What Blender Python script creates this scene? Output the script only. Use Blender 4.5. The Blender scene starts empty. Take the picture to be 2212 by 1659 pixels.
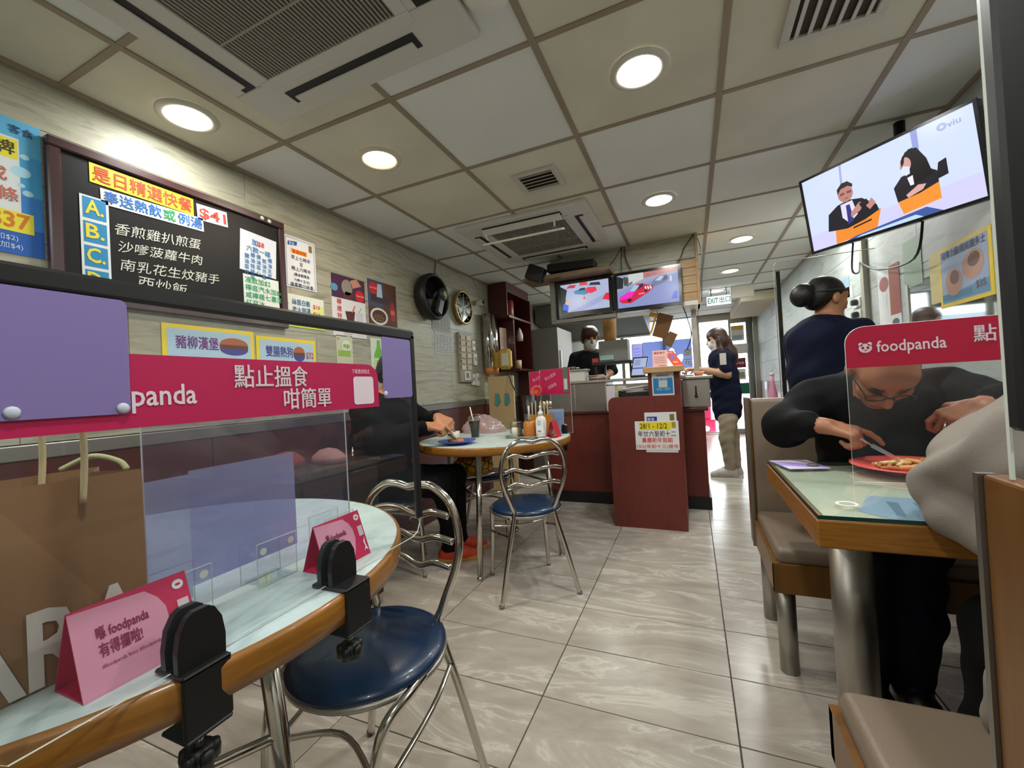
import bpy, math, random
import numpy as np
from mathutils import Vector, Matrix
random.seed(7); np.random.seed(7)
S = bpy.context.scene
C = S.collection

# ---------------------------------------------------------------- camera
HC = 1.06                       # camera height above the floor
CEIL = 2.24                     # ceiling height
YAW, PITCH, ROLL, FPX = -0.407421, 0.01182, -0.054616, 897.45
def _basis(y, p, r):
    cy, sy, cp, sp, cr, sr = math.cos(y), math.sin(y), math.cos(p), math.sin(p), math.cos(r), math.sin(r)
    f = Vector((sy*cp, cy*cp, sp)); rt = Vector((cy, -sy, 0)); up = rt.cross(f)
    return cr*rt+sr*up, -sr*rt+cr*up, f
CR, CU, CF = _basis(YAW, PITCH, ROLL)
cam_data = bpy.data.cameras.new('camera')
cam = bpy.data.objects.new('camera', cam_data); C.objects.link(cam)
cam.matrix_world = Matrix(((CR.x, CU.x, -CF.x, 0), (CR.y, CU.y, -CF.y, 0), (CR.z, CU.z, -CF.z, HC), (0, 0, 0, 1)))
cam_data.sensor_width = 36.0; cam_data.lens = FPX/2212*36.0
cam_data.clip_start = 0.02; cam_data.clip_end = 200
S.camera = cam
def at(px, py, ax, v):
    """a point of the photograph measured on a known plane of the room (x, y or z = v)"""
    d = CF + (px-1106)/FPX*CR - (py-829.5)/FPX*CU
    k = 'xyz'.index(ax); o = (0, 0, HC)
    t = (v-o[k])/d[k]
    return Vector((d.x*t, d.y*t, HC+d.z*t))

# ---------------------------------------------------------------- world, light, exposure
w = bpy.data.worlds.new('daylight'); S.world = w; w.use_nodes = True
wb = w.node_tree.nodes['Background']
wb.inputs[0].default_value = (0.86, 0.94, 1.0, 1); wb.inputs[1].default_value = 7.0
S.view_settings.view_transform = 'Standard'; S.view_settings.look = 'None'
S.view_settings.gamma = 1.0; S.view_settings.use_curve_mapping = False
S.view_settings.exposure = 0.12
LAMP_W = 8.5                    # one ceiling downlight

# ---------------------------------------------------------------- materials
def lin(c): return tuple(((v/255)/12.92 if v/255 <= .04045 else (((v/255)+.055)/1.055)**2.4) for v in c)
MATS = {}
def mat(name, rgb, rough=.5, metal=0., spec=.5, emit=0., coat=0., bump=None, var=None):
    """rgb in sRGB bytes. bump=(scale,strength); var=(scale,amount) gives soft colour variation"""
    if name in MATS: return MATS[name]
    m = bpy.data.materials.new(name); m.use_nodes = True; MATS[name] = m
    nt = m.node_tree; b = nt.nodes['Principled BSDF']
    col = lin(rgb)+(1,)
    b.inputs['Base Color'].default_value = col; b.inputs['Roughness'].default_value = rough
    b.inputs['Metallic'].default_value = metal; b.inputs['Specular IOR Level'].default_value = spec
    b.inputs['Coat Weight'].default_value = coat
    if emit:
        b.inputs['Emission Color'].default_value = col; b.inputs['Emission Strength'].default_value = emit
    if bump or var:
        tc = nt.nodes.new('ShaderNodeTexCoord')
    if var:
        n = nt.nodes.new('ShaderNodeTexNoise'); n.inputs['Scale'].default_value = var[0]; n.inputs['Detail'].default_value = 5
        nt.links.new(tc.outputs['Object'], n.inputs['Vector'])
        mp = nt.nodes.new('ShaderNodeMapRange'); mp.inputs[1].default_value = .3; mp.inputs[2].default_value = .7
        mp.inputs[3].default_value = 1-var[1]; mp.inputs[4].default_value = 1+var[1]
        nt.links.new(n.outputs['Fac'], mp.inputs[0])
        mx = nt.nodes.new('ShaderNodeVectorMath'); mx.operation = 'SCALE'; mx.inputs[0].default_value = col[:3]
        nt.links.new(mp.outputs[0], mx.inputs['Scale']); nt.links.new(mx.outputs[0], b.inputs['Base Color'])
    if bump:
        n2 = nt.nodes.new('ShaderNodeTexNoise'); n2.inputs['Scale'].default_value = bump[0]; n2.inputs['Detail'].default_value = 4
        nt.links.new(tc.outputs['Object'], n2.inputs['Vector'])
        bp = nt.nodes.new('ShaderNodeBump'); bp.inputs['Strength'].default_value = bump[1]; bp.inputs['Distance'].default_value = .004
        nt.links.new(n2.outputs['Fac'], bp.inputs['Height']); nt.links.new(bp.outputs[0], b.inputs['Normal'])
    return m
def col(rgb, rough=.55, spec=.4):
    return mat('print_%02x%02x%02x' % tuple(rgb), rgb, rough, spec=spec)
def screen(rgb, e=1.0):
    n = 'screen_%02x%02x%02x' % tuple(rgb)
    if n in MATS: return MATS[n]
    m = mat(n, rgb, .2, spec=.3, emit=e); m.node_tree.nodes['Principled BSDF'].inputs['Base Color'].default_value = (0.01, .01, .01, 1)
    return m
def clear(name, tint=(247, 250, 250), refl=.06, haze=.03, rough=.02, hazecol=(200, 205, 215)):
    """thin clear plastic or window glass: lets light through, mirrors a little, a trace of haze"""
    if name in MATS: return MATS[name]
    m = bpy.data.materials.new(name); m.use_nodes = True; MATS[name] = m
    nt = m.node_tree; nt.nodes.clear()
    out = nt.nodes.new('ShaderNodeOutputMaterial'); tr = nt.nodes.new('ShaderNodeBsdfTransparent'); tr.inputs[0].default_value = lin(tint)+(1,)
    gl = nt.nodes.new('ShaderNodeBsdfGlossy'); gl.inputs['Roughness'].default_value = rough; gl.inputs[0].default_value = (1, 1, 1, 1)
    df = nt.nodes.new('ShaderNodeBsdfDiffuse'); df.inputs[0].default_value = lin(hazecol)+(1,)
    lw = nt.nodes.new('ShaderNodeLayerWeight')
    pw = nt.nodes.new('ShaderNodeMath'); pw.operation = 'POWER'; pw.inputs[1].default_value = 5.0; nt.links.new(lw.outputs['Facing'], pw.inputs[0])
    mm = nt.nodes.new('ShaderNodeMath'); mm.operation = 'MULTIPLY_ADD'; mm.inputs[1].default_value = .9; mm.inputs[2].default_value = refl   # Schlick
    nt.links.new(pw.outputs[0], mm.inputs[0])
    m1 = nt.nodes.new('ShaderNodeMixShader'); m1.inputs[0].default_value = haze
    nt.links.new(tr.outputs[0], m1.inputs[1]); nt.links.new(df.outputs[0], m1.inputs[2])
    m2 = nt.nodes.new('ShaderNodeMixShader'); nt.links.new(mm.outputs[0], m2.inputs[0]); mm.use_clamp = True
    nt.links.new(m1.outputs[0], m2.inputs[1]); nt.links.new(gl.outputs[0], m2.inputs[2]); nt.links.new(m2.outputs[0], out.inputs[0])
    return m
def translucent(name, rgb):
    """thin paper or fabric: daylight behind it shines through"""
    if name in MATS: return MATS[name]
    m = bpy.data.materials.new(name); m.use_nodes = True; MATS[name] = m; nt = m.node_tree; nt.nodes.clear()
    out = nt.nodes.new('ShaderNodeOutputMaterial'); a = nt.nodes.new('ShaderNodeBsdfDiffuse'); b = nt.nodes.new('ShaderNodeBsdfTranslucent')
    a.inputs[0].default_value = lin(rgb)+(1,); b.inputs[0].default_value = lin(rgb)+(1,)
    x = nt.nodes.new('ShaderNodeMixShader'); x.inputs[0].default_value = .5
    nt.links.new(a.outputs[0], x.inputs[1]); nt.links.new(b.outputs[0], x.inputs[2]); nt.links.new(x.outputs[0], out.inputs[0]); return m
def wood(name, a, b, scale=(1, 1, 1), rough=.4, coat=.2):
    m = mat(name, a, rough, coat=coat); nt = m.node_tree; bs = nt.nodes['Principled BSDF']
    tc = nt.nodes.new('ShaderNodeTexCoord'); mp = nt.nodes.new('ShaderNodeMapping'); mp.inputs['Scale'].default_value = scale
    nt.links.new(tc.outputs['Object'], mp.inputs[0])
    n = nt.nodes.new('ShaderNodeTexNoise'); n.inputs['Scale'].default_value = 6; n.inputs['Detail'].default_value = 6; n.inputs['Distortion'].default_value = 1.2
    nt.links.new(mp.outputs[0], n.inputs['Vector'])
    cr = nt.nodes.new('ShaderNodeValToRGB'); cr.color_ramp.elements[0].position = .35; cr.color_ramp.elements[1].position = .7
    cr.color_ramp.elements[0].color = lin(a)+(1,); cr.color_ramp.elements[1].color = lin(b)+(1,)
    nt.links.new(n.outputs['Fac'], cr.inputs[0]); nt.links.new(cr.outputs[0], bs.inputs['Base Color'])
    return m
def streak(name, stops, scale, rough, wave=3., coat=0., per_piece=True, spec=.5):
    """stone / laminate: stretched noise through a colour ramp, offset for every piece"""
    m = mat(name, stops[0][1], rough, coat=coat, spec=spec); nt = m.node_tree; bs = nt.nodes['Principled BSDF']
    g = nt.nodes.new('ShaderNodeNewGeometry'); oi = nt.nodes.new('ShaderNodeObjectInfo')
    ad = nt.nodes.new('ShaderNodeVectorMath'); ad.operation = 'ADD'
    sc = nt.nodes.new('ShaderNodeVectorMath'); sc.operation = 'SCALE'; sc.inputs[0].default_value = (17, 31, 23)
    nt.links.new(oi.outputs['Random'], sc.inputs['Scale'])
    if not per_piece: sc.inputs[0].default_value = (0, 0, 0)
    nt.links.new(g.outputs['Position'], ad.inputs[0]); nt.links.new(sc.outputs[0], ad.inputs[1])
    mp = nt.nodes.new('ShaderNodeMapping'); mp.inputs['Scale'].default_value = scale; nt.links.new(ad.outputs[0], mp.inputs[0])
    n = nt.nodes.new('ShaderNodeTexNoise'); n.inputs['Scale'].default_value = wave; n.inputs['Detail'].default_value = 7
    n.inputs['Roughness'].default_value = .62; n.inputs['Distortion'].default_value = 1.4
    nt.links.new(mp.outputs[0], n.inputs['Vector'])
    cr = nt.nodes.new('ShaderNodeValToRGB'); els = cr.color_ramp.elements
    while len(els) < len(stops): els.new(.5)
    for e, (p, c) in zip(els, stops): e.position = p; e.color = lin(c)+(1,)
    nt.links.new(n.outputs['Fac'], cr.inputs[0]); nt.links.new(cr.outputs[0], bs.inputs['Base Color'])
    return m
M_FLOOR = streak('stone_floor_tile', [(.25, (150, 140, 130)), (.45, (170, 160, 149)), (.54, (178, 169, 158)), (.575, (198, 191, 181)), (.61, (174, 165, 154)), (.8, (156, 146, 136))], (.8, 2.6, 1), .24, 2.0, spec=.45)
M_GROUT = mat('grout', (70, 62, 58), .8)
M_WALL = streak('grained_wall_tile', [(.25, (118, 116, 98)), (.42, (160, 157, 138)), (.55, (176, 173, 154)), (.66, (150, 147, 128)), (.8, (184, 181, 164))], (1, .9, 9), .42, 2.2)
M_WALLR = streak('pale_grey_wall_tile', [(.3, (150, 154, 150)), (.5, (178, 182, 178)), (.7, (164, 168, 164))], (1, 1, 6), .5, 2.2)
M_TILEC = mat('ceiling_tile', (224, 226, 222), .9, spec=.1, bump=(160, .25), var=(1.5, .05))
M_TILEY = mat('ceiling_tile_yellowed', (214, 211, 194), .9, spec=.1, bump=(160, .25), var=(2.2, .09))
M_BAR = mat('ceiling_grid_bar', (150, 136, 118), .7, var=(3, .1))
M_RED = streak('maroon_laminate', [(.3, (96, 36, 28)), (.5, (106, 42, 33)), (.7, (100, 38, 30))], (6, 6, 1), .38, 3, per_piece=False)
M_DRED = mat('dark_red_wood', (74, 24, 22), .35, coat=.2)
M_STEEL = mat('brushed_steel', (176, 172, 164), .42, metal=1.0, bump=(60, .05))
M_DSTEEL = mat('dull_steel', (142, 138, 132), .42, metal=.9)
M_CHROME = mat('polished_steel_tube', (205, 200, 190), .14, metal=1.0)
M_BLACK = mat('black_plastic', (18, 18, 19), .42)
M_BLACKG = mat('black_gloss', (10, 10, 12), .18)
M_WHITE = mat('white_plastic', (226, 224, 216), .4)
M_PAPER = mat('white_paper', (226, 226, 228), .7)
M_PINK = mat('banner_magenta', (206, 26, 84), .35)
M_LILAC = mat('lilac_film', (132, 116, 174), .5)
M_VINYL = mat('taupe_vinyl', (122, 106, 90), .38, bump=(260, .12), var=(3, .06))
M_BLUE = mat('navy_blue_vinyl', (14, 42, 72), .30, bump=(300, .08), coat=.15)
M_OAK = wood('honey_wood_edge', (132, 84, 26), (160, 106, 36), (1.5, 1.5, 14), .38)
M_OAKP = wood('honey_wood_panel', (104, 66, 18), (120, 78, 24), (5, 5, .8), .42)
M_PALEW = wood('pale_wood', (176, 138, 92), (196, 160, 112), (.8, 6, 6), .45)
M_TOP = streak('pale_blue_laminate', [(.3, (168, 190, 190)), (.45, (196, 214, 212)), (.6, (206, 222, 220)), (.75, (178, 198, 198))], (5, 2.2, 1), .3, 3.2, per_piece=False)
M_CLEAR = clear('clear_acrylic', haze=.025, refl=.05)
M_EDGE = mat('acrylic_cut_edge', (214, 222, 214), .25)
M_HAZY = clear('scuffed_acrylic', tint=(232, 230, 246), haze=.10, refl=.06, rough=.08, hazecol=(150, 150, 180))
M_GLASS = clear('window_glass', haze=.02, refl=.05)
M_TGLASS = clear('table_glass', tint=(244, 248, 244), haze=.02, refl=.06)
M_GEDGE = mat('green_glass_edge', (22, 58, 50), .15)
M_LAMP = None

# ---------------------------------------------------------------- mesh builder
class Fr:
    """a flat frame in the room: origin, right, up; the normal faces the viewer of the print"""
    def __init__(s, o, r, u=(0, 0, 1)):
        s.o = Vector(o); s.r = Vector(r).normalized(); s.u = Vector(u).normalized(); s.n = s.r.cross(s.u).normalized()
    def p(s, a, b, c=0.): return s.o + s.r*a + s.u*b + s.n*c
def FL(y, z, x=-2.03): return Fr((x, y, z), (0, 1, 0))           # on the left wall
def FW(x, z, y): return Fr((x, y, z), (1, 0, 0))                 # facing the room's near end
def FRt(y, z, x=1.15): return Fr((x, y, z), (0, -1, 0))          # on the right wall
_gl = {}
def glyphs(s, off):
    k = (s, off)
    if k not in _gl:
        cu = bpy.data.curves.new('t', 'FONT'); cu.body = s; cu.size = 1; cu.offset = off; cu.resolution_u = 2; cu.fill_mode = 'FRONT'
        ob = bpy.data.objects.new('t', cu); me = bpy.data.meshes.new_from_object(ob)
        v = [(q.co.x, q.co.y) for q in me.vertices]; f = [tuple(p.vertices) for p in me.polygons]
        # unit normals may flip: keep faces counter-clockwise
        g = []
        for t in f:
            a = sum(v[t[i]][0]*v[t[(i+1) % len(t)]][1]-v[t[(i+1) % len(t)]][0]*v[t[i]][1] for i in range(len(t)))
            g.append(t if a > 0 else t[::-1])
        _gl[k] = (v, g)
        bpy.data.objects.remove(ob); bpy.data.curves.remove(cu); bpy.data.meshes.remove(me)
    return _gl[k]
class MB:
    def __init__(s): s.v = []; s.f = []; s.m = []; s.mats = []
    def add(s, vs, fs, m=0):
        n = len(s.v); s.v += [tuple(x) for x in vs]; s.f += [tuple(i+n for i in f) for f in fs]
        if not isinstance(m, int):
            if m not in s.mats: s.mats.append(m)
            m = s.mats.index(m)
        s.m += [m]*len(fs); return s
    def box(s, c, d, m=0, rot=None, bev=0.):
        x, y, z = d[0]/2, d[1]/2, d[2]/2
        if bev <= 0:
            vs = [Vector((i, j, k)) for k in (-z, z) for j in (-y, y) for i in (-x, x)]
            fs = [(0, 2, 3, 1), (4, 5, 7, 6), (0, 1, 5, 4), (2, 6, 7, 3), (0, 4, 6, 2), (1, 3, 7, 5)]
        else:
            b = min(bev, x*.98, y*.98, z*.98); vs = []; fs = []
            # chamfered box: 24 vertices
            idx = {}
            for sx in (-1, 1):
                for sy in (-1, 1):
                    for sz in (-1, 1):
                        for ax in range(3):
                            p = [sx*(x-b), sy*(y-b), sz*(z-b)]; p[ax] = (sx*x, sy*y, sz*z)[ax]
                            idx[sx, sy, sz, ax] = len(vs); vs.append(Vector(p))
            for ax in range(3):
                o = [a for a in range(3) if a != ax]
                for sg in (-1, 1):
                    q = []
                    for a, b2 in ((-1, -1), (1, -1), (1, 1), (-1, 1)):
                        k = [0, 0, 0]; k[ax] = sg; k[o[0]] = a; k[o[1]] = b2; q.append(idx[tuple(k)+(ax,)])
                    fs.append(q)
            for ax in range(3):
                o = [a for a in range(3) if a != ax]
                for a in (-1, 1):
                    for b2 in (-1, 1):
                        q = []
                        for t, ax2 in ((-1, o[0]), (1, o[0]), (1, o[1]), (-1, o[1])):
                            k = [0, 0, 0]; k[ax] = t; k[o[0]] = a; k[o[1]] = b2; q.append(idx[tuple(k)+(ax2,)])
                        fs.append(q)
            for sx in (-1, 1):
                for sy in (-1, 1):
                    for sz in (-1, 1): fs.append([idx[sx, sy, sz, a] for a in range(3)])
            g = []
            for f in fs:   # outward
                cc = sum((vs[i] for i in f), Vector())/len(f); n = (vs[f[1]]-vs[f[0]]).cross(vs[f[2]]-vs[f[1]])
                g.append(tuple(f) if n.dot(cc) > 0 else tuple(f[::-1]))
            fs = g
        c = Vector(c)
        if rot is not None: vs = [rot @ v for v in vs]
        return s.add([v+c for v in vs], fs, m)
    def bx(s, x0, x1, y0, y1, z0, z1, m=0, bev=0.):
        return s.box(((x0+x1)/2, (y0+y1)/2, (z0+z1)/2), (abs(x1-x0), abs(y1-y0), abs(z1-z0)), m, None, bev)
    def tube(s, pts, r, m=0, n=10, closed=False, caps=True, flat=1.):
        pts = [Vector(p) for p in pts]; N = len(pts); rs = r if isinstance(r, (list, tuple)) else [r]*N
        vs = []; T = []
        for i in range(N):
            if closed: t = pts[(i+1) % N]-pts[i-1]
            else: t = pts[min(i+1, N-1)]-pts[max(i-1, 0)]
            T.append(t.normalized())
        up = Vector((0, 0, 1)) if abs(T[0].z) < .9 else Vector((1, 0, 0))
        a = (up - T[0]*up.dot(T[0])).normalized()
        for i in range(N):
            a = (a - T[i]*a.dot(T[i])); a = a.normalized() if a.length > 1e-6 else T[i].orthogonal().normalized()
            b = T[i].cross(a)
            for k in range(n):
                th = 2*math.pi*k/n; vs.append(pts[i]+(a*math.cos(th)*flat+b*math.sin(th))*rs[i])
        fs = []
        for i in range(N if closed else N-1):
            j = (i+1) % N
            for k in range(n): fs.append((i*n+k, i*n+(k+1) % n, j*n+(k+1) % n, j*n+k))
        if caps and not closed:
            fs.append(tuple(range(n-1, -1, -1))); fs.append(tuple((N-1)*n+k for k in range(n)))
        return s.add(vs, fs, m)
    def lathe(s, prof, c=(0, 0, 0), m=0, n=24, rot=None, sx=1., sy=1., ring=False):
        vs = []; fs = []; P = len(prof)
        for i in range(n):
            th = 2*math.pi*i/n
            for r, z in prof: vs.append(Vector((r*math.cos(th)*sx, r*math.sin(th)*sy, z)))
        for i in range(n):
            j = (i+1) % n
            for k in range(P-1): fs.append((i*P+k, j*P+k, j*P+k+1, i*P+k+1))
        if prof[0][0] > 1e-5 and not ring: fs.append(tuple(i*P for i in range(n-1, -1, -1)))
        if prof[-1][0] > 1e-5 and not ring: fs.append(tuple(i*P+P-1 for i in range(n)))
        if rot is not None: vs = [rot @ v for v in vs]
        c = Vector(c); return s.add([v+c for v in vs], fs, m)
    def poly(s, fr, pts, m=0, c=0.):
        return s.add([fr.p(a, b, c) for a, b in pts], [tuple(range(len(pts)))], m)
    def rect(s, fr, a0, b0, a1, b1, m=0, c=0., bow=None): return s.poly(fr, [(a0, b0), (a1, b0), (a1, b1), (a0, b1)], m, c)
    def ell(s, fr, a, b, ra, rb, m=0, c=0., n=20, t0=0., t1=360.):
        full = t1-t0 >= 360; k = n if full else n+1
        pts = [(a+ra*math.cos(math.radians(t0+(t1-t0)*i/n)), b+rb*math.sin(math.radians(t0+(t1-t0)*i/n))) for i in range(k)]
        return s.poly(fr, pts, m, c)
    def rrect(s, fr, a0, b0, a1, b1, r, m=0, c=0., which=(1, 1, 1, 1)):
        pts = []
        for (cx, cy, t, on) in ((a0+r, b0+r, 180, which[0]), (a1-r, b0+r, 270, which[1]), (a1-r, b1-r, 0, which[2]), (a0+r, b1-r, 90, which[3])):
            if on: pts += [(cx+r*math.cos(math.radians(t+15*i)), cy+r*math.sin(math.radians(t+15*i))) for i in range(7)]
            else: pts.append((cx+r*(1 if t in (270, 0) else -1), cy+r*(1 if t in (0, 90) else -1)))
        return s.poly(fr, pts, m, c)
    def plate(s, fr, pts, t, m=0, c=0., edge=None):
        """flat outline with thickness t behind its front face"""
        n = len(pts); F = [fr.p(a, b, c) for a, b in pts]; K = [fr.p(a, b, c-t) for a, b in pts]
        s.add(F, [tuple(range(n))], m); s.add(K, [tuple(range(n-1, -1, -1))], m)
        s.add(F+K, [(i, i+n, (i+1) % n+n, (i+1) % n) for i in range(n)], edge if edge is not None else m)
        return s
    def text(s, fr, st, a, b, h, m=0, off=.012, w=None, c=.0014, shear=0., al='l', rot=0.):
        cjk = any(ord(ch) > 0x2000 for ch in st)
        v, f = glyphs(st, 0. if cjk else off)
        if not v: return s
        x0 = min(q[0] for q in v); x1 = max(q[0] for q in v); k = (w/(x1-x0)) if w else h
        ofs = {'l': 0, 'c': -(x1-x0)/2*k, 'r': -(x1-x0)*k}[al]
        cr, sr = math.cos(rot), math.sin(rot)
        def P(q, c=c):
            X = (q[0]-x0)*k+ofs+shear*q[1]*h; Y = q[1]*h
            return fr.p(a+X*cr-Y*sr, b+X*sr+Y*cr, c)
        s.add([P(q) for q in v], f, m)
        if cjk and off > .004:          # heavier strokes: the same outline set again, a hair to the side
            e = min(off, .022)*1.1
            for i_, (ex, ey) in enumerate(((e, 0), (0, e), (e, e))): s.add([P((q[0]+ex, q[1]+ey), c+.0002*(i_+1)) for q in v], f, m)
        return s
    def build(s, name, m=None, parent=None, smooth=False, loc=None, bevel=0., sub=0):
        me = bpy.data.meshes.new(name)
        vs = s.v
        org = Vector(loc) if loc is not None else Vector((0, 0, 0))
        if loc is not None: vs = [(x-org.x, y-org.y, z-org.z) for x, y, z in vs]
        me.from_pydata(vs, [], s.f); me.update()
        ms = s.mats if s.mats else [m]
        for q in ms: me.materials.append(q)
        if len(ms) > 1: me.polygons.foreach_set('material_index', s.m)
        if smooth: me.polygons.foreach_set('use_smooth', [True]*len(me.polygons))
        o = bpy.data.objects.new(name, me); C.objects.link(o); o.location = org
        if smooth == 'auto':
            md = o.modifiers.new('edges', 'EDGE_SPLIT'); md.split_angle = math.radians(38); md.use_edge_sharp = False
        if bevel:
            b = o.modifiers.new('bevel', 'BEVEL'); b.width = bevel; b.segments = 2; b.limit_method = 'ANGLE'
        if sub:
            b = o.modifiers.new('sub', 'SUBSURF'); b.levels = sub; b.render_levels = sub
        if parent is not None: o.parent = parent
        return o
def spline(pts, k=6, closed=False):
    pts = [Vector(p) for p in pts]; n = len(pts); out = []
    rng = range(n if closed else n-1)
    for i in rng:
        if closed: p0, p1, p2, p3 = pts[i-1], pts[i], pts[(i+1) % n], pts[(i+2) % n]
        else: p0, p1, p2, p3 = pts[max(i-1, 0)], pts[i], pts[i+1], pts[min(i+2, n-1)]
        for j in range(k):
            t = j/k
            out.append(.5*((2*p1)+(-p0+p2)*t+(2*p0-5*p1+4*p2-p3)*t*t+(-p0+3*p1-3*p2+p3)*t**3))
    if not closed: out.append(pts[-1])
    return out
def tag(o, label=None, cat=None, group=None, kind=None):
    if label: o['label'] = label
    if cat: o['category'] = cat
    if group: o['group'] = group
    if kind: o['kind'] = kind
    return o
def thing(name, label, cat, loc=(0, 0, 0), rotz=0., group=None):
    o = bpy.data.objects.new(name, None); C.objects.link(o); o.location = loc; o.rotation_euler = (0, 0, rotz)
    o.empty_display_size = .05
    return tag(o, label, cat, group)
def rel(o, parent):
    """parent a part built in room coordinates to an Empty without moving it"""
    o.parent = parent; o.matrix_parent_inverse = Matrix.LocRotScale(parent.location, parent.rotation_euler, None).inverted(); return o
def copy_tree(o, parent=None):
    c = o.copy(); C.objects.link(c)
    if parent is not None:
        mi = o.matrix_parent_inverse.copy(); c.parent = parent; c.matrix_parent_inverse = mi
    for ch in list(o.children): copy_tree(ch, c)
    return c
def RZ(a): return Matrix.Rotation(a, 3, 'Z')
def RX(a): return Matrix.Rotation(a, 3, 'X')
def RY(a): return Matrix.Rotation(a, 3, 'Y')
# ================================================================ the room
XL, XR, YB, YF = -2.03, 1.15, -1.9, 8.70
m = MB(); m.bx(XL-.1, XR+.1, YB, YF+.25, -.06, -.004)
floor = tag(m.build('floor', M_GROUT), kind='structure')
cols = [(XL, -1.729), (-1.729, -1.129), (-1.129, -.529), (-.529, .071), (.071, .671), (.671, XR)]
_tm = {}
y0 = 1.343-.3*5
for j in range(31):
    ya, yb = y0+.3*j, min(y0+.3*(j+1), YF)
    if yb-ya < .05: continue
    for a, b in cols:
        k = (round(b-a, 3), round(yb-ya, 3))
        if k not in _tm:
            q = MB(); q.box((0, 0, -.01), (b-a-.004, yb-ya-.004, .02), 0, None, .0012); o = q.build('floor_tile', M_FLOOR); _tm[k] = o.data
        else:
            o = bpy.data.objects.new('floor_tile', _tm[k]); C.objects.link(o)
        o.location = ((a+b)/2, (ya+yb)/2, random.uniform(-.0004, .0004)); o.parent = floor

m = MB(); m.bx(XL-.12, XL-.008, YB, YF, 0, CEIL+.2)
wall_left = tag(m.build('wall_left', mat('wall_backing', (110, 106, 92), .8)), kind='structure')
zr = [.965, 1.25, 1.45, 1.65, 1.85, 2.05, CEIL]
for r in range(6):
    off = [.31, .61, .02, .45, .22, .213][r]
    ys = [-1.5+off+.9*i-.9 for i in range(9)]
    for i in range(8):
        a, b = max(ys[i], -1.2), min(ys[i+1], 4.95)
        if b-a < .03: continue
        q = MB(); q.box((0, 0, 0), (.014, b-a-.0016, zr[r+1]-zr[r]-.0016), 0, None, .0008)
        o = q.build('wall_tile', M_WALL); o.location = (XL-.007, (a+b)/2, (zr[r]+zr[r+1])/2); o.parent = wall_left
m = MB()
for i in range(5):
    a = -1.2+i*1.2; m = MB(); m.box((XL-.002, a+.6, .455), (.016, 1.194, .91), 0, None, .002)
    o = m.build('wainscot_panel', M_DRED); o.parent = wall_left
m = MB(); m.bx(XL-.01, XL+.012, -1.2, 4.0, .912, .962, 0, .003); o = m.build('steel_strip', M_DSTEEL); o.parent = wall_left
m = MB(); m.bx(XR+.002, XR+.12, YB, YF, 0, CEIL+.2)
wall_right = tag(m.build('wall_right', M_WALLR), kind='structure')
for r in range(4):
    for i in range(9):
        a = 1.2+.85*i; b = min(a+.85, YF-.06)
        q = MB(); q.box((0, 0, 0), (.012, b-a-.002, .318), 0, None, .001)
        o = q.build('wall_tile', M_WALLR); o.location = (XR+.0, (a+b)/2, 1.12+.16+.32*r-.16); o.parent = wall_right
m = MB(); m.bx(XR-.012, XR+.004, 1.2, YF-.06, 0, .955, 0, .002); o = m.build('wainscot_panel', M_DRED); o.parent = wall_right
m = MB(); m.bx(XL-.1, XR+.1, YB-.1, YB, 0, CEIL+.2)
tag(m.build('wall_back', mat('painted_wall', (176, 168, 150), .7)), kind='structure')

# ---- ceiling: tiles resting on a grid of bars
m = MB(); m.bx(XL-.1, XR+.1, YB, YF+.3, CEIL+.03, CEIL+.1)
ceiling = tag(m.build('ceiling', mat('ceiling_void', (60, 58, 54), .9)), kind='structure')
gx = [XL]+[-1.643+.605*k for k in range(5)]+[XR]
gy = [1.341+.6*k for k in range(-4, 13)]
yel = {(0, 3), (1, 4), (1, 5), (2, 5), (2, 6), (3, 4), (4, 4), (3, 7), (2, 8), (1, 3), (0, 2), (4, 5), (3, 3)}
_cm = {}
for i in range(len(gx)-1):
    for j in range(len(gy)-1):
        a, b = gx[i], gx[i+1]; ya, yb = gy[j], gy[j+1]
        mm = M_TILEY if (i, j) in yel else M_TILEC
        k = (round(b-a, 3), mm.name)
        if k not in _cm:
            q = MB(); q.box((0, 0, .009), (b-a-.004, yb-ya-.004, .018)); o = q.build('ceiling_tile', mm); _cm[k] = o.data
        else:
            o = bpy.data.objects.new('ceiling_tile', _cm[k]); C.objects.link(o)
        o.location = ((a+b)/2, (ya+yb)/2, CEIL); o.parent = ceiling
for x in gx[1:-1]:
    m = MB(); m.bx(x-.012, x+.012, gy[0], gy[-1], CEIL-.005, CEIL+.004); o = m.build('grid_bar', M_BAR); o.parent = ceiling
for y in gy[1:-1]:
    for i in range(len(gx)-1):
        m = MB(); m.bx(gx[i]+.0125, gx[i+1]-.0125, y-.011, y+.011, CEIL-.0045, CEIL+.004); o = m.build('grid_bar', M_BAR); o.parent = ceiling
m = MB(); m.bx(XL, XL+.02, -1.2, 4.6, CEIL-.016, CEIL+.002); o = m.build('edge_trim', M_BAR); o.parent = ceiling
m = MB(); m.bx(XR-.02, XR, -1.2, YF, CEIL-.016, CEIL+.002); o = m.build('edge_trim', M_BAR); o.parent = ceiling

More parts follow.
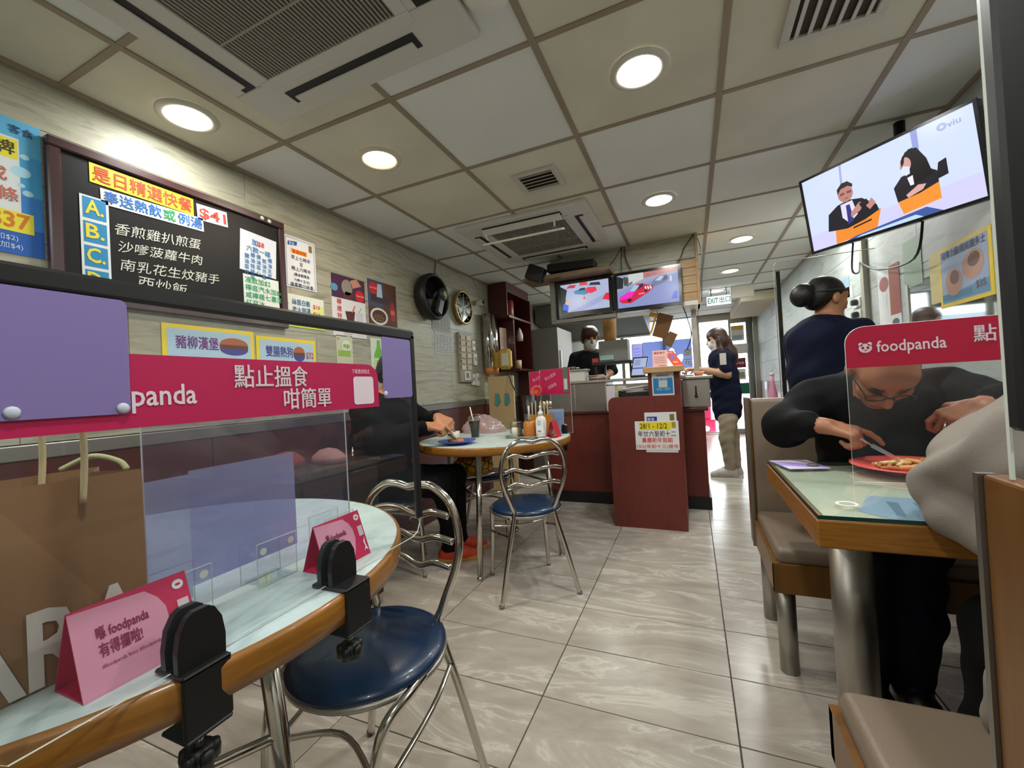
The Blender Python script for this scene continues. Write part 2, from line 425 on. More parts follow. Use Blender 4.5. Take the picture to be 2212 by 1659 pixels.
# ---- downlights (each lamp carries its own light)
def emit_mat(name, rgb, e):
    return mat(name, rgb, .4, emit=e)
M_LW = emit_mat('lamp_white', (255, 250, 236), 14.0); M_LY = emit_mat('lamp_warm', (255, 222, 160), 11.0)
def downlight(x, y, label, warm=False, r=.082, watts=None):
    t = thing('downlight', label, 'ceiling lamp', (x, y, CEIL), group='recessed ceiling downlights')
    q = MB(); q.lathe([(r+.026, -.001), (r+.026, -.006), (r+.012, -.013), (r, -.012), (r*.96, -.004)], n=28, ring=True)
    q.build('rim', mat('lamp_rim', (206, 202, 190), .35), t, True)
    q = MB(); q.lathe([(.0001, -.0085), (r*.5, -.0078), (r*.97, -.004)], n=28); q.build('lens', M_LY if warm else M_LW, t, True)
    L = bpy.data.lights.new('lamp_light', 'AREA'); L.shape = 'DISK'; L.size = r*1.8; L.energy = watts or LAMP_W
    L.color = (1, .87, .70) if warm else (.965, 1, .965)
    lo = bpy.data.objects.new('lamp_light', L); C.objects.link(lo); lo.parent = t; lo.location = (0, 0, -.03)
    return t
downlight(-1.817, 1.04, 'white downlight above the blackboard, nearest the left wall', watts=4.2)
downlight(-1.36, 1.647, 'warm yellow downlight above the wall beside the menu board', True)
downlight(-.118, 1.645, 'large bright white downlight nearest the middle of the ceiling')
downlight(-.13, 2.87, 'white downlight beside the cassette air conditioner over the counter')
downlight(.46, 4.06, 'downlight over the entrance passage, nearest of its row')
downlight(.46, 5.2, 'downlight over the entrance passage, middle of its row')
downlight(.375, 6.29, 'small far downlight behind the exit sign')
downlight(.95, 3.75, 'downlight close to the right wall below the big screen')
for x, y in ((.85, 1.30), (-.13, .2), (-1.8, -.5), (.6, -.75), (-1.3, -.9)):  # first, above the booth, is unseen and added to brighten the ceiling there
    downlight(x, y, 'unseen downlight in the ceiling outside the view')

# ---- ceiling cassette air conditioners
def cassette(x0, y0, name_label, louv_open=False):
    t = thing('air_conditioner', name_label, 'air conditioner', (x0+.475, y0+.475, CEIL))
    Wc = .475; hc = .325
    M_AC = mat('air_con_white', (206, 204, 196), .45); M_ACL = mat('air_con_slot', (30, 29, 28), .6); M_ACG = mat('air_con_grille', (150, 146, 136), .5)
    # panel as a ring around the grille opening
    q = MB()
    def ring(a, b, z0, z1):
        for (p, s_) in (((-a, -a, a, -b), 0), ((-a, b, a, a), 0), ((-a, -b, -b, b), 0), ((b, -b, a, b), 0)):
            q.bx(p[0], p[2], p[1], p[3], z0, z1)
    ring(Wc, hc-.03, -.028, -.0)
    q.build('panel', M_AC, t, bevel=.006)
    q = MB(); q.bx(-hc+.005, hc-.005, -hc+.005, hc-.005, -.012, -.006); q.build('filter_backing', M_ACL, t)
    q = MB()
    for i in range(44):
        x = -hc+.03+i*(2*hc-.06)/43; q.bx(x-.0032, x+.0032, -hc+.03, hc-.03, -.03, -.014)
    for k in (-.12, .12): q.bx(-hc+.03, hc-.03, k-.004, k+.004, -.031, -.013)
    g = q.build('grille', M_ACG, t); g['kind'] = 'stuff'
    q = MB(); a, b = hc, hc-.042
    for p in ((-a, -a, a, -b), (-a, b, a, a), (-a, -b, -b, b), (b, -b, a, b)): q.bx(p[0], p[2], p[1], p[3], -.034, -.012)
    q.build('grille_frame', M_AC, t, bevel=.003)
    for k in range(4):
        R = RZ(k*math.pi/2)
        q = MB(); q.box(R @ Vector((0, .385, -.0285)), (.58, .058, .004) if k % 2 == 0 else (.058, .58, .004)); q.build('air_slot', M_ACL, t)
        q = MB()
        if louv_open and k == 2:
            q.box(R @ Vector((0, .40, -.055)), (.58, .05, .012), 0, RX(-.5), .003)
        else:
            d = (.54, .034, .010) if k % 2 == 0 else (.034, .54, .010)
            q.box(R @ Vector((0, .400, -.031)), d, 0, None, .003)
        q.build('louver', M_AC, t)
    return t
ac1 = cassette(-1.52, .27, 'large white cassette air conditioner overhead, its wide grille cut by the picture edge')
ac2 = cassette(-1.50, 2.59, 'white cassette air conditioner with an open flap near the counter screens', True)
q = MB(); fr = Fr((-1.44, .62, CEIL-.0296), (0, 1, 0), (1, 0, 0)); [q.rect(fr, .0+.014*i, 0, .010+.014*i, .014+.004*(i % 2), M_BLACK, .0004) for i in range(5)]; q.rect(fr, .082, .002, .098, .014, M_BLACK, .0004); rel(q.build('maker_mark'), ac1)
# support rods with the hanging flap on the far unit
q = MB(); q.tube([(-1.30, 2.66, 2.2), (-1.29, 2.7, 2.14)], .006); q.tube([(-.78, 2.66, 2.2), (-.79, 2.7, 2.14)], .006)
rel(q.build('flap_hanger', M_WHITE, None, True), ac2)
q = MB(); q.box((-1.04, 2.74, 2.13), (.60, .085, .014), 0, RX(.35), .004); rel(q.build('air_deflector', M_WHITE), ac2)

# ---- air vents
def vent(x, y, w, h, n, label, along='x'):
    t = thing('ceiling_vent', label, 'air vent', (x, y, CEIL))
    Mv = mat('vent_white', (196, 194, 184), .5); q = MB(); f = .03
    for p in ((-w/2, -h/2, w/2, -h/2+f), (-w/2, h/2-f, w/2, h/2), (-w/2, -h/2+f, -w/2+f, h/2-f), (w/2-f, -h/2+f, w/2, h/2-f)): q.bx(p[0], p[2], p[1], p[3], -.014, 0)
    q.build('frame', Mv, t, bevel=.003)
    q = MB(); q.bx(-w/2+f, w/2-f, -h/2+f, h/2-f, -.003, -.001); q.build('dark_backing', mat('vent_dark', (66, 60, 54), .8), t)
    for i in range(n):
        q = MB()
        if along == 'x': yy = -h/2+f+(h-2*f)*(i+.5)/n; q.box((0, yy, -.009), (w-2*f, (h-2*f)/n*.62, .003), 0, RX(.45))
        else: xx = -w/2+f+(w-2*f)*(i+.5)/n; q.box((xx, 0, -.009), ((w-2*f)/n*.42, h-2*f, .003), 0, RY(-.5))
        q.build('slat', Mv, t)
vent(-.73, 2.24, .25, .24, 5, 'small square white vent with slats beside the far air conditioner')
vent(.50, 1.63, .30, .28, 6, 'white slatted vent at the top edge of the picture near the big screen', 'y')
q = MB(); q.lathe([(.001, -.035), (.055, -.032), (.075, -.012), (.078, 0)], n=24); o = q.build('smoke_detector', M_WHITE, None, True); o.location = (-.49, 1.1, CEIL)
tag(o, 'round white smoke detector beside the near air conditioner', 'smoke detector')

# ================================================================ street front, door, outside
Ms = mat('aluminium_frame', (168, 160, 144), .4, metal=.7)
wf = thing('window_1', None, None, (0, YF, 0)); tag(wf, kind='structure')
for x in (XL, -1.25, -.45, .12):
    q = MB(); q.bx(x-.03, x+.03, YF-.03, YF+.03, 0, CEIL); rel(q.build('mullion', Ms), wf)
q = MB(); q.bx(XL, .12, YF-.03, YF+.03, .82, .9); rel(q.build('transom', Ms), wf)
q = MB(); q.bx(XL, .12, YF-.05, YF+.05, 0, .82); rel(q.build('sill_panel', mat('sill_grey', (150, 148, 140), .6)), wf)
for a, b in ((XL, -1.25), (-1.25, -.45), (-.45, .12)):
    q = MB(); q.rect(FW(0, 0, YF), a+.03, .9, b-.03, CEIL); rel(q.build('pane', M_GLASS), wf)
dr = thing('door_1', None, None, (.65, YF, 0)); tag(dr, kind='structure')
q = MB(); q.bx(.12, XR, YF-.06, YF+.06, 2.12, CEIL+.03); q.bx(.12, .19, YF-.05, YF+.05, 0, 2.12); q.bx(1.07, XR, YF-.05, YF+.05, 0, 2.12)
rel(q.build('door_frame', Ms, bevel=.004), dr)
q = MB(); q.bx(.19, 1.07, YF-.08, YF+.12, -.004, .012); q.bx(.19, 1.07, YF+.03, YF+.06, .012, .03); rel(q.build('threshold', M_STEEL), dr)
q = MB(); q.rect(FW(0, 0, YF), .70, .02, 1.07, 2.12); rel(q.build('glass_leaf', M_GLASS), dr)
q = MB(); q.bx(.68, .72, YF-.02, YF+.02, .02, 2.12); q.bx(.72, 1.07, YF-.02, YF+.02, .02, .1); q.bx(.72, 1.07, YF-.02, YF+.02, 2.05, 2.12); rel(q.build('leaf_frame', Ms), dr)
def decal(name, label, x0, x1, z0, z1, c, extra=None, y=YF-.03):
    fr = FW(x0, z0, y); q = MB(); q.plate(fr, [(0, 0), (x1-x0, 0), (x1-x0, z1-z0), (0, z1-z0)], .003, col(c))
    if extra: extra(q, fr, x1-x0, z1-z0)
    return tag(q.build(name), label, 'sign')
decal('door_sticker', 'long white speckled strip across the glass door', .60, 1.06, 1.48, 1.66, (232, 228, 220))
decal('door_sticker', 'maroon square sticker on the glass door', .74, .93, 1.22, 1.40, (116, 26, 52), lambda q, f, w, h: q.text(f, '茶餐廳', .03, .07, .045, col((220, 200, 200))))
decal('door_sticker', 'pink and white sticker below the maroon one on the door', .74, .92, 1.0, 1.2, (236, 232, 226), lambda q, f, w, h: (q.rect(f, 0, .02, .055, h-.02, M_PINK, .001), q.rect(f, .06, .03, w-.02, h-.06, col((150, 150, 128)), .001)))
decal('door_sticker', 'green square sticker low on the glass door', .80, .98, .74, .94, (22, 104, 82))
decal('door_sticker', 'small orange sticker beside the green one on the door', .64, .74, .84, .98, (206, 150, 98))
decal('door_notice', 'white sheet with an orange heading high on the glass door', .72, .93, 1.72, 2.0, (224, 226, 226), lambda q, f, w, h: (q.rect(f, .02, h-.08, w-.02, h-.01, col((238, 178, 70)), .001), q.rect(f, .02, .03, w-.03, .1, col((170, 180, 190)), .001)))
# pole by the door
q = MB(); q.tube([(1.0, YF-.16, 0), (1.0, YF-.16, CEIL)], .055, n=16); tag(q.build('pipe', mat('grey_pipe', (112, 112, 108), .4), None, True), 'thick grey vertical pipe just inside the glass door', 'pipe')
# shop banner with white lotus on the street window
fr = FW(-.86, 1.22, YF-.05); q = MB()
PETALS = ((.44, .20, .065, .15, .55), (.54, .27, .065, .19, 0.), (.64, .20, .065, .15, -.55))
def in_petal(X, Y):
    for cx, cy, ra, rb, ro in PETALS:
        dx, dy = X-cx, Y-cy; a_ = dx*math.cos(ro)+dy*math.sin(ro); b_ = -dx*math.sin(ro)+dy*math.cos(ro)
        if (a_/ra)**2+(b_/rb)**2 < 1: return True
    return False
for i in range(60):
    run = None
    for j in range(63):
        Y = .62*j/62; cut = j == 62 or in_petal((i+.5)*.015, Y+.005)
        if not cut and run is None: run = Y
        if cut and run is not None:
            q.rect(fr, i*.015, run, (i+1)*.015, Y, translucent('banner_blue', (104, 116, 166))); run = None
b = q.build('window_banner'); tag(b, 'pale blue banner with cut-out white petals on the street window', 'banner')
q = MB()
q.text(fr, '蘭', .76, .30, .14, translucent('yellow_paper', (240, 224, 120)), .02); q.text(fr, '花', .76, .12, .14, translucent('yellow_paper', (240, 224, 120)), .02)
b2 = q.build('lettering'); b2.parent = b
# outside
q = MB(); q.bx(-20, 20, YF+.3, 40, -.3, -.12); tag(q.build('street_ground', mat('street_grey', (150, 150, 148), .8)), 'pale grey street beyond the door', 'street', kind='structure')
q = MB(); q.bx(-16, -1.6, 17, 20, -.2, 7); 
bld = tag(q.build('far_building', mat('pale_render', (206, 206, 202), .8)), 'pale building across the street', 'building')
for i in range(6):
    q = MB(); q.bx(-15+i*2.2, -13.6+i*2.2, 16.96, 17.02, 1.2, 2.6); rel(q.build('window', mat('far_window', (120, 130, 140), .2)), bld)
for i, (x, z, lb) in enumerate(((.23, .0, 'pink delivery crate standing lowest outside the door'), (.16, .36, 'pink delivery crate on top of another outside the door'))):
    t = thing('delivery_crate', lb, 'crate', (x, 9.4, z-.12), group='pink crates outside')
    q = MB(); q.box((0, 0, .17), (.34, .4, .34), 0, None, .02); q.build('body', mat('crate_pink', (226, 54, 100), .5), t)
    q = MB(); q.bx(-.18, .18, -.21, .21, .325, .35); q.build('lid', mat('crate_pink', (226, 54, 100), .5), t)
    q = MB(); q.ell(FW(0, .17, -.2005), 0, 0, .06, .055, M_WHITE, .001); q.build('emblem', None, t)

# exit sign hanging from the ceiling
t = thing('exit_sign', 'lit white exit sign with green lettering over the passage', 'exit sign', (.39, 6.1, CEIL))
fr = FW(.245, 2.02, 6.1); q = MB(); q.plate(fr, [(0, 0), (.285, 0), (.285, .115), (0, .115)], .035, mat('sign_lit', (226, 238, 246), .4, emit=.9)); rel(q.build('sign_box'), t)
q = MB(); G = col((18, 120, 100)); q.text(fr, 'EXIT', .012, .022, .1, G, .018, w=.125, c=.001); q.text(fr, '出口', .15, .026, .085, G, .022, w=.125, c=.001); rel(q.build('lettering'), t)
q = MB(); q.tube([(.30, 6.11, 2.13), (.30, 6.11, CEIL)], .006); q.tube([(.48, 6.11, 2.13), (.48, 6.11, CEIL)], .006); rel(q.build('hanging_rod', M_BLACK, None, True), t)
# ================================================================ fascia over the counter and its screens
t = thing('counter_fascia', 'grained tile fascia box hanging from the ceiling above the counter', 'fascia', (-.5, 3.8, 1.68))
q = MB(); q.bx(-1.15, .085, 3.72, 3.95, 1.70, CEIL); rel(q.build('core', mat('fascia_core', (150, 146, 126), .6)), t)
for i, (z0, z1) in enumerate(((2.05, CEIL), (1.86, 2.05), (1.70, 1.86))):
    for a, b in ((-1.15, -.62), (-.62, -.06)) if i else ((-1.15, -.5), (-.5, .085)):
        q = MB(); q.box(((a+b)/2, 3.715, (z0+z1)/2), (b-a-.002, .012, z1-z0-.002), 0, None, .001); rel(q.build('fascia_tile', M_WALL), t)
for k in range(5):
    q = MB(); q.box((.013, 3.712, 1.70+.068*k+.034), (.145, .016, .066), 0, None, .002); rel(q.build('wood_strip', M_PALEW), t)
q = MB(); q.bx(.085, .105, 3.68, 3.97, 1.665, CEIL); rel(q.build('corner_board', M_PALEW), t)
q = MB(); q.bx(-1.15, .1, 3.70, 3.97, 1.665, 1.70); rel(q.build('bottom_rail', M_WHITE), t)

def tv(name, label, o, r, u, W, H, bez, chin, th, art):
    fr = Fr(o, r, u); n = fr.n
    t = thing(name, label, 'screen', fr.p(W/2, H/2, -th/2))
    q = MB(); q.plate(fr, [(0, 0), (W, 0), (W, H), (0, H)], th, M_BLACKG, -.004); rel(q.build('casing', bevel=.004), t)
    q = MB()
    for p in ((0, 0, W, chin), (0, H-bez, W, H), (0, chin, bez, H-bez), (W-bez, chin, W, H-bez)):
        q.plate(fr, [(p[0], p[1]), (p[2], p[1]), (p[2], p[3]), (p[0], p[3])], .006, M_BLACKG, .004)
    rel(q.build('bezel'), t)
    sw, sh = W-2*bez, H-bez-chin; sf = Fr(fr.p(bez, chin), r, u)
    q = MB(); art(q, sf, sw, sh); rel(q.build('picture'), t)
    return t, fr
def street1(q, f, w, h):
    P = lambda pts, c, k=1: q.poly(f, [(a*w, b*h) for a, b in pts], screen(c), .0004*k)
    P([(0, 0), (1, 0), (1, 1), (0, 1)], (168, 176, 206), 0)
    P([(.16, 0), (.45, 0), (1, .35), (1, .55)], (150, 160, 200)); P([(0, .0), (.13, .0), (.10, .5), (.14, .8), (.0, .95)], (28, 44, 44), 2)
    P([(.03, .12), (.14, .04), (.16, .25), (.05, .32)], (40, 96, 226), 3); P([(.08, .3), (.2, .26), (.18, .42), (.1, .42)], (200, 176, 150), 3)
    P([(.28, .72), (.42, .78), (.60, .76), (.64, .62), (.50, .55), (.30, .62)], (62, 132, 170), 2)
    P([(.52, .66), (.56, .8), (.74, .78), (.76, .64), (.64, .57)], (226, 50, 80), 3); P([(.38, .72), (.42, .80), (.52, .80), (.52, .72)], (36, 50, 70), 4)
    P([(.12, .86), (.2, .96), (.34, .94), (.30, .84)], (190, 60, 66), 2); P([(.60, .86), (.64, .95), (.82, .93), (.84, .82)], (48, 54, 66), 2)
    P([(.46, .40), (.53, .40), (.50, .52)], (232, 88, 60), 4); P([(.86, .32), (1, .25), (1, .50), (.94, .52)], (214, 40, 60), 3)
    P([(.4, .9), (.58, .88), (.56, 1), (.42, 1)], (200, 80, 80), 1)
def street2(q, f, w, h):
    P = lambda pts, c, k=1: q.poly(f, [(a*w, b*h) for a, b in pts], screen(c), .0004*k)
    P([(0, 0), (1, 0), (1, 1), (0, 1)], (132, 142, 190), 0)
    P([(0, .52), (1, .86), (1, 1), (0, 1)], (150, 156, 184), 1); P([(.2, .66), (.45, .8), (.45, 1), (.2, 1)], (196, 198, 196), 2)
    P([(.45, .82), (1, .92), (1, 1), (.45, 1)], (190, 110, 104), 2)
    P([(0, .60), (.10, .60), (.12, .9), (0, 1)], (36, 40, 46), 3); P([(.12, .68), (.2, .66), (.2, .9), (.12, .95)], (70, 74, 74), 3)
    # car in front
    P([(.03, .22), (.07, .15), (.22, .12), (.52, .38), (.60, .5), (.62, .56), (.5, .62), (.42, .68), (.33, .68), (.22, .5), (.04, .34)], (198, 30, 64), 4)
    P([(.03, .30), (.06, .24), (.24, .30), (.30, .46), (.22, .5), (.08, .36)], (232, 40, 190), 5)
    P([(.20, .46), (.30, .47), (.38, .62), (.30, .66)], (150, 196, 214), 5); P([(.34, .5), (.44, .58), (.44, .68), (.38, .64)], (60, 40, 60), 5)
    for k in range(3): P([(.47+.04*k, .46), (.50+.04*k, .5), (.48+.04*k, .58), (.46+.04*k, .56), (.475+.04*k, .5)], (232, 220, 230), 6)
    q.text(f, 'HAPPY', w*.36, h*.35, h*.06, screen((230, 210, 220)), c=.003)
    P([(.16, .18), (.22, .16), (.24, .25), (.18, .26)], (30, 24, 34), 6); P([(.46, .40), (.50, .42), (.5, .5), (.46, .48)], (30, 24, 34), 6)
    P([(.56, .60), (.60, .52), (.80, .62), (.86, .72), (.84, .84), (.72, .84), (.62, .74)], (110, 118, 142), 4)
    P([(.63, .70), (.72, .68), (.78, .80), (.72, .82)], (168, 190, 214), 5); P([(.76, .66), (.84, .72), (.82, .82), (.79, .80)], (70, 70, 86), 5)
    P([(.87, .62), (.90, .62), (.905, .78), (.875, .78)], (196, 200, 224), 5); P([(.88, .1), (.98, .1), (.98, .34), (.92, .3)], (86, 104, 200), 3)
    P([(.16, .62), (.26, .70), (.27, .78), (.17, .72)], (110, 116, 120), 3)
    for k in range(5): P([(.50+.1*k, .86+.015*k), (.56+.1*k, .87+.015*k), (.56+.1*k, .94), (.50+.1*k, .94)], (120+20*k, 120, 130), 3)
k = 3.62/3.72
def Z(z): return 1.06+(z-1.06)*k
tv('wall_screen', 'smaller security screen showing a street with a blue and red car', (-1.09*k, 3.62, Z(1.69)), (1, 0, .0), (0, 0, 1), .49*k, .325*k, .024, .042, .05, street1)
tv('wall_screen', 'wider security screen showing a pink and red taxi beside the wood panel', (-.578*k, 3.62, Z(1.675)), (1, 0, .0), (0, 0, 1), .548*k, .345*k, .024, .034, .05, street2)
q = MB(); q.bx(-1.13, -1.09, 3.60, 3.705, 1.64, 2.00); q.bx(-1.13, -.56, 3.60, 3.695, 1.625, 1.655); q.bx(-1.13, -.06, 3.674, 3.705, 1.705, 2.0)
tag(q.build('screen_bracket', mat('bracket_grey', (126, 122, 112), .6)), 'pale frame behind the two security screens', 'bracket')
q = MB(); q.bx(-1.33, -.57, 3.46, 3.70, 2.005, 2.035); tag(q.build('shelf_board', wood('old_shelf_wood', (120, 96, 66), (140, 112, 78), (1, 8, 8))), 'wooden shelf board above the smaller security screen', 'shelf')
t = thing('speaker_bar', 'black bar speaker with a square end lying on the shelf', 'speaker', (-.98, 3.42, 2.06))
q = MB(); q.box((-.90, 3.54, 2.087), (.42, .14, .075), 0, RY(.05), .012); rel(q.build('bar', M_BLACK), t)
q = MB(); q.box((-1.20, 3.44, 2.055), (.15, .10, .13), 0, RY(.45), .008); rel(q.build('square_end', M_BLACK), t)
def cable(label, pts, r=.004, m=None, k=6):
    q = MB(); q.tube(spline(pts, k), r, n=6); return tag(q.build('cable', m or M_BLACK, None, True), label, 'cable')
cable('black cable dropping from the ceiling behind the wider security screen', [(-.47, 3.69, 2.235), (-.46, 3.68, 2.12), (-.42, 3.675, 2.02)])
cable('thin black cable beside the thicker one above the wider screen', [(-.49, 3.69, 2.235), (-.50, 3.68, 2.1), (-.50, 3.675, 2.01)], .0025)
cable('cable slanting down to the shelf board from the ceiling', [(-.49, 3.69, 2.235), (-.56, 3.66, 2.12), (-.62, 3.6, 2.045)], .003)
cable('cable running from the ceiling corner to the wider screen', [(.08, 3.7, 2.235), (.0, 3.69, 2.13), (-.01, 3.685, 2.1), (-.05, 3.67, 2.01)], .003)
cable('loose cable hanging down the fascia corner by the passage', [(.108, 3.70, 2.2), (.13, 3.70, 2.08), (.125, 3.7, 1.9), (.11, 3.70, 1.68)], .0025)
cable('power cable hanging below the fascia over the counter', [(-.03, 3.70, 1.66), (-.0, 3.70, 1.55), (.02, 3.7, 1.42), (-.02, 3.7, 1.3)], .004)

# ================================================================ counter
t = thing('counter', 'long maroon service counter with a steel upper part and black kickboard', 'counter', (-.5, 4.0, 0))
q = MB(); q.bx(-1.26, .085, 3.70, 4.16, .10, .80); rel(q.build('body', M_RED), t)
q = MB(); q.bx(-1.25, .10, 3.69, 4.15, 0, .10); rel(q.build('kickboard', M_BLACK), t)
q = MB(); q.bx(-1.27, .11, 3.672, 4.18, .80, .825); rel(q.build('ledge', M_DRED, bevel=.004), t)
q = MB(); q.bx(-1.24, -.70, 3.76, 4.12, .825, 1.075); rel(q.build('steel_cabinet', M_DSTEEL), t)
q = MB(); q.bx(-.70, .0, 3.80, 4.12, .825, 1.05); rel(q.build('steel_back', M_STEEL), t)
q = MB(); q.bx(-1.25, .02, 3.74, 4.16, 1.075, 1.10); rel(q.build('steel_top', M_STEEL, bevel=.004), t)
q = MB(); q.bx(-.08, .135, 3.72, 4.16, .825, 1.06); rel(q.build('steel_end_box', M_STEEL, bevel=.01), t)
q = MB(); q.bx(-.09, .16, 3.70, 4.18, 1.06, 1.085); rel(q.build('end_top', M_STEEL, bevel=.006), t)
q = MB(); q.bx(-1.0, -.985, 3.752, 3.765, .83, 1.07); q.bx(-.715, -.70, 3.752, 3.765, .83, 1.07); rel(q.build('cabinet_trim', M_STEEL), t)
q = MB(); q.tube([(.03, 3.715, 1.0), (.03, 3.705, .93)], .006); q.lathe([(.001, -.01), (.012, -.008), (.012, .008), (.001, .01)], (.03, 3.705, .92), n=10); rel(q.build('hanging_lock', M_BLACK, None, True), t)

# lectern-like maroon box in front of the counter
t = thing('host_stand', 'tall maroon host stand with notices on its front panel', 'stand', (-.32, 3.4, 0))
fr = FW(-.58, 0, 3.13); W_ = .505
pts = [(0, 0), (W_, 0), (W_, .955), (.05, .955)]+[(.05-.05*math.sin(math.radians(15*i)), .905+.05*math.cos(math.radians(15*i))) for i in range(1, 7)]
q = MB(); q.plate(fr, pts, .03, M_RED); rel(q.build('front_panel'), t)
q = MB(); q.bx(-.10, -.075, 3.16, 3.665, 0, .955); rel(q.build('side_panel', M_RED), t)
q = MB(); q.bx(-.58, -.555, 3.16, 3.665, 0, .9); rel(q.build('side_panel', M_RED), t)
q = MB(); q.bx(-.29, -.075, 3.165, 3.62, .955, 1.12); rel(q.build('raised_block', M_RED), t)
q = MB(); q.bx(-.55, -.30, 3.165, 3.62, .85, .87); rel(q.build('inner_shelf', M_RED), t)
q = MB(); q.box((-.18, 3.38, 1.14), (.27, .56, .042), 0, None, .004); rel(q.build('wood_top', M_PALEW), t)

class Letters:
    """every line of writing is a part of its own"""
    def __init__(s): s.l = []
    def text(s, *a, **k):
        e = MB(); e.text(*a, **k)
        if e.v: s.l.append(e)
def poster(name, label, fr, w, h, base, art=None, th=.0025, cat='poster', group=None, rnd=0.):
    """a flat sheet at its real place: backing sheet plus its print as child meshes"""
    q = MB(); q.plate(fr, [(0, 0), (w, 0), (w, h), (0, h)], th, base if not isinstance(base, tuple) else col(base), th)
    o = q.build(name); tag(o, label, cat, group)
    if art:
        q = MB(); q2 = Letters(); f2 = Fr(fr.p(0, 0, th), fr.r, fr.u); art(q, q2, f2, w, h)
        if q.v: b = q.build('print'); b.parent = o
        for e in q2.l: b = e.build('lettering'); b.parent = o
    return o
def holiday(q, l, f, w, h):
    q.rect(f, .03, h-.062, w-.05, h-.008, col((236, 214, 40)), .0006); q.rect(f, w-.045, h-.05, w-.018, h-.008, col((170, 150, 40)), .0008)
    l.text(f, '28/1 - 12/2', .035, h-.052, .052, col((30, 30, 30)), .005, w=w-.11)
    l.text(f, '年廿六至初十二', .02, h-.106, .042, col((40, 36, 70)), .012, w=w-.04)
    l.text(f, '農曆新年假期', .045, h-.150, .038, col((220, 70, 56)), .014, w=w-.09)
    l.text(f, '13/2(年初十三)啓市', .008, .014, .030, col((214, 60, 50)), .012, w=w-.016)
poster('holiday_notice', 'white notice with new year holiday dates on the host stand', FW(-.395, .570, 3.126), .295, .205, (228, 226, 226), holiday, cat='notice')
def hid(q, l, f, w, h):
    q.rect(f, .015, h-.065, .085, h-.03, col((42, 62, 150)), .0006); q.rect(f, w-.045, h-.06, w-.015, h-.015, col((120, 110, 50)), .0006)
    l.text(f, '客食', .02, h-.058, .024, col((220, 224, 240)))
poster('shop_notice', 'white framed notice mostly hidden behind the holiday notice', FW(-.325, .552, 3.129), .215, .285, (222, 222, 226), hid, cat='notice')
def qr(q, l, f, w, h):
    q.rect(f, .008, .012, w-.008, h*.74, col((40, 132, 196)), .0006); q.rect(f, w*.31, h*.34, w*.70, h*.64, col((206, 208, 208)), .0010)
    l.text(f, '安心出行', w/2, h*.665, .016, col((200, 224, 240)), al='c'); l.text(f, '掃描二維碼', w/2, h*.22, .02, col((170, 208, 232)), al='c', w=w*.62)
    l.text(f, '香港特區政府', w/2, h*.82, .014, col((90, 90, 100)), al='c')
poster('scan_sign', 'blue and white scan sign taped to the raised block of the host stand', FW(-.262, .955, 3.155), .148, .168, (228, 228, 230), qr, cat='sign')
# on the host stand
t = thing('pink_notice', 'small pink notice card standing on the host stand', 'card', (-.20, 3.25, 1.161))
fr = Fr((-.255, 3.22, 1.161), (1, -.05, 0), (0, .18, 1)); q = MB(); q.plate(fr, [(0, 0), (.105, 0), (.105, .125), (0, .125)], .004, col((226, 178, 176))); rel(q.build('card'), t)
q = MB(); q.text(fr, '電飯煲仔', .012, .10, .016, col((206, 70, 50)), w=.075); 
for i in range(4): q.rect(fr, .014, .03+.014*i, .088, .033+.014*i, col((170, 110, 110)), .0008)
q.text(fr, 'ORDER', .04, .006, .012, col((150, 90, 150)), w=.05); rel(q.build('lettering'), t)
t = thing('red_sign', 'slanted orange red sign card beside the pink notice', 'card', (-.10, 3.27, 1.161))
fr = Fr((-.115, 3.25, 1.163), (.9, -.1, -.05), (-.45, .35, .75)); q = MB(); q.plate(fr, [(0, 0), (.075, 0), (.075, .15), (0, .15)], .005, col((222, 74, 40))); rel(q.build('card'), t)
q = MB(); q.rect(fr, .02, .07, .055, .11, col((120, 110, 190)), .001); q.text(fr, '拍卡', .02, .122, .02, col((250, 220, 200))); q.rect(fr, .02, .03, .05, .045, col((246, 180, 120)), .001); rel(q.build('lettering'), t)
t = thing('tablet', 'small tablet with a pale screen on a black stand at the counter', 'tablet', (-.42, 3.86, 1.10))
fr = Fr((-.50, 3.83, 1.11), (1, .05, 0), (.18, .22, 1)); q = MB(); q.plate(fr, [(0, 0), (.13, 0), (.13, .18), (0, .18)], .008, M_BLACKG); rel(q.build('casing'), t)
q = MB(); q.rect(fr, .009, .012, .121, .168, screen((176, 192, 226), .8), .001); q.rect(fr, .009, .07, .121, .082, screen((70, 90, 160), .8), .0015); q.rect(fr, .02, .1, .07, .155, screen((150, 165, 205), .8), .0015); rel(q.build('screen'), t)
q = MB(); q.tube([(-.42, 3.93, 1.2), (-.42, 3.97, 1.11)], .012); q.box((-.42, 3.95, 1.106), (.14, .14, .012)); rel(q.build('stand', M_BLACK), t)
t = thing('till_screen', 'violet lit till screen beside a grey printer box', 'screen', (-.44, 4.1, 1.10))
fr = Fr((-.505, 4.05, 1.23), (1, .1, 0), (.03, .1, 1)); q = MB(); q.plate(fr, [(0, 0), (.10, 0), (.10, .19), (0, .19)], .02, M_BLACKG); rel(q.build('casing'), t)
q = MB(); q.rect(fr, .006, .006, .094, .184, screen((150, 150, 236), .9), .001)
for i in range(4): q.rect(fr, .015, .05+.03*i, .075, .056+.03*i, screen((110, 105, 190), .9), .0015)
rel(q.build('screen'), t)
q = MB(); q.bx(-.47, -.44, 4.06, 4.1, 1.10, 1.25); rel(q.build('neck', M_BLACK), t)
t = thing('printer_box', 'grey box with a green display on a black rack behind the counter', 'printer', (-.66, 4.1, 1.10))
q = MB(); q.bx(-.80, -.53, 4.0, 4.16, 1.27, 1.47); rel(q.build('body', mat('box_grey', (128, 128, 122), .6)), t)
